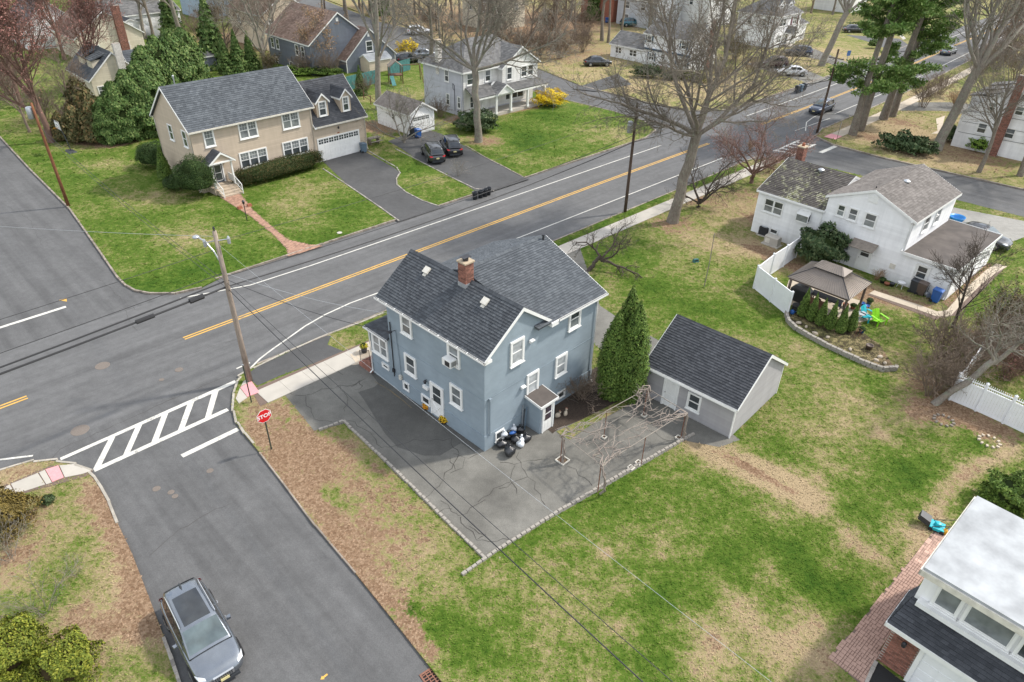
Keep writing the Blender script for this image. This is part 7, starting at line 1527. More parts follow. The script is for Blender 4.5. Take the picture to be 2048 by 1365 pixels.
ST=[('dry',1164,800,.95,'dense brown bare shrub against the blue house wall'),('thin',1108,800,.85,'thin sapling beside the rear vestibule'),('brush',1858,790,.8,'tall brown brush left of the picket-topped fence'),('brush',1900,770,.85,'brown brush behind the leaning pale tree'),('brush',1942,735,.9,'brown brush behind the picket-topped fence'),('olive',1985,690,.9,'olive brush at the right edge above the fence'),('olive',2030,670,1.0,'olive brush at the far right edge above the fence'),('red',2010,760,1.4,'red-stemmed shrub behind the picket-topped fence'),('red',2042,740,1.4,'red-stemmed shrub at the right edge behind the fence'),('brush',1880,720,.9,'back of the brush beside the slim dark tree'),('brush',2020,715,1.1,'brown brush at the right edge'),('pale',95,1225,1.0,'pale bare stems leaning over the lower left lawn'),('pale',20,1120,.9,'pale bare stems at the left edge'),('pale',150,1150,.5,'small pale bare stems on the lower left lawn'),('brush',1845,215,1.1,'bare shrub beside the sidewalk beyond the pines'),('brush',1880,190,.9,'second bare shrub beyond the pines'),('tan',1912,215,2.6,'tan grass clump beyond the leaning tree'),('brush',880,235,.6,'brown shrub against the porch house side'),('red',915,255,.8,'reddish shrub by the porch house steps'),('thin',916,352,.8,'small bare shrub in the strip between the driveways'),('tan',1752,560,1.0,'tan dried grass clump against the split-level house'),('brush',1595,480,.55,'small shrub left of the rhododendron'),('brush',730,190,.7,'brush behind the beige garage'),('brush',660,150,.9,'brush left of the slate house'),('brush',610,150,.9,'brush behind the beige garage roof'),('olive',540,140,.8,'olive brush behind the beige ridge'),('brush',1000,105,1.3,'brush at the left of the side street thicket'),('brush',1040,112,1.3,'brush in the side street thicket'),('brush',1080,112,1.3,'brush in the middle of the side street thicket'),('brush',1120,118,1.3,'brush at the right of the side street thicket'),('brush',1165,105,1.2,'brush near the row of trunks'),('brush',990,75,1.4,'brush behind the porch house at the top'),('brush',1100,80,1.4,'brush deep in the thicket'),('brush',1170,70,1.3,'brush behind the row of trunks'),('brush',1990,140,1.5,'roadside brush at upper right'),('brush',2030,160,1.5,'roadside brush near the right edge'),('brush',1960,150,1.3,'roadside brush behind the leaning tree'),('brush',2020,110,1.6,'roadside brush further up'),('olive',430,60,1.3,'olive brush behind the spruce'),('brush',400,80,1.2,'brush beside the spruce'),('brush',500,30,1.5,'brush at the top edge left'),('brush',860,60,1.2,'brush above the far driveway'),('brush',1500,150,.8,'brush right of the garrison house'),('olive',1470,120,1.2,'evergreen brush right of the garrison house'),('brush',1440,165,.9,'low brush in front of the garrison house corner'),('brush',90,240,1.0,'brown brush under the red maple'),('brush',140,265,.9,'brown brush behind the hoop'),('brush',20,190,1.2,'brown brush at the left edge'),('tan',1500,300,1.2,'dry grass clump under the pink-budded tree'),('brush',1535,345,.5,'low twigs under the pink-budded tree')]
for k,u,v,s,lab in ST:place_shrub(SH[k],'bare_shrub' if k!='tan' else 'grass_clump',lab,g2(u,v),u*.37,s)
# cars (local frame: x forward, y left)
def make_car(label,loc,heading,paint,L=4.7,Wd=1.9,Ht=1.68,kind='suv',roof_glass=False,rails=True,plate=True,windscreen=None,z=ROAD):
 o=thing('car',label,'car',(loc[0],loc[1],z),heading)
 w=Wd/2;suv=kind=='suv';belt=1.0 if suv else .92
 ST=[(-.500,.42,belt*.74,.64),(-.490,.36,belt*.86,.80),(-.465,.30,belt*.97,.905),(-.40,.24,belt*1.0,.965),(-.25,.22,belt*1.0,1.0),(0,.22,belt*.985,1.0),(.18,.22,belt*.97,1.0),(.25,.23,belt*.955,.995),(.34,.24,belt*.915,.975),(.42,.26,belt*.86,.93),(.462,.30,belt*.79,.86),(.486,.34,belt*.70,.74),(.499,.40,belt*.60,.58)]
 def sec(x,zb,zt,k):
  h=w*k;zm=zb+(zt-zb)*.55;cr=.045 if x>.2 else .02
  half=[(0,zb),(h*.80,zb),(h*.965,zb+.10),(h,zm),(h*.985,zt-.12),(h*.925,zt-.02),(h*.80,zt+.006),(h*.45,zt+cr*.8),(0,zt+cr)]
  return [(y,zz) for y,zz in half]+[(-y,zz) for y,zz in half[-2:0:-1]]
 V,Fc=[],[];secs=[sec(*s) for s in ST];n=len(secs[0])
 for (x,*_),s in zip(ST,secs):V+=[(x*L,y,zz) for y,zz in s]
 for i in range(len(ST)-1):
  for j in range(n):Fc.append((i*n+j,i*n+(j+1)%n,(i+1)*n+(j+1)%n,(i+1)*n+j))
 Fc.append(tuple(range(n-1,-1,-1)));Fc.append(tuple((len(ST)-1)*n+j for j in range(n)))
 b=MB().add(V,Fc).build('body',paint,o,True);md=b.modifiers.new('smooth','SUBSURF');md.levels=1;md.render_levels=1
 CS=([(-.478,.70,.68,belt+.02),(-.455,.77,.68,belt+.18),(-.415,.83,.66,Ht-.15),(-.36,.87,.675,Ht-.06),(-.26,.895,.70,Ht-.01),(-.1,.90,.725,Ht),(.03,.90,.74,Ht-.015),(.09,.895,.745,Ht-.06),(.17,.885,.79,belt+(Ht-belt)*.55),(.262,.87,.85,belt+.0)] if suv else [(-.40,.86,.84,belt+.02),(-.33,.87,.79,belt+.22),(-.25,.885,.74,Ht-.10),(-.17,.89,.72,Ht-.025),(-.06,.90,.715,Ht),(.03,.90,.72,Ht-.015),(.09,.895,.73,Ht-.06),(.17,.885,.78,belt+(Ht-belt)*.55),(.275,.87,.85,belt-.01)])
 def csec(x):
  i=0
  while i<len(CS)-2 and x>CS[i+1][0]:i+=1
  a,c=CS[i],CS[i+1];t=min(1,max(0,(x-a[0])/(c[0]-a[0])));wb,wt,zt=[a[k]+(c[k]-a[k])*t for k in (1,2,3)]
  z0=belt-.06;zt=max(zt,z0+.02)
  return [Vector((x*L,w*wb,z0)),Vector((x*L,w*(wb*.99),z0+(zt-z0)*.12)),Vector((x*L,w*(wt*1.0),z0+(zt-z0)*.90)),Vector((x*L,w*wt*.90,zt)),Vector((x*L,w*wt*.45,zt+.022)),Vector((x*L,0,zt+.03))]
 V,Fc=[],[]
 for c in CS:
  s=csec(c[0]);full=s+[Vector((p.x,-p.y,p.z)) for p in s[-2::-1]];V+=full
 n=11
 for i in range(len(CS)-1):
  for j in range(n-1):Fc.append((i*n+j,i*n+j+1,(i+1)*n+j+1,(i+1)*n+j))
 MB().add(V,Fc).build('cabin',paint,o,True)
 def panel(name,x0,x1,k0,k1,mat,sgn=1,both=False,nx=6,off=.012,shrink=None):
  """glass laid over the cabin surface: k = position down the section (0 sill .. 5 centre of roof)"""
  m=MB();ny=5
  def S(x,k):
   s=csec(x);i=min(int(k),4);return s[i].lerp(s[i+1],k-i)
  rows=[]
  for i in range(nx+1):
   x=x0+(x1-x0)*i/nx;row=[]
   ks=[k0+(k1-k0)*j/ny for j in range(ny+1)]
   pts=[S(x,k) for k in ks]
   if both:pts=pts+[Vector((p.x,-p.y,p.z)) for p in pts[-2::-1]]
   elif sgn<0:pts=[Vector((p.x,-p.y,p.z)) for p in pts]
   rows.append(pts)
  for i in range(nx+1):
   for j in range(len(rows[0])):
    p=rows[i][j];c=Vector((p.x*.9,0,belt-.3));nn=(p-c).normalized()
    m.v.append(tuple(p+nn*off))
  K=len(rows[0])
  for i in range(nx):
   for j in range(K-1):m.f.append((i*K+j,i*K+j+1,(i+1)*K+j+1,(i+1)*K+j))
  return m.build(name,mat,o,True)
 ws,we=(.085,.245) if suv else (.085,.26)
 panel('windscreen',ws,we,2.95,5,windscreen or M_CARGLASS2,both=True)
 rs,re=(-.458,-.40) if suv else (-.385,-.265)
 panel('rear_window',rs,re,2.6,5,M_CARGLASS,both=True)
 if roof_glass:panel('glass_roof',-.27,.05,3.45,5,M_CARGLASS,both=True,off=.010)
 for sg in (1,-1):
  for a,c in (((-.385,-.275),(-.26,-.085),(-.07,.10)) if suv else ((-.26,-.10),(-.085,.10))):panel('side_window',a,c,1.15,1.95,M_CARGLASS,sg)
  m=MB();m.add([(.085*L,sg*(w*.98),belt+.02),(.085*L,sg*(w+.16),belt+.04),(.085*L,sg*(w+.16),belt+.19),(.085*L,sg*(w+.02),belt+.18),(.085*L+.10,sg*(w*.98),belt+.03),(.085*L+.13,sg*(w+.13),belt+.06),(.085*L+.13,sg*(w+.13),belt+.16),(.085*L+.10,sg*(w+.02),belt+.15)],[(0,1,2,3),(7,6,5,4),(0,4,5,1),(1,5,6,2),(2,6,7,3),(3,7,4,0)]);m.build('mirror',paint,o)
  if suv and rails:MB().tube([(-.34*L,sg*w*.70,Ht-.01),(-.3*L,sg*w*.69,Ht+.04),(0,sg*w*.70,Ht+.05),(.05*L,sg*w*.71,Ht+.0)],.02,5).build('roof_rail',M_CHROME,o)
  for hx in (-.17,.02):MB().tube([(hx*L,sg*(w+.005),belt-.13),(hx*L+.07,sg*(w+.03),belt-.12),(hx*L+.17,sg*(w+.005),belt-.13)],.014,5).build('door_handle',M_CHROME,o)
  m=MB();m.add([(.40*L,sg*w*.915,belt*.80),(.450*L,sg*w*.85,belt*.75),(.475*L,sg*w*.62,belt*.735),(.455*L,sg*w*.62,belt*.80),(.42*L,sg*w*.82,belt*.855),(.39*L,sg*w*.915,belt*.85)],[(0,1,2,3,4,5)]);m.v=[(x+.012*L*.5,y*1.02,z_+.012) for x,y,z_ in m.v];m.build('headlight',M_LAMP_CLR,o)
  m=MB();m.add([(-.492*L,sg*w*.55,belt*.80),(-.488*L,sg*w*.80,belt*.80),(-.462*L,sg*w*.90,belt*.84),(-.455*L,sg*w*.885,belt*.97),(-.470*L,sg*w*.84,belt*.97),(-.482*L,sg*w*.55,belt*.90)],[(0,1,2,3,4,5)]);m.v=[(x-.012,y*1.012,z_) for x,y,z_ in m.v];m.build('tail_light',M_LAMP_RED,o)
  for wx in (-.305,.30):
   wr=.355 if suv else .325
   m=MB();m.lathe([(wr*.62,-.105),(wr*.93,-.11),(wr,-.07),(wr,.07),(wr*.93,.11),(wr*.62,.105)],20);m.xform(Matrix.Translation((wx*L,sg*(w-.085),wr))@Matrix.Rotation(math.pi/2,4,'X'));t=m.build('wheel',M_RUBBER,o,True)
   m=MB();m.lathe([(wr*.62,-.02),(wr*.62,.0),(wr*.52,.012),(wr*.14,.02),(wr*.05,.03)],16);m.xform(Matrix.Translation((wx*L,sg*(w+.024),wr))@Matrix.Rotation(-sg*math.pi/2,4,'X'));m.build('rim',M_RIM,t)
   m=MB()
   for k in range(5):a=k*2*math.pi/5;m.box(-.02,.02,.07,wr*.5,0,.004);
   m=MB()
   for k in range(13):
    a=math.pi*k/12;m.v+=[(wx*L+math.cos(a)*wr*1.06,sg*(w+.002),wr+math.sin(a)*wr*1.06),(wx*L+math.cos(a)*wr*1.22,sg*(w+.006),wr+math.sin(a)*wr*1.22)]
   m.f=[(2*k,2*k+1,2*k+3,2*k+2) for k in range(12)];m.build('wheel_arch',M_RUBBER,o)
 m=MB();m.box(.470*L,.503*L,-w*.40,w*.40,belt*.50,belt*.72);g_=m.build('grille',M_CHROME,o)
 for k in range(9):MB().box(.500*L,.506*L,-w*.36+k*w*.08,-w*.36+k*w*.08+.04,belt*.53,belt*.71).build('grille_bar',M_CHARC,g_)
 MB().box(.465*L,.505*L,-w*.58,w*.58,.24,.36).build('front_bumper',M_CHARC,o);MB().box(-.506*L,-.465*L,-w*.62,w*.62,.28,.44).build('rear_bumper',M_CHARC,o)
 if plate:MB().box(.506*L,.512*L,-.16,.16,.42,.54).build('number_plate',M_PLATE,o);MB().box(-.508*L,-.499*L,-.16,.16,belt*.62,belt*.62+.13).build('number_plate',M_PLATE,o)
 MB().box(.225*L,.262*L,-w*.80,w*.80,belt-.03,belt-.005).build('wiper_cowl',M_CHARC,o)
 if suv:MB().add([(-.36*L,-.05,Ht-.02),(-.36*L,.05,Ht-.02),(-.40*L,0,Ht+.06),(-.30*L,0,Ht-.01)],[(0,2,3),(1,3,2),(0,1,2)]).build('roof_antenna',M_CHARC,o)
 return o
def hd(a,b):d=b-a;return math.atan2(d.y,d.x)
a,b_=P2(365,1200,.5),P2(430,1325,.5)
make_car('steel grey SUV with panoramic glass roof on the side street at lower left',P2(402,1262,.55),hd(a,b_)+.0,M_CAR_SIL,4.65,1.86,1.62,roof_glass=True)
dv=hd(P2(955,385),P2(880,270))
make_car('dark grey SUV with red tail lights, front of two in the porch house driveway',P2(866,311,.3),dv+.05,M_CAR_GREY,4.6,1.86,1.68,z=.01)
make_car('black SUV parked behind the grey one in the porch house driveway',P2(902,297,.3),dv-.02,M_CAR_BLK,4.8,1.9,1.72,z=.01)
make_car('dark car driving on the main road beside the pines',SNB(96.5,36.8+2.4),SA+math.pi,M_CAR_NAVY,4.6,1.85,1.6)
make_car('white sedan at the driveway end beyond the road',P2(1583,147,.3),math.pi-.05,M_CAR_WHITE,4.7,1.84,1.45,'sedan',z=.01)
make_car('dark maroon SUV behind the white sedan',P2(1547,131,.3),math.pi-.02,M_CAR_RED,4.6,1.86,1.68,z=.01)
make_car('dark blue SUV in front of the large white house',P2(1596,108,.3),math.pi-.08,M_CAR_NAVY,4.7,1.88,1.68,z=.01)
make_car('dark car partly hidden behind the flat garage roof of the split-level house',P2(1966,464,1.0),R(-47),M_CAR_GREY,4.6,1.85,1.5,'sedan',z=.02)
make_car('silver car in the far driveway left of the porch house',P2(846,112,.3),R(30),M_CAR_SIL,4.6,1.85,1.5,'sedan',z=.01)
make_car('black car in the far driveway beside the forsythia',P2(818,122,.3),R(35),M_CAR_BLK,4.6,1.85,1.6,z=.01)
make_car('dark car in the garrison house driveway under the big tree branches',P2(1195,128,.3),R(10),M_CAR_GREY,4.6,1.85,1.5,'sedan',z=.01)
make_car('teal pickup-sized car beside the row of bare trunks',P2(1262,50,.3),R(15),paint_mat('teal_paint',(.02,.12,.16)),4.7,1.9,1.6,z=.01)
make_car('silver car far up the main road near the pines',P2(1897,104,.3),SA,M_CAR_SIL,4.6,1.85,1.5,'sedan')
make_car('white car in the far drive above the slate blue house driveway',P2(838,66,.3),R(20),M_CAR_WHITE,4.6,1.85,1.6,z=.01)
make_car('grey car parked beyond the far cross road behind the pines',P2(1707,62,.3),R(5),M_CAR_GREY,4.6,1.85,1.5,'sedan',z=.01)
# utility poles and cables
def pole(label,u,v,H,mat,lean=(0,0),r=.15,name='utility_pole',arms=(),lampdir=None,trans=None,extra=None):
 p=P(u,v,0);o=thing(name,label,'utility pole',(p.x,p.y,0));top=Vector((lean[0]*H,lean[1]*H,H))
 MB().tube([(0,0,-.2),top*.35,top*.7,top],r,10,r*.66).build('pole_shaft',mat,o,True)
 at=lambda h:top*(h/H)
 for h,ang,L in arms:
  c=at(h);d=Vector((math.cos(ang),math.sin(ang),0));m=MB();m.tube([c-d*L/2,c+d*L/2],.05,4);a=m.build('cross_arm',mat,o)
  for t in (-.42,.42):MB().lathe([(.03,0),(.06,.04),(.035,.08),(.06,.12),(.02,.18)],8,tuple(c+d*L*t+Vector((0,0,.05)))).build('insulator',M_LEAD,a)
 if lampdir:
  h,dx,dy,L=lampdir;c=at(h);d=Vector((dx,dy,0)).normalized();m=MB()
  q=[c,c+d*L*.3+Vector((0,0,.75)),c+d*L*.65+Vector((0,0,1.2)),c+d*L+Vector((0,0,1.35))];m.tube(q,.04,6);a=m.build('lamp_arm',M_GALV,o)
  e=q[-1];m=MB();n=10;m.lathe([(.05,-.10),(.17,-.06),(.20,0),(.12,.07),(.03,.09)],12,tuple(e+d*.2));m.build('lamp_head',M_GALV,a,True)
 if trans:
  h,ang=trans;c=at(h)+Vector((math.cos(ang),math.sin(ang),0))*.38;MB().lathe([(.22,-.5),(.25,-.48),(.25,.38),(.20,.46),(.05,.5)],14,tuple(c)).build('transformer',M_LEAD,o,True)
 return o,p,top
e1=Vector((E1.x,E1.y,0));e2=Vector((E2.x,E2.y,0))
po1,pp1,pt1=pole('weathered wooden utility pole with street lamp at the corner by the blue house',500,762,9.6,M_POLE,(-.006,.004),.17,lampdir=(7.6,-.75,.35,1.3))
c=pt1*.945;m=MB();m.tube([c-e1*.1,c+Vector((.55,.1,.05))],.03,5);m.tube([c,c+Vector((-.55,-.1,-.1))],.03,5);m.build('bracket',M_GALV,po1)
for d,dz in (((.6,.1),0),((-.6,-.1),-.12)):MB().lathe([(.05,-.22),(.09,-.18),(.09,.1),(.04,.22)],8,tuple(c+Vector((d[0],d[1],dz)))).build('cutout_switch',M_LEAD,po1)
MB().lathe([(.04,0),(.04,.12),(.07,.14),(.03,.26)],8,tuple(pt1)).build('insulator',M_DARKMETAL,po1)
po2,pp2,pt2=pole('dark utility pole with transformer beside the main road',1250,424,9.7,M_POLE_D,(.0,.0),.15,trans=(7.7,math.pi*.95))
po3,pp3,pt3=pole('dark utility pole in front of the pines across the side road',1634,266,9.6,M_POLE_D,(.0,0),.15,arms=((8.6,SA+math.pi/2,1.8),))
po4,pp4,pt4=pole('reddish brown utility pole with pale transformer on the beige house lawn',137,412,9.0,M_POLE_B,(-.012,0),.15,trans=(8.2,math.pi))
po5,pp5,pt5=pole('short dark pole behind the porch house lawn at upper middle',873,62,9,M_POLE_D)
def cable(name,label,a,b,sag,r=.02,mat=M_CABLE,n=14,parent=None,group=None):
 a,b=Vector(a),Vector(b);pts=[]
 for i in range(n+1):t=i/n;p=a.lerp(b,t);p.z-=sag*4*t*(1-t);pts.append(p)
 o=MB().tube(pts,r,5).build(name,mat,parent)
 if label:tag(o,label,'cable',group)
 return o,pts
pl=Vector((*SN(-26,34.2),0));pw=lambda p,t,h:p+t*(h/t.z)
A1,A2,A3=(lambda h:pw(pp1,pt1,h)),(lambda h:pw(pp2,pt2,h)),(lambda h:pw(pp3,pt3,h));A0=lambda h:pl+Vector((0,0,h))
_,cb1=cable('overhead_cable','thick lower cable left of the corner pole carrying the black splice boxes',A0(6.2),A1(6.35),.5,.055)
cable('overhead_cable','thick second cable left of the corner pole just above the lowest',A0(6.55),A1(6.7),.55,.045)
cable('overhead_cable','thin third wire left of the corner pole under the upper wire',A0(7.2),A1(7.2),.4,.018)
cable('overhead_cable','thin upper wire left of the corner pole',A0(9.0),A1(8.6),.35,.014)
cable('overhead_cable','thick lower cable between the corner pole and the roadside pole',A1(6.35),A2(6.4),.5,.035)
cable('overhead_cable','second cable between the corner pole and the roadside pole',A1(6.95),A2(7.0),.45,.022)
cable('overhead_cable','thin upper wire between the corner pole and the roadside pole',A1(9.0),A2(9.0),.35,.012)
cable('overhead_cable','lower cable between the roadside pole and the pole by the pines',A2(6.4),A3(6.6),.5,.035)
cable('overhead_cable','upper wire between the roadside pole and the pole by the pines',A2(7.6),A3(8.6),.4,.016)
far=Vector((*SNB(128,34.8),0))
cable('overhead_cable','cable running on from the pole by the pines up the road',A3(6.6),far+Vector((0,0,6.8)),.5,.03)
def splice(label,t,L=.7,r=.11):
 i=t*(len(cb1)-1);k=int(i);p=cb1[k].lerp(cb1[k+1],i-k);d=(cb1[k+1]-cb1[k]).normalized()
 m=MB();m.tube([p-d*L/2,p-d*L*.42,p+d*L*.42,p+d*L/2],r,8);tag(m.build('splice_box',M_CABLE),label,'splice box')
splice('black splice box on the lower cable nearest the corner pole',.955,.75,.15);splice('black splice case on the lower cable further left',.885,.9,.12)
wb=H.matrix_world if False else None
hb=Vector((*frame_at(969.4,902.8)[:2],0));ca,sa=math.cos(R(46)),math.sin(R(46));hl=lambda x,y,z:hb+Vector((x*ca-y*sa,x*sa+y*ca,z))
cable('service_wire','service wire from the corner pole to the blue house bracket',A1(6.8),hl(-.4,7.1,4.32),.35,.016)
cable('service_wire','second thin service wire from the corner pole to the blue house',A1(7.2),hl(-.1,7.5,5.2),.3,.010,M_CABLE_L)
nxt=Vector((*P2(1250,1500),0));nx2=Vector((*SN(10.4,-6),0))
cable('overhead_cable','dark cable over the brown verge from the corner pole',A1(6.2),nx2+Vector((0,0,6.0)),.45,.022)
cable('overhead_cable','second dark wire over the brown verge beside the cable',A1(6.6),nx2+Vector((.5,.3,6.4)),.45,.013)
cable('overhead_cable','pale bare wire over the parking lot from the corner pole',A1(8.9),nx2+Vector((1.2,.4,8.6)),.3,.005,M_LEAD)
A4=lambda h:pw(pp4,pt4,h)
cable('overhead_cable','thin wire from the brown pole to the corner pole over the lawn',A4(7.0),A1(6.6),.4,.014);cable('overhead_cable','second thin wire from the brown pole to the corner pole',A4(6.6),A1(6.2),.4,.014)
bh=Vector((*frame_at(649.2,322)[:2],0))
cable('overhead_cable','thin pale wire crossing the side road at the left',A1(9.3),Vector((*P2(-300,660),8.5)),.3,.010,M_CABLE_L)
# signs
def text_obj(s,size,mat,parent,loc,rot,ext=.002,name='lettering'):
 cu=bpy.data.curves.new(name,'FONT');cu.body=s;cu.size=size;cu.align_x='CENTER';cu.align_y='CENTER';cu.extrude=ext;cu.resolution_u=3;cu.offset=size*.022
 t=bpy.data.objects.new(name,cu);col.objects.link(t);bpy.context.view_layer.update()
 me=bpy.data.meshes.new_from_object(t.evaluated_get(bpy.context.evaluated_depsgraph_get()));bpy.data.objects.remove(t);bpy.data.curves.remove(cu)
 me.materials.clear();me.materials.append(mat);o=link(name,me,parent,loc);o.rotation_euler=rot
 return o
def stop_sign(label,u,v,H,face,text=True):
 p=P(u,v,0);o=thing('stop_sign',label,'sign',(p.x,p.y,0),face)
 MB().box(-.035,.035,-.02,.02,-.2,H+.35).build('post',M_POST,o)
 oc=lambda r,y:[(r*math.cos(math.pi/8+k*math.pi/4),y,H+r*math.sin(math.pi/8+k*math.pi/4)) for k in range(8)]
 def plate(r,y0,y1,mat,nm,par):
  m=MB();m.add(oc(r,y0)+oc(r,y1),[tuple(range(8)),tuple(range(15,7,-1))]+[(k,(k+1)%8,8+(k+1)%8,8+k) for k in range(8)]);return m.build(nm,mat,par)
 a=plate(.41,-.028,-.022,M_SIGNW,'sign_plate',o);plate(.385,-.032,-.0285,M_REDSIGN,'red_face',a)
 if text:text_obj('STOP',.31,M_SIGNW,a,(0,-.034,H),(math.pi/2,0,0))
 return o
fc=math.atan2(-P2(543,897).y+0,-P2(543,897).x)+math.pi/2
stop_sign('red stop sign reading STOP on the brown verge by the crossing',543,899,2.25,math.atan2(SN(0,-1).y,SN(0,-1).x)+math.pi/2)
stop_sign('distant stop sign on the corner lawn in front of the pines',1671,288,2.2,math.atan2(SN(0,-1).y,SN(0,-1).x)+math.pi/2+.4,False)
p=P(503,805);o=thing('sign_post','bare green sign post beside the corner utility pole','post',(p.x,p.y,0));MB().box(-.03,.03,-.02,.02,-.1,2.55).build('post',M_POST,o);MB().box(-.05,.05,-.025,.025,2.55,2.62).build('post_cap',M_GALV,o)
p=P(1687,146);o=thing('road_sign','small blue sign on a post on the far lawn','sign',(p.x,p.y,0),R(20));MB().box(-.04,.04,-.03,.03,0,3.4).build('post',M_GALV,o);MB().box(-.35,.35,-.06,-.03,2.6,3.4).build('sign_plate',M_SIGNBLUE,o)
p=P(1321,268);o=thing('sign_post','thin dark sign post at the far roadside corner with a red sign foot','post',(p.x,p.y,0));MB().box(-.05,.05,-.03,.03,0,2.3).build('post',M_POST,o)
p=P(1408,575);o=thing('wooden_stake','tall thin weathered stake standing on the lawn with its shadow','stake',(p.x,p.y,0));MB().tube([(0,0,-.1),(.06,.02,2.2),(.02,.05,4.35)],.035,6,.028).build('stake',M_GREYWOOD,o)
# basketball hoop
p=P(143,304);o=thing('basketball_hoop','portable basketball hoop on the lawn at left','hoop',(p.x,p.y,0),R(-40))
m=MB();m.add([(-.6,-.4,0),(.6,-.4,0),(.6,.4,0),(-.6,.4,0),(-.5,-.3,.22),(.5,-.3,.22),(.4,.3,.12),(-.4,.3,.12)],[(3,2,1,0),(4,5,6,7),(0,1,5,4),(1,2,6,5),(2,3,7,6),(3,0,4,7)]);m.build('base',M_CHARC,o)
MB().tube([(0,0,.15),(0,-.15,1.6),(0,-.35,2.75)],.05,8).build('pole',M_CHARC,o)
m=MB();m.box(-.62,.62,-.52,-.49,2.5,3.35);a=m.build('backboard',M_SIGNW,o)
for q in ((-.62,.62,3.29,3.36),(-.62,.62,2.49,2.56),(-.63,-.56,2.5,3.35),(.56,.63,2.5,3.35),(-.25,.25,2.95,3.0),(-.25,-.2,2.66,2.95),(.2,.25,2.66,2.95)):MB().box(q[0],q[1],-.535,-.519,q[2],q[3]).build('board_line',M_DARKMETAL,a)
MB().tube([(.22*math.cos(k*math.pi/6),-.76+.22*math.sin(k*math.pi/6),2.68) for k in range(13)],.015,5).build('rim',M_FLOW_O,o)
# gazebo
def gz(X,Y):return P(1540+X/4.977,500+Y/4.977,0)
gl=P(1605,640);gx0=P2(1585,566,2.15);
ce=[P2(1540+X/4.977,500+Y/4.977,2.15) for X,Y in ((195,275),(805,510),(1000,325),(390,110))]
gc=sum(ce,Vector((0,0)))/4;ax=((ce[1]-ce[0])+(ce[2]-ce[3])).normalized();ga=math.atan2(ax.y,ax.x);lx=((ce[1]-ce[0]).length+(ce[2]-ce[3]).length)/2;ly=((ce[3]-ce[0]).length+(ce[2]-ce[1]).length)/2
gaz=thing('gazebo','bronze metal-roofed gazebo with two-tier roof beside the white fence','gazebo',(gc.x,gc.y,0),ga)
hx,hy=lx/2,ly/2
def ribbed(parent,name,A_,B_,C_,D_,n):
 """metal panels: A,B eave; C,D top (C above B). each panel is a piece with a raised seam"""
 A_,B_,C_,D_=map(Vector,(A_,B_,C_,D_));nn=(B_-A_).cross(D_-A_).normalized()
 for i in range(n):
  a,b,c,d=A_.lerp(B_,i/n),A_.lerp(B_,(i+1)/n),D_.lerp(C_,(i+1)/n),D_.lerp(C_,i/n)
  m=MB();e=.12
  m.add([a+nn*.03,a.lerp(b,e)+nn*.03,a.lerp(b,e*1.5),b,c,d.lerp(c,e*1.5),d.lerp(c,e)+nn*.03,d+nn*.03],[(0,1,6,7),(1,2,5,6),(2,3,4,5)]);m.build(name,M_CANOPY,parent)
tx,ty=hx*.42,hy*.30;zt=2.95
ribbed(gaz,'roof_panel',(-hx,-hy,2.15),(hx,-hy,2.15),(tx,-ty,zt),(-tx,-ty,zt),22);ribbed(gaz,'roof_panel',(hx,-hy,2.15),(hx,hy,2.15),(tx,ty,zt),(tx,-ty,zt),16)
ribbed(gaz,'roof_panel',(hx,hy,2.15),(-hx,hy,2.15),(-tx,ty,zt),(tx,ty,zt),22);ribbed(gaz,'roof_panel',(-hx,hy,2.15),(-hx,-hy,2.15),(-tx,-ty,zt),(-tx,ty,zt),16)
t2x,t2y=hx*.50,hy*.38;zu=zt+.10;rx=hx*.28
ribbed(gaz,'upper_panel',(-t2x,-t2y,zu),(t2x,-t2y,zu),(rx,0,zu+.36),(-rx,0,zu+.36),12);ribbed(gaz,'upper_panel',(t2x,t2y,zu),(-t2x,t2y,zu),(-rx,0,zu+.36),(rx,0,zu+.36),12)
for sg in (1,-1):MB().add([(sg*t2x,-sg*t2y,zu),(sg*t2x,sg*t2y,zu),(sg*rx,0,zu+.36)],[(0,1,2)]).build('upper_panel',M_CANOPY,gaz)
m=MB();m.box(-t2x*.9,t2x*.9,-t2y*.85,t2y*.85,zt-.1,zu);m.build('vent_band',M_DARKMETAL,gaz)
m=MB();m.box(-hx+.1,hx-.1,-hy+.1,-hy+.2,1.98,2.12);m.box(-hx+.1,hx-.1,hy-.2,hy-.1,1.98,2.12);m.box(-hx+.1,-hx+.2,-hy+.2,hy-.2,1.98,2.12);m.box(hx-.2,hx-.1,-hy+.2,hy-.2,1.98,2.12);m.build('beam',M_BROWNPL,gaz)
for sx in (-1,1):
 for sy in (-1,1):MB().box(sx*(hx-.22)-.07,sx*(hx-.22)+.07,sy*(hy-.22)-.07,sy*(hy-.22)+.07,-.05,2.0).build('post',M_BROWNPL,gaz)
for (x0,y0,x1,y1,zb) in ((-hx,-hy,-tx,-ty,0),(hx,-hy,tx,-ty,0),(hx,hy,tx,ty,0),(-hx,hy,-tx,ty,0)):MB().tube([(x0,y0,2.18),(x1,y1,zt+.03)],.03,5).build('hip_seam',M_DARKMETAL,gaz)
pat=MB().prism([(p.x,p.y) for p in px([(1578,560),(1720,602),(1745,640),(1720,645),(1590,615),(1565,600)])],-.03,.02).build('patio',M_CONC_TAN,None,kind='structure')
rgx=random.Random(77)
def put(u,v):q=P(u,v);return (q.x,q.y,0)
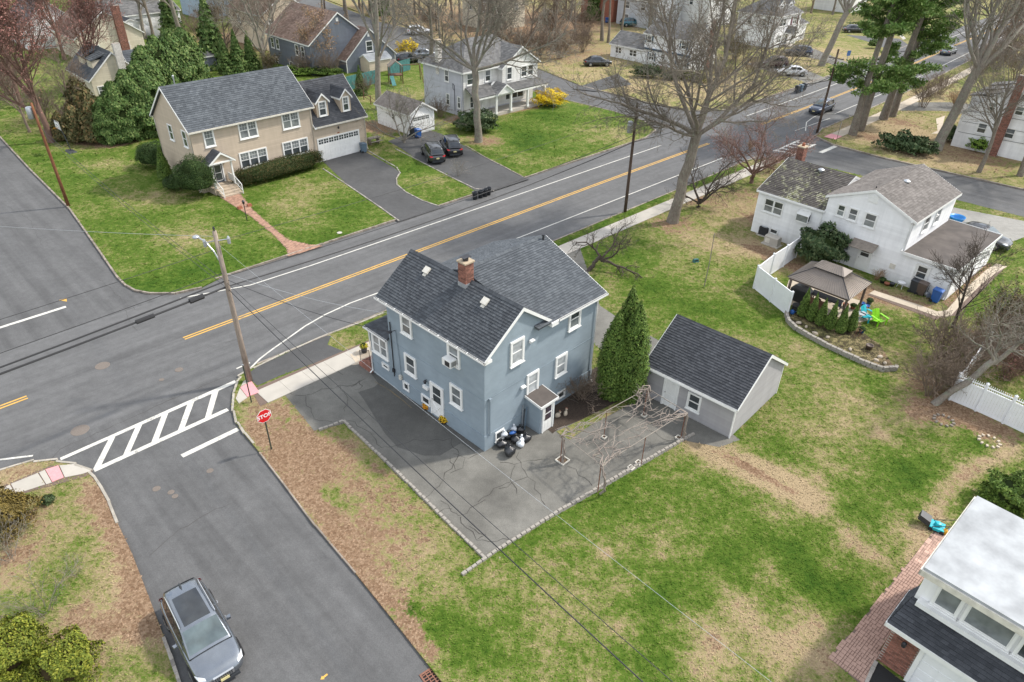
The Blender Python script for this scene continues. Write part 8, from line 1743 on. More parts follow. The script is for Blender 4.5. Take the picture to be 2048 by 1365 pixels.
o=thing('covered_grill','black covered grill under the gazebo','grill',put(1598,602),ga);m=MB();m.add([(-.75,-.35,0),(.75,-.35,0),(.75,.35,0),(-.75,.35,0),(-.70,-.32,.95),(.70,-.32,.95),(.72,.32,.95),(-.7,.32,.95),(-.4,-.25,1.25),(.4,-.25,1.25),(.4,.25,1.25),(-.4,.25,1.25)],[(3,2,1,0),(0,1,5,4),(1,2,6,5),(2,3,7,6),(3,0,4,7),(4,5,9,8),(5,6,10,9),(6,7,11,10),(7,4,8,11),(8,9,10,11)]);m.build('grill_cover',M_BAG,o)
o=thing('patio_table','low patio table under the gazebo','table',put(1648,612),ga);MB().box(-1.1,1.1,-.4,.4,.68,.74).build('table_top',M_DARKMETAL,o)
for sx in (-1,1):
 for sy in (-1,1):MB().box(sx*1.0-.03,sx*1.0+.03,sy*.32-.03,sy*.32+.03,0,.68).build('leg',M_DARKMETAL,o)
o=thing('wooden_bench','brown wooden bench under the gazebo near the grill','bench',put(1622,622),ga);MB().box(-.7,.7,-.22,.22,.38,.44).build('seat',M_BROWNWOOD,o);MB().box(-.7,.7,.18,.24,.44,.9).build('backrest',M_BROWNWOOD,o)
for sx in (-.6,.6):MB().box(sx-.04,sx+.04,-.2,.2,0,.38).build('leg',M_BROWNWOOD,o)
def pot(label,u,v,r,h,mat,plant=None,z=0,nm='plant_pot',seed=1):
 o=thing(nm,label,'pot',(*put(u,v)[:2],z));MB().lathe([(r*.7,0),(r*.95,h*.85),(r,h*.87),(r,h),(r*.86,h),(r*.8,h*.8)],14).build('pot',mat,o,True)
 if plant is not None:
  rng=np.random.default_rng(seed);N=260;v_=rng.normal(0,1,(N,3));v_[:,2]=np.abs(v_[:,2])*.8;v_/=np.linalg.norm(v_,axis=1,keepdims=True)
  link('plant',flakes_mesh('plant',v_*rng.uniform(.7,1.05,(N,1))*np.array((r*1.25,r*1.25,r*1.0))+np.array((0,0,h*.9)),v_,.07,1.4,plant,rng),o)
  MB().lathe([(r*.9,h*.8),(r*1.0,h),(r*.7,h+r*.6),(.02,h+r*.8)],12).build('plant_core',M_CORE,o,True)
 return o
pot('orange chrysanthemum pot left of the blue house side door',854,818,.24,.22,M_CHARC,M_FLOW_O,0,'flower_pot',2);pot('yellow chrysanthemum pot right of the blue house side door',889,845,.28,.24,M_CHARC,M_FLOW_Y,0,'flower_pot',3)
pot('black urn of yellow-green flowers by the front steps',729,706,.22,.55,M_CHARC,leaf_mat('yellow_green_flowers',(.16,.20,.02),(.42,.36,.03),(.55,.42,.03)),0,'flower_urn',4)
for i,(u,v,r,h,mt,lb) in enumerate([(1764,566,.20,.3,M_CHARC,'dark pot first along the split-level house wall'),(1773,571,.22,.2,M_TERRA,'red bowl pot along the split-level house wall'),(1783,573,.20,.28,M_CHARC,'dark pot third along the split-level house wall'),(1722,666,.2,.3,M_BLUEPL,'blue glazed pot at the end of the arborvitae row'),(1737,699,.24,.34,M_BROWNPL,'brown barrel pot on the curved bed'),(1690,615,.22,.3,M_TERRA,'terracotta pot under the gazebo edge'),(1705,618,.2,.28,M_TERRA,'second terracotta pot under the gazebo edge'),(1676,612,.2,.3,M_BLUEPL,'blue pot under the gazebo'),(1662,604,.16,.25,M_VINYL,'white pot under the gazebo'),(1634,607,.18,.26,M_TERRA,'small clay pot beside the bench'),(1727,622,.22,.3,M_TERRA,'clay pot beside the turquoise chair'),(1723,612,.2,.26,M_BLUEPL,'small blue pot near the gazebo post'),(1738,608,.2,.3,M_BLUEGREY,'grey-blue pot near the gazebo post'),(1733,616,.2,.2,M_BLUEPL,'low blue pot between gazebo and chairs'),(1655,549,.28,.3,M_VINYL,'white round planter behind the gazebo'),(1677,545,.22,.35,M_GUTTER,'grey planter by the split-level house wall'),(1688,547,.18,.32,M_BLUEGREY,'small blue-grey urn by the split-level house wall')]):pot(lb,u,v,r,h,mt,M_LF_HEDGE if i%3==0 else None,0,'plant_pot',10+i)
o=thing('tyre_stack','stack of two black tyres beside the fence','tyre',put(1591,624));
for k in range(3):MB().lathe([(.2,0),(.3,.01),(.33,.06),(.33,.14),(.3,.19),(.2,.2)],16,(0,0,k*.2)).build('tyre',M_RUBBER,o,True)
o=thing('watering_can','blue watering can by the white fence','watering can',put(1584,628));m=MB();m.lathe([(.13,0),(.15,.02),(.13,.26),(.06,.3)],12);m.tube([(.12,0,.06),(.34,0,.3)],.025,6);m.build('can_body',M_BLUEPL,o,True);MB().tube([(-.13,0,.08),(-.24,0,.2),(-.08,0,.32)],.018,6).build('handle',M_BLUEPL,o)
def chair(label,u,v,rz,mat):
 o=thing('adirondack_chair',label,'chair',put(u,v),rz)
 for k in range(5):MB().slab([(-.30+k*.122,-.30,.36),(-.19+k*.122,-.30,.36),(-.19+k*.122,.22,.22),(-.30+k*.122,.22,.22)],.025).build('seat_slat',mat,o)
 for k in range(5):MB().slab([(-.30+k*.122,.20,.24),(-.19+k*.122,.20,.24),(-.19+k*.122,.52,.95-.03*abs(k-2)),(-.30+k*.122,.52,.95-.03*abs(k-2))],.025).build('back_slat',mat,o)
 for s in (-1,1):
  MB().box(s*.40-.07,s*.40+.07,-.40,.38,.54,.57).build('armrest',mat,o);MB().box(s*.36-.03,s*.36+.03,-.36,-.28,0,.54).build('leg',mat,o);MB().slab([(s*.34-.02,.1,.3),(s*.34+.02,.1,.3),(s*.34+.02,.55,0),(s*.34-.02,.55,0)],.06).build('rear_leg',mat,o)
 return o
chair('turquoise plastic garden chair right of the gazebo',1733,640,R(35),M_TURQ);chair('lime green plastic garden chair beside the turquoise one',1755,648,R(20),M_LIME)
o=thing('round_table','small grey round metal table beside the turquoise chair','table',put(1718,640));MB().lathe([(.02,0),(.03,.5),(.34,.52),(.36,.55),(.34,.57),(.05,.57)],18).build('table_top',M_GALV,o)
for k in range(3):a=k*2.1;MB().tube([(.05,0,.4),(math.cos(a)*.3,math.sin(a)*.3,0)],.02,5).build('leg',M_GALV,o)
o=thing('fire_pit','small rusty wire plant stand left of the arborvitae end','stand',put(1714,674))
for k in range(4):a=k*math.pi/2;MB().tube([(math.cos(a)*.2,math.sin(a)*.2,0),(math.cos(a)*.16,math.sin(a)*.16,.55)],.012,5).build('leg',M_RUST,o)
MB().tube([(.17*math.cos(k*.52),.17*math.sin(k*.52),.55) for k in range(13)],.012,5).build('ring',M_RUST,o)
# white fences
def vinyl_fence(label,pts,H,picket=False,lattice=False,name='vinyl_fence'):
 o=thing(name,label,'fence',(pts[0].x,pts[0].y,0));org=pts[0]
 for a,b in zip(pts,pts[1:]):
  d=b-a;L=d.length;ang=math.atan2(d.y,d.x);T=Matrix.Translation((a.x-org.x,a.y-org.y,0))@Matrix.Rotation(ang,4,'Z')
  def bx(x0,x1,y0,y1,z0,z1,nm,m_=M_VINYL):m=MB().box(x0,x1,y0,y1,z0,z1);m.xform(T);return m.build(nm,m_,o)
  n=max(1,int(round((L-.12)/.155)));st=(L-.12)/n;top=H-.12-(.32 if picket else 0)
  for k in range(n):bx(.06+k*st+.004,.06+(k+1)*st-.004,-.018,.018,.06,top,'fence_board')
  bx(.05,L-.05,-.032,.032,top-.02,top+.09,'top_rail');bx(.05,L-.05,-.03,.03,.03,.14,'bottom_rail')
  if picket:
   m2=int((L-.1)/.105)
   for k in range(m2):bx(.06+k*.105,.06+k*.105+.035,-.012,.012,top+.09,H-.02-.10*math.sin(math.pi*((k+.5)/m2))*0,'picket')
   bx(.05,L-.05,-.025,.025,top+.22,top+.27,'picket_rail')
 for q in pts:
  MB().box(q.x-org.x-.065,q.x-org.x+.065,q.y-org.y-.065,q.y-org.y+.065,-.1,H+.04).build('fence_post',M_VINYL,o);m=MB();s=.085
  m.add([(q.x-org.x-s,q.y-org.y-s,H+.04),(q.x-org.x+s,q.y-org.y-s,H+.04),(q.x-org.x+s,q.y-org.y+s,H+.04),(q.x-org.x-s,q.y-org.y+s,H+.04),(q.x-org.x,q.y-org.y,H+.13)],[(3,2,1,0),(0,1,4),(1,2,4),(2,3,4),(3,0,4)]);m.build('post_cap',M_VINYL,o)
 return o
vinyl_fence('white vinyl privacy fence in two wings left of the gazebo',[P2(1573,631),P2(1540,604),P2(1507,577),P2(1538,552),P2(1565,534),P2(1590,516)],1.85)
vinyl_fence('white picket-topped fence at the right edge',[P2(1898,800),P2(1950,822),P2(2005,847),P2(2070,878)],1.9,True,name='picket_fence')
vinyl_fence('continuation of the white fence running up behind the brush',[P2(1902,797),P2(1925,765),P2(1945,735),P2(1962,712)],1.8,name='vinyl_fence')
def board_fence(label,pts,H,mat,w=.16,name='board_fence',gap=.006):
 o=thing(name,label,'fence',(pts[0].x,pts[0].y,0));org=pts[0];rg=random.Random(len(label))
 for a,b in zip(pts,pts[1:]):
  d=b-a;L=d.length;ang=math.atan2(d.y,d.x);n=int(L/w)
  for k in range(n):
   m=MB();m.box(k*w+gap,(k+1)*w-gap,-.012,.012,.03,H+rg.uniform(-.03,.03));m.xform(Matrix.Translation((a.x-org.x,a.y-org.y,0))@Matrix.Rotation(ang,4,'Z'));m.build('fence_board',mat,o)
  for z in (.4,H-.4):m=MB();m.box(0,L,.013,.06,z,z+.09);m.xform(Matrix.Translation((a.x-org.x,a.y-org.y,0))@Matrix.Rotation(ang,4,'Z'));m.build('rail',mat,o)
 return o
board_fence('teal stained board fence behind the beige garage',[P2(695,182),P2(755,167)],1.9,M_TEAL);board_fence('short teal fence section behind the tall bare tree',[P2(778,152),P2(822,140)],1.7,M_TEAL)
board_fence('pale weathered fence at upper left behind the evergreens',[P2(262,58),P2(325,85)],1.9,M_VINYL,.3)
board_fence('grey board fence behind the beige house',[P2(585,138),P2(622,132)],1.8,M_GREYWOOD)
o=thing('rail_fence','dark post and rail fence beside the beige garage','fence',put(728,210))
for k in range(4):q=P2(728+k*14,200+k*10)-P2(728,210);MB().box(q.x-.05,q.x+.05,q.y-.05,q.y+.05,0,1.2).build('post',M_BROWNWOOD,o)
for z in (.5,1.0):a,b=P2(728,200)-P2(728,210),P2(770,230)-P2(728,210);MB().tube([(a.x,a.y,z),(b.x,b.y,z)],.04,5).build('rail',M_BROWNWOOD,o)
# grape arbour on the parking lot
arb=thing('vine_arbour','bare grapevine arbour of rusty pipes over the parking lot','arbour',put(1190,975))
ao=P2(1190,975);al=lambda u,v,z:Vector((*(P2(u,v,z)-ao),z))
AH=1.85;M_ARB=simple('weathered_pipe',(.23,.20,.17),.8,var=.25)
AC={'sw':al(1202,931,AH),'nw':al(1125,871,AH),'ne':al(1295,777,AH),'se':al(1372,824,AH)}
def cz(p):return Vector((p.x,p.y,0))
for k in ('sw','nw','ne','se'):p=AC[k];MB().tube([(p.x,p.y,-.05),(p.x,p.y,AH)],.028,6).build('post',M_RUST,arb)
for a,b,t in (('sw','se',.5),('nw','ne',.5)):p=AC[a].lerp(AC[b],t);MB().tube([(p.x,p.y,-.05),(p.x,p.y,AH)],.024,6).build('post',M_RUST,arb)
for a,b in (('sw','nw'),('nw','ne'),('ne','se'),('se','sw')):MB().tube([AC[a],AC[b]],.022,6).build('top_rail',M_ARB,arb)
for t in (.2,.4,.6,.8):MB().tube([AC['sw'].lerp(AC['se'],t),AC['nw'].lerp(AC['ne'],t)],.012,5).build('cross_wire',M_ARB,arb)
for t in (.35,.7):MB().tube([AC['sw'].lerp(AC['nw'],t),AC['se'].lerp(AC['ne'],t)],.012,5).build('cross_wire',M_ARB,arb)
vine_rng=np.random.default_rng(5)
def vine(label,corner,heads,seed):
 rng=np.random.default_rng(seed);p=AC[corner];out=[];z0=np.array((p.x+.12,p.y-.06,0));tr=[z0]
 for i in range(5):tr.append(tr[-1]+np.array((rng.normal(0,.06),rng.normal(0,.06),AH/5)))
 out.append((np.array(tr),np.linspace(.065,.05,6)))
 tr2=[q+np.array((.10*math.sin(i*2.1),.08*math.cos(i*1.7),0)) for i,q in enumerate(tr)];out.append((np.array(tr2),np.linspace(.04,.035,6)))
 for tx,ty in heads:
  e=AC['sw'].lerp(AC['se'],tx).lerp(AC['nw'].lerp(AC['ne'],tx),ty);e=np.array((e.x,e.y,AH+.03));s=tr[-1];q=[s]
  n=8
  for i in range(1,n+1):t=i/n;c=s*(1-t)+e*t;c=c+np.array((rng.normal(0,.16),rng.normal(0,.16),rng.normal(0,.05)))*(t<1);c[2]=AH+.03+rng.normal(0,.05);q.append(c)
  q=np.array(q);out.append((q,np.linspace(.036,.014,n+1)))
  for i in range(2,n):
   for _ in range(2):
    d=rng.normal(0,1,3);d[2]*=.25;d/=np.linalg.norm(d);L=rng.uniform(.25,.65);b=[q[i]]
    for k in range(3):d=d+rng.normal(0,.3,3);d[2]*=.5;d/=np.linalg.norm(d);b.append(b[-1]+d*L/3)
    out.append((np.array(b),np.linspace(.014,.007,4)))
 o=thing('grape_vine',label,'vine',(ao.x,ao.y,0));V,Fq=tubes_np(out,5);link('vine_stem',np_mesh('vine_stem',V,Fq,M_VINE,True),o);return o
vine('gnarled grapevine climbing the front corner of the arbour','sw',[(.3,.2),(.45,.5),(.2,.8),(.6,.15),(.35,.9)],3);vine('grapevine on the arbour post nearest the vestibule','nw',[(.3,.9),(.4,.6),(.55,.9),(.1,.55)],4)
vine('grapevine at the arbour corner by the garage door','ne',[(.75,.45),(.6,.8),(.5,.5),(.85,.9)],6);vine('grapevine at the arbour corner by the garage window','se',[(.65,.1),(.7,.45),(.5,.25),(.4,.4)],7)
for i,(u,v,s,lb) in enumerate([(1125,922,.55,'square planting frame at the arbour corner near the vestibule'),(1262,937,.30,'small square planting frame by the block edging, left one'),(1277,927,.30,'small square planting frame by the block edging, right one'),(1357,877,.30,'square planting frame at the garage end of the edging'),(1288,832,.28,'square planting frame at the garage side of the arbour'),(1208,876,.24,'little square frame in the middle of the arbour')]):
 o=thing('planting_frame',lb,'planter',put(u,v),R(46));s*=.5
 for q in ((-s,s,-s,-s+.04),(-s,s,s-.04,s),(-s,-s+.04,-s+.04,s-.04),(s-.04,s,-s+.04,s-.04)):MB().box(*q,.0,.09).build('frame_board',M_GUTTER,o)
 MB().box(-s+.04,s-.04,-s+.04,s-.04,.0,.03).build('soil',M_DEBRIS,o)
 # rubbish bags by the wall
def bag(label,u,v,rx,ry,h,mat,seed,z=0,rz=0,neck=True):
 rng=np.random.default_rng(seed);o=thing('bin_bag',label,'bag',(*put(u,v)[:2],z),rz);n,K=18,10;m=MB()
 for i in range(K):
  t=i/(K-1);r=(math.sin(math.pi*(.12+.80*t))**.65) if t<.82 else max(.10,(1-t)*2.2)
  for j in range(n):
   w=2*math.pi*j/n;k=1+.10*math.sin(w*3+seed)+.07*math.sin(w*7+t*9+seed)+rng.normal(0,.03);m.v.append((rx*r*k*math.cos(w),ry*r*k*math.sin(w),max(.005,h*t)))
 for i in range(K-1):
  for j in range(n):m.f.append((i*n+j,i*n+(j+1)%n,(i+1)*n+(j+1)%n,(i+1)*n+j))
 m.f.append(tuple(range(n-1,-1,-1)));m.f.append(tuple((K-1)*n+j for j in range(n)));m.build('bag_body',mat,o,True)
 if neck:m=MB();m.lathe([(.035,0),(.03,.04),(.07,.12),(.05,.15)],7,(0,0,h*.97));m.build('tied_neck',mat,o,True)
 return o
bag('large black bin bag slumped at the front of the bag heap',1019,910,.30,.34,.62,M_BAG,1);bag('round black bin bag at the left of the heap',1003,893,.30,.28,.42,M_BAG,2);bag('small white bag on top of the left black bag',1008,881,.19,.18,.24,M_BAGW,3,.34)
bag('white bag at the back of the heap against the wall',1027,868,.18,.18,.28,M_BAGW,4,.25);bag('white bag at the right front of the heap',1041,893,.22,.20,.36,M_BAGW,5);bag('second white bag just behind the right front one',1043,885,.20,.19,.40,M_BAGW,6);bag('black bag at the right of the heap',1052,882,.28,.24,.44,M_BAG,7);bag('dark bag in the middle of the heap',1031,885,.28,.26,.46,M_BAG,8);bag('dark bag by the basement window',1016,878,.24,.22,.4,M_BAG,9);bag('dark bag tucked in the wall corner',1040,866,.24,.22,.45,M_BAG,10);bag('blue bag lying on top of the heap',1025,880,.20,.12,.14,M_BLUEPL,11,.44,.6,False)
o=thing('folded_umbrella','folded dark garden poles leaning in the vestibule corner','poles',put(1046,862))
for k,(dx,dy) in enumerate(((0,0),(.08,.03),(-.06,.05))):MB().tube([(dx,dy,.05),(dx*1.5+.05,dy+.22,1.35+.1*k)],.03,6).build('pole',(M_CHARC,M_BLUEGREY,M_GALV)[k],o)
for (u,v,lb,rz) in ((1115,834,'small terracotta dog figure in the mulch bed, left one',.4),(1131,830,'small terracotta dog figure in the mulch bed, right one',1.2)):
 o=thing('garden_figure',lb,'figure',put(u,v),rz);m=MB();m.lathe([(.08,0),(.11,.06),(.09,.2),(.05,.26)],10);m.xform(Matrix.Diagonal((1.7,1,1,1)));m.build('body',M_CONC_TAN,o,True);MB().lathe([(.02,-.07),(.07,-.03),(.07,.03),(.02,.08)],10,(.14,0,.30)).build('head',M_CONC_TAN,o,True)
 for sy in (-.04,.04):MB().lathe([(.02,0),(.025,.04),(.005,.09)],6,(.12,sy,.35)).build('ear',M_TERRA,o)
 # wheelie bins, machinery
def bin_(label,u,v,rz,mat,h=1.05,w=.58,lid=None,z=0,lidopen=False):
 o=thing('wheelie_bin',label,'bin',(*put(u,v)[:2],z),rz);m=MB();a,b=w/2*.78,w/2
 m.add([(-a,-a,.06),(a,-a,.06),(a,a*1.1,.06),(-a,a*1.1,.06),(-b,-b,h*.92),(b,-b,h*.92),(b,b*1.15,h*.92),(-b,b*1.15,h*.92)],[(3,2,1,0),(4,5,6,7),(0,1,5,4),(1,2,6,5),(2,3,7,6),(3,0,4,7)]);m.build('bin_body',mat,o)
 m=MB();m.add([(-b-.02,-b-.04,h*.925),(b+.02,-b-.04,h*.925),(b+.02,b*1.2,h*.97),(-b-.02,b*1.2,h*.97),(-b*.8,-b*.7,h),(b*.8,-b*.7,h),(b*.8,b,h*1.03),(-b*.8,b,h*1.03)],[(3,2,1,0),(4,5,6,7),(0,1,5,4),(1,2,6,5),(2,3,7,6),(3,0,4,7)]);m.build('lid',lid or mat,o)
 for s in (-1,1):m=MB();m.lathe([(.05,-.03),(.12,-.03),(.12,.03),(.05,.03)],12);m.xform(Matrix.Translation((s*(a+.02),a*1.1,.12))@Matrix.Rotation(math.pi/2,4,'Y'));m.build('wheel',M_RUBBER,o)
 MB().tube([(-b*.7,b*1.25,h*.9),(b*.7,b*1.25,h*.9)],.02,6).build('handle',mat,o)
 return o
for u,v,lb,mt in ((728,305,'grey-blue bin beside the beige garage door',M_BLUEGREY),(826,272,'black bin beside the small white garage',M_CHARC),(837,276,'blue recycling bin beside the small white garage',M_BLUEPL),(1826,585,'dark wheelie bin against the split-level house',M_CHARC),(1840,590,'brown wheelie bin against the split-level house',M_BROWNPL),(1869,604,'blue recycling bin at the split-level house corner',M_BLUEPL),(1593,186,'left dark bin at the kerb across the road',M_CHARC),(1600,184,'middle bin at the kerb across the road',M_BLUEGREY),(1607,181,'right dark bin at the kerb across the road',M_CHARC),(1214,46,'blue bin beside the row of bare trunks',M_BLUEPL)):bin_(lb,u,v,R(46) if u>1800 else R(130),mt)
for i,(u,v) in enumerate(((950,397),(961,394),(970,391),(977,388))):
 o=thing('garbage_can',['leftmost of the four dark cans at the kerb','second of the four dark cans at the kerb','third of the four dark cans at the kerb','rightmost of the four dark cans at the kerb'][i],'bin',(*put(u,v)[:2],ROAD),0,'dark cans at the kerb of the driveway');MB().lathe([(.20,0),(.27,.68),(.29,.70),(.29,.74),(.26,.74),(.24,.6),(.22,.2)],14).build('can_body',M_CHARC,o,True)
 for s in (-1,1):MB().tube([(s*.27,-.07,.55),(s*.33,0,.56),(s*.27,.07,.55)],.015,5).build('handle',M_CHARC,o)
o=thing('air_conditioner','dark air conditioning unit beside the split-level house','air conditioner',put(1528,470),R(43));MB().box(-.5,.5,-.5,.5,-.02,.08).build('pad',M_CONC,o);MB().box(-.38,.38,-.38,.38,.08,.78).build('housing',M_DARKMETAL,o);MB().lathe([(.02,0),(.33,.0),(.34,.03),(.30,.05),(.04,.06)],18,(0,0,.78)).build('fan_guard',M_GALV,o)
for k in range(6):MB().box(-.39,.39,-.39,.39,.16+k*.1,.18+k*.1).build('louvre',M_CHARC,o)
o=thing('generator','beige standby generator on a pad beside the split-level house','generator',put(1543,490),R(43));MB().box(-.45,.45,-.75,.75,-.02,.09).build('pad',M_CONC,o);m=MB();m.add([(-.33,-.6,.09),(.33,-.6,.09),(.33,.6,.09),(-.33,.6,.09),(-.33,-.6,.72),(.33,-.6,.72),(.33,.6,.72),(-.33,.6,.72),(-.2,-.58,.80),(.26,-.58,.80),(.26,.58,.80),(-.2,.58,.80)],[(0,1,5,4),(1,2,6,5),(2,3,7,6),(3,0,4,7),(4,5,9,8),(5,6,10,9),(6,7,11,10),(7,4,8,11),(8,9,10,11)]);m.build('housing',M_CONC,o);MB().box(-.335,-.325,.1,.5,.2,.6).build('grille',M_GUTTER,o)
o=thing('wheelbarrow','upturned dark wheelbarrow leaning on the split-level house','wheelbarrow',put(1793,562),R(43));m=MB();m.add([(-.4,-.3,.1),(.4,-.3,.1),(.4,.1,.75),(-.4,.1,.75),(-.25,-.1,.25),(.25,-.1,.25),(.25,.12,.6),(-.25,.12,.6)],[(0,1,5,4),(1,2,6,5),(2,3,7,6),(3,0,4,7),(4,5,6,7)]);m.build('tray',M_BLUEGREY,o);MB().tube([(-.3,-.3,.1),(-.35,.3,.3)],.02,5).build('handle',M_BROWNWOOD,o);MB().tube([(.3,-.3,.1),(.35,.3,.3)],.02,5).build('handle',M_BROWNWOOD,o)
o=thing('garden_table','white round garden table against the split-level house','table',put(1800,576));MB().lathe([(.26,.42),(.28,.44),(.28,.47),(.05,.47)],16).build('table_top',M_VINYL,o)
for k in range(3):a=k*2.1+.4;MB().tube([(math.cos(a)*.2,math.sin(a)*.2,.43),(math.cos(a)*.26,math.sin(a)*.26,0)],.018,5).build('leg',M_VINYL,o)
o=thing('hose_reel','dark hose reel cart between the bins of the split-level house','hose reel',put(1853,597));m=MB();m.lathe([(.2,-.12),(.2,-.1),(.13,-.09),(.13,.09),(.2,.1),(.2,.12)],14);m.xform(Matrix.Translation((0,0,.3))@Matrix.Rotation(math.pi/2,4,'X'));m.build('reel',M_GALV,o);MB().tube([(0,.15,.1),(0,.2,.9)],.02,5).build('handle',M_CHARC,o)
o=thing('lawn_mower','turquoise and black push mower at the end of the paver walk','mower',put(1872,1058),R(55));MB().box(-.28,.28,-.30,.30,.10,.24).build('deck',M_TURQ,o);MB().lathe([(.14,0),(.16,.05),(.12,.16),(.03,.18)],12,(0,0,.24)).build('motor',M_TURQ,o);m=MB();m.add([(-.24,.32,.15),(.24,.32,.15),(.22,.85,.30),(-.22,.85,.30),(-.24,.32,.42),(.24,.32,.42),(.22,.80,.58),(-.22,.80,.58)],[(3,2,1,0),(4,5,6,7),(0,1,5,4),(1,2,6,5),(2,3,7,6),(3,0,4,7)]);m.build('grass_bag',M_CHARC,o)
for sx in (-.26,.26):
 MB().tube([(sx,.2,.25),(sx*.9,-.9,.95)],.018,5).build('handle',M_CHARC,o)
 for sy in (-.24,.24):m=MB();m.lathe([(.03,-.03),(.10,-.03),(.10,.03),(.03,.03)],12);m.xform(Matrix.Translation((sx*1.12,sy,.10))@Matrix.Rotation(math.pi/2,4,'Y'));m.build('wheel',M_RUBBER,o)
o=thing('leaf_blower','yellow power tool on the pavers beside the mower','power tool',put(1888,1068),.4);m=MB();m.lathe([(.08,0),(.13,.04),(.13,.2),(.06,.3)],12);m.build('motor_housing',M_YELLOWPL,o,True);MB().tube([(.1,0,.12),(.32,.05,.08),(.5,.1,.05)],.045,7,.03).build('nozzle',M_BLUEGREY,o);MB().tube([(-.06,0,.26),(0,0,.40),(.07,0,.26)],.02,5).build('handle',M_CHARC,o)
# storm drain grate at the street edge
gt=thing('storm_drain','rusty storm drain grate at the bottom of the side street','drain',(*P2(872,1362,ROAD),ROAD),R(-52));MB().box(-.52,.52,-.36,.36,-.002,.012).build('pit',M_BLACK,gt)
m=MB();m.box(-.56,.56,-.40,-.33,.0,.035);m.box(-.56,.56,.33,.40,.0,.035);m.box(-.56,-.49,-.33,.33,.0,.035);m.box(.49,.56,-.33,.33,.0,.035);m.build('frame',M_RUST,gt)
for k in range(8):MB().box(-.49+k*.123+.035,-.49+k*.123+.075,-.33,.33,.014,.034).build('grate_bar',M_RUST,gt)
for k in range(3):MB().box(-.49,.49,-.19+k*.17,-.15+k*.17,.014,.032).build('grate_rib',M_RUST,gt)
# walk lamp, step pots, play things and odds
o=thing('walk_lamp','thin dark lamp post beside the brick walk','lamp',put(494,441));MB().tube([(0,0,0),(0,0,1.5)],.035,6).build('post',M_DARKMETAL,o);MB().lathe([(.04,0),(.10,.04),(.12,.22),(.14,.24),(.02,.36)],8,(0,0,1.5)).build('lantern',M_DARKMETAL,o)
for u,v,lb in ((480,418,'stone block on the left of the brick walk step'),(499,413,'stone block on the right of the brick walk step')):o=thing('stone_block',lb,'stone',put(u,v),R(47));m=MB();m.add([(-.2,-.16,0),(.2,-.16,0),(.2,.16,0),(-.2,.16,0),(-.16,-.13,.24),(.17,-.12,.26),(.16,.12,.25),(-.15,.13,.23)],[(4,5,6,7),(0,1,5,4),(1,2,6,5),(2,3,7,6),(3,0,4,7)]);m.build('block',M_TERRA,o)
o=thing('play_tower','wooden swing set tower behind the teal fence','playset',put(792,166),R(20))
for sx in (-.9,.9):
 for sy in (-.7,.7):MB().box(sx-.06,sx+.06,sy-.06,sy+.06,0,2.5).build('post',M_BROWNWOOD,o)
MB().box(-.95,.95,-.75,.75,1.1,1.2).build('deck',M_BROWNWOOD,o);gable_roof(o,-.9,.9,-.7,.7,2.5,3.2,'y',M_GREYWOOD,oh=.15,og=.1,exp=.3,tab=.4,seed=5,courses=False,cap=False,fascia=False);MB().tube([(.9,0,2.4),(3.6,0,2.4)],.06,6).build('swing_beam',M_BROWNWOOD,o)
for s in (-1,1):MB().tube([(3.6,0,2.4),(3.9,s*1.0,0)],.06,6).build('leg',M_BROWNWOOD,o)
m=MB();m.slab([(-1.0,-.8,1.15),(-.45,-.8,1.15),(-.45,-2.6,.2),(-1.0,-2.6,.2)],.05);m.build('slide',M_TEAL,o)
o=thing('picnic_bench','small grey picnic table beside the beige house driveway','table',put(748,288),R(45));MB().box(-.75,.75,-.35,.35,.68,.73).build('table_top',M_GREYWOOD,o)
for s in (-1,1):MB().box(-.75,.75,s*.6-.13,s*.6+.13,.40,.44).build('bench_seat',M_GREYWOOD,o);MB().box(s*.55-.04,s*.55+.04,-.6,.6,.34,.40).build('brace',M_GREYWOOD,o);MB().box(s*.55-.04,s*.55+.04,-.3,.3,0,.68).build('leg',M_GREYWOOD,o)
o=thing('paddling_pool','round blue plastic tub beside the parked car behind the split-level house','tub',put(1912,442));MB().lathe([(.5,0),(.62,.25),(.68,.42),(.66,.44),(.58,.26),(.45,.06)],18).build('tub',simple('bright_blue_plastic',(.02,.22,.55),.4),o,True)
o=thing('electrical_box','small green box on the lawn left of the stake','box',put(1391,524),.3);m=MB();m.add([(-.22,-.16,0),(.22,-.16,0),(.22,.16,0),(-.22,.16,0),(-.18,-.12,.28),(.18,-.12,.28),(.18,.12,.22),(-.18,.12,.22)],[(4,5,6,7),(0,1,5,4),(1,2,6,5),(2,3,7,6),(3,0,4,7)]);m.build('housing',M_TEAL,o);MB().box(-.15,.15,-.145,-.13,.08,.2).build('cover_plate',M_DARKMETAL,o)
o=thing('valve_lid','small round pale lid in the beige house front lawn','lid',put(679,466));MB().lathe([(.22,0),(.22,.02),(.18,.035),(.03,.04)],16).build('lid',M_CONC,o)
for i,(u,v,s,lb) in enumerate(((1120,452,.0,'x'),)):pass
for i,(u,v) in enumerate(((1597,647),(1612,655),(1630,668),(1655,676),(1700,700),(1752,722),(1760,715),(1770,728))):
 o=thing('garden_rock',['pale flat rock at the fence end of the curved bed','second pale rock from the fence in the curved bed','third pale rock from the fence in the curved bed','fourth pale rock from the fence in the curved bed','rock in the middle of the curved bed','white rock near the far end of the curved bed','second white rock near the far end of the curved bed','last rock at the tip of the curved bed'][i],'rock',put(u,v),i*1.1);rg=random.Random(i);m=MB();r=rg.uniform(.12,.2);m.lathe([(r,0),(r*1.1,.05),(r*.8,.12),(r*.3,.15)],7);m.v=[(x*(1+rg.uniform(-.2,.2)),y*(1+rg.uniform(-.2,.2))*.7,z_) for x,y,z_ in m.v];m.build('stone',M_CONC_TAN,o)
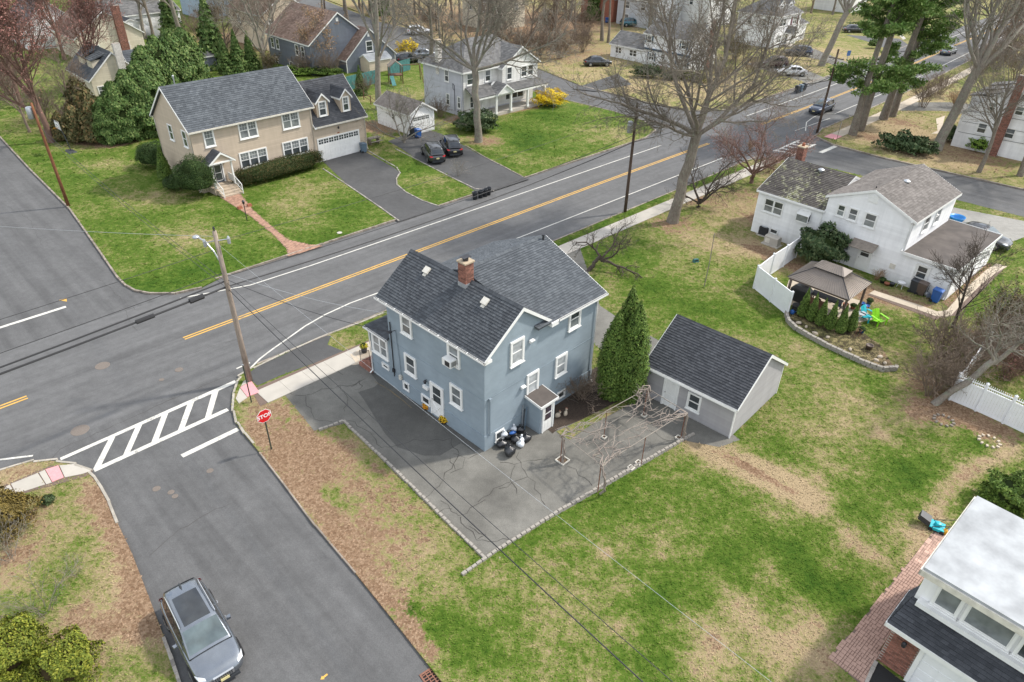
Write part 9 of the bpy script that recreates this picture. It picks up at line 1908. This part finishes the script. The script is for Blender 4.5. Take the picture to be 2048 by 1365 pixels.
for u,v,lb in ((1978,884,'ring of stones round a bare stump hole in the right lawn'),(1887,842,'small ring of twigs in the right lawn')):
 o=thing('stone_ring',lb,'stones',put(u,v));rg=random.Random(u)
 for k in range(11):a=k*.571;rot_box(m:=MB(),math.cos(a)*.5,math.sin(a)*.5,0,.16,.11,.09,a+.3);m.build('stone',M_CONC_TAN if u>1900 else M_GREYWOOD,o)
 # grass blades and leaf litter (uncountable)
M_BLADES=lawn_mat('grass_blades',True)
EXCL+=[[tuple(p) for p in px(q)] for q in ([(683,709),(745,683),(772,722),(705,731)],[(1735,590),(1745,584),(1870,628),(1900,618),(1990,530),(2012,534),(1915,632),(1895,634),(1870,640)],[(1692,1275),(1700,1270),(1868,1062),(1894,1070),(1890,1085),(1765,1290),(1740,1362),(1725,1372),(1660,1318)],[(1578,560),(1720,602),(1745,640),(1720,645),(1590,615),(1565,600)])]
EXCL.append([tuple(SN(*q)) for q in ((11.7,31.5),(25,31.4),(37.5,32.8),(73,32.2),(73.5,33.85),(38.5,34.5),(25,33.1),(12.0,33.5))]);EXCL.append([(p.x,p.y) for p in blockS[:0]+px([(505,741),(520,731),(560,713),(648,672),(672,683),(560,744),(515,767)])])
def grass(name,label,block,base,seed,bands,lean=.9):
 rng=np.random.default_rng(seed);poly=[(p.x,p.y) for p in block];VV,CC=[],[]
 for y0,y1,dens,size in bands:
  xm=12+y1*.82;n=int((y1-y0)*2*xm*dens);x=rng.uniform(-xm,xm,n);y=rng.uniform(y0,y1,n)
  ok=(np.abs(x)<6+y*.80)&inside(poly,x,y)
  x,y=x[ok],y[ok]
  for e in EXCL:
   ex=[q[0] for q in e];ey=[q[1] for q in e];c=(x>min(ex))&(x<max(ex))&(y>min(ey))&(y<max(ey))
   if c.any():kk=np.ones(len(x),bool);kk[c]=~inside(e,x[c],y[c]);x,y=x[kk],y[kk]
  n=len(x)
  if n==0:continue
  z=zone_at(np.stack([x,y],1),base)
  keep=~((z[:,2]>.35)&(rng.uniform(0,1,n)<.85));x,y,z=x[keep],y[keep],z[keep];n=len(x);br=z[:,1]>.42
  s=size*rng.uniform(.6,1.3,n)*np.where(br,.75,1);a=rng.uniform(0,2*math.pi,n);tilt=rng.uniform(.10,.75,n)*np.where(br,.25,lean)
  dx,dy,dz=np.cos(a)*np.cos(tilt),np.sin(a)*np.cos(tilt),np.sin(tilt);w=s*np.where(br,.32,.20);px_,py_=-np.sin(a)*w,np.cos(a)*w
  b=np.stack([x,y,np.full(n,.004)],1);d=np.stack([dx,dy,dz],1)*s[:,None];pw_=np.stack([px_,py_,np.zeros(n)],1)
  VV.append(np.stack([b-pw_*.6,b+pw_*.6,b+d*.6+pw_,b+d,b+d*.6-pw_],1).reshape(-1,3));CC.append(np.repeat(z,5,0))
 V=np.concatenate(VV);C_=np.concatenate(CC);N=len(V)//5
 me=np_mesh(name,V,np.arange(N*5).reshape(N,5),M_BLADES);ca=me.color_attributes.new('zone','FLOAT_COLOR','POINT');ca.data.foreach_set('color',np.hstack([C_,np.ones((len(C_),1))]).astype(np.float32).ravel())
 o=link(name,me);tag(o,label,'grass',kind='stuff');return N
NG=[grass('grass','patchy spring grass and leaf litter on the blue house block',blockS,(0.50,0.08,0),1,[(14,30,110,.10),(30,46,70,.115),(46,66,22,.16),(66,90,5,.26)]),grass('grass','thin dry grass on the lower left block',blockSW,(0.36,0.20,0),2,[(14,30,110,.10),(30,46,70,.115)]),grass('grass','green mown grass on the blocks across the main road',blockN,(0.62,0.04,0),3,[(44,66,24,.16),(66,92,9,.22)]),grass('grass','dry grass on the lawns beyond the side street',blockNE,(0.36,0.12,0),4,[(90,130,2,.34)]),grass('grass','dry grass on the corner lawn with the pines',blockE,(0.38,0.06,0),5,[(60,100,4,.26)])]
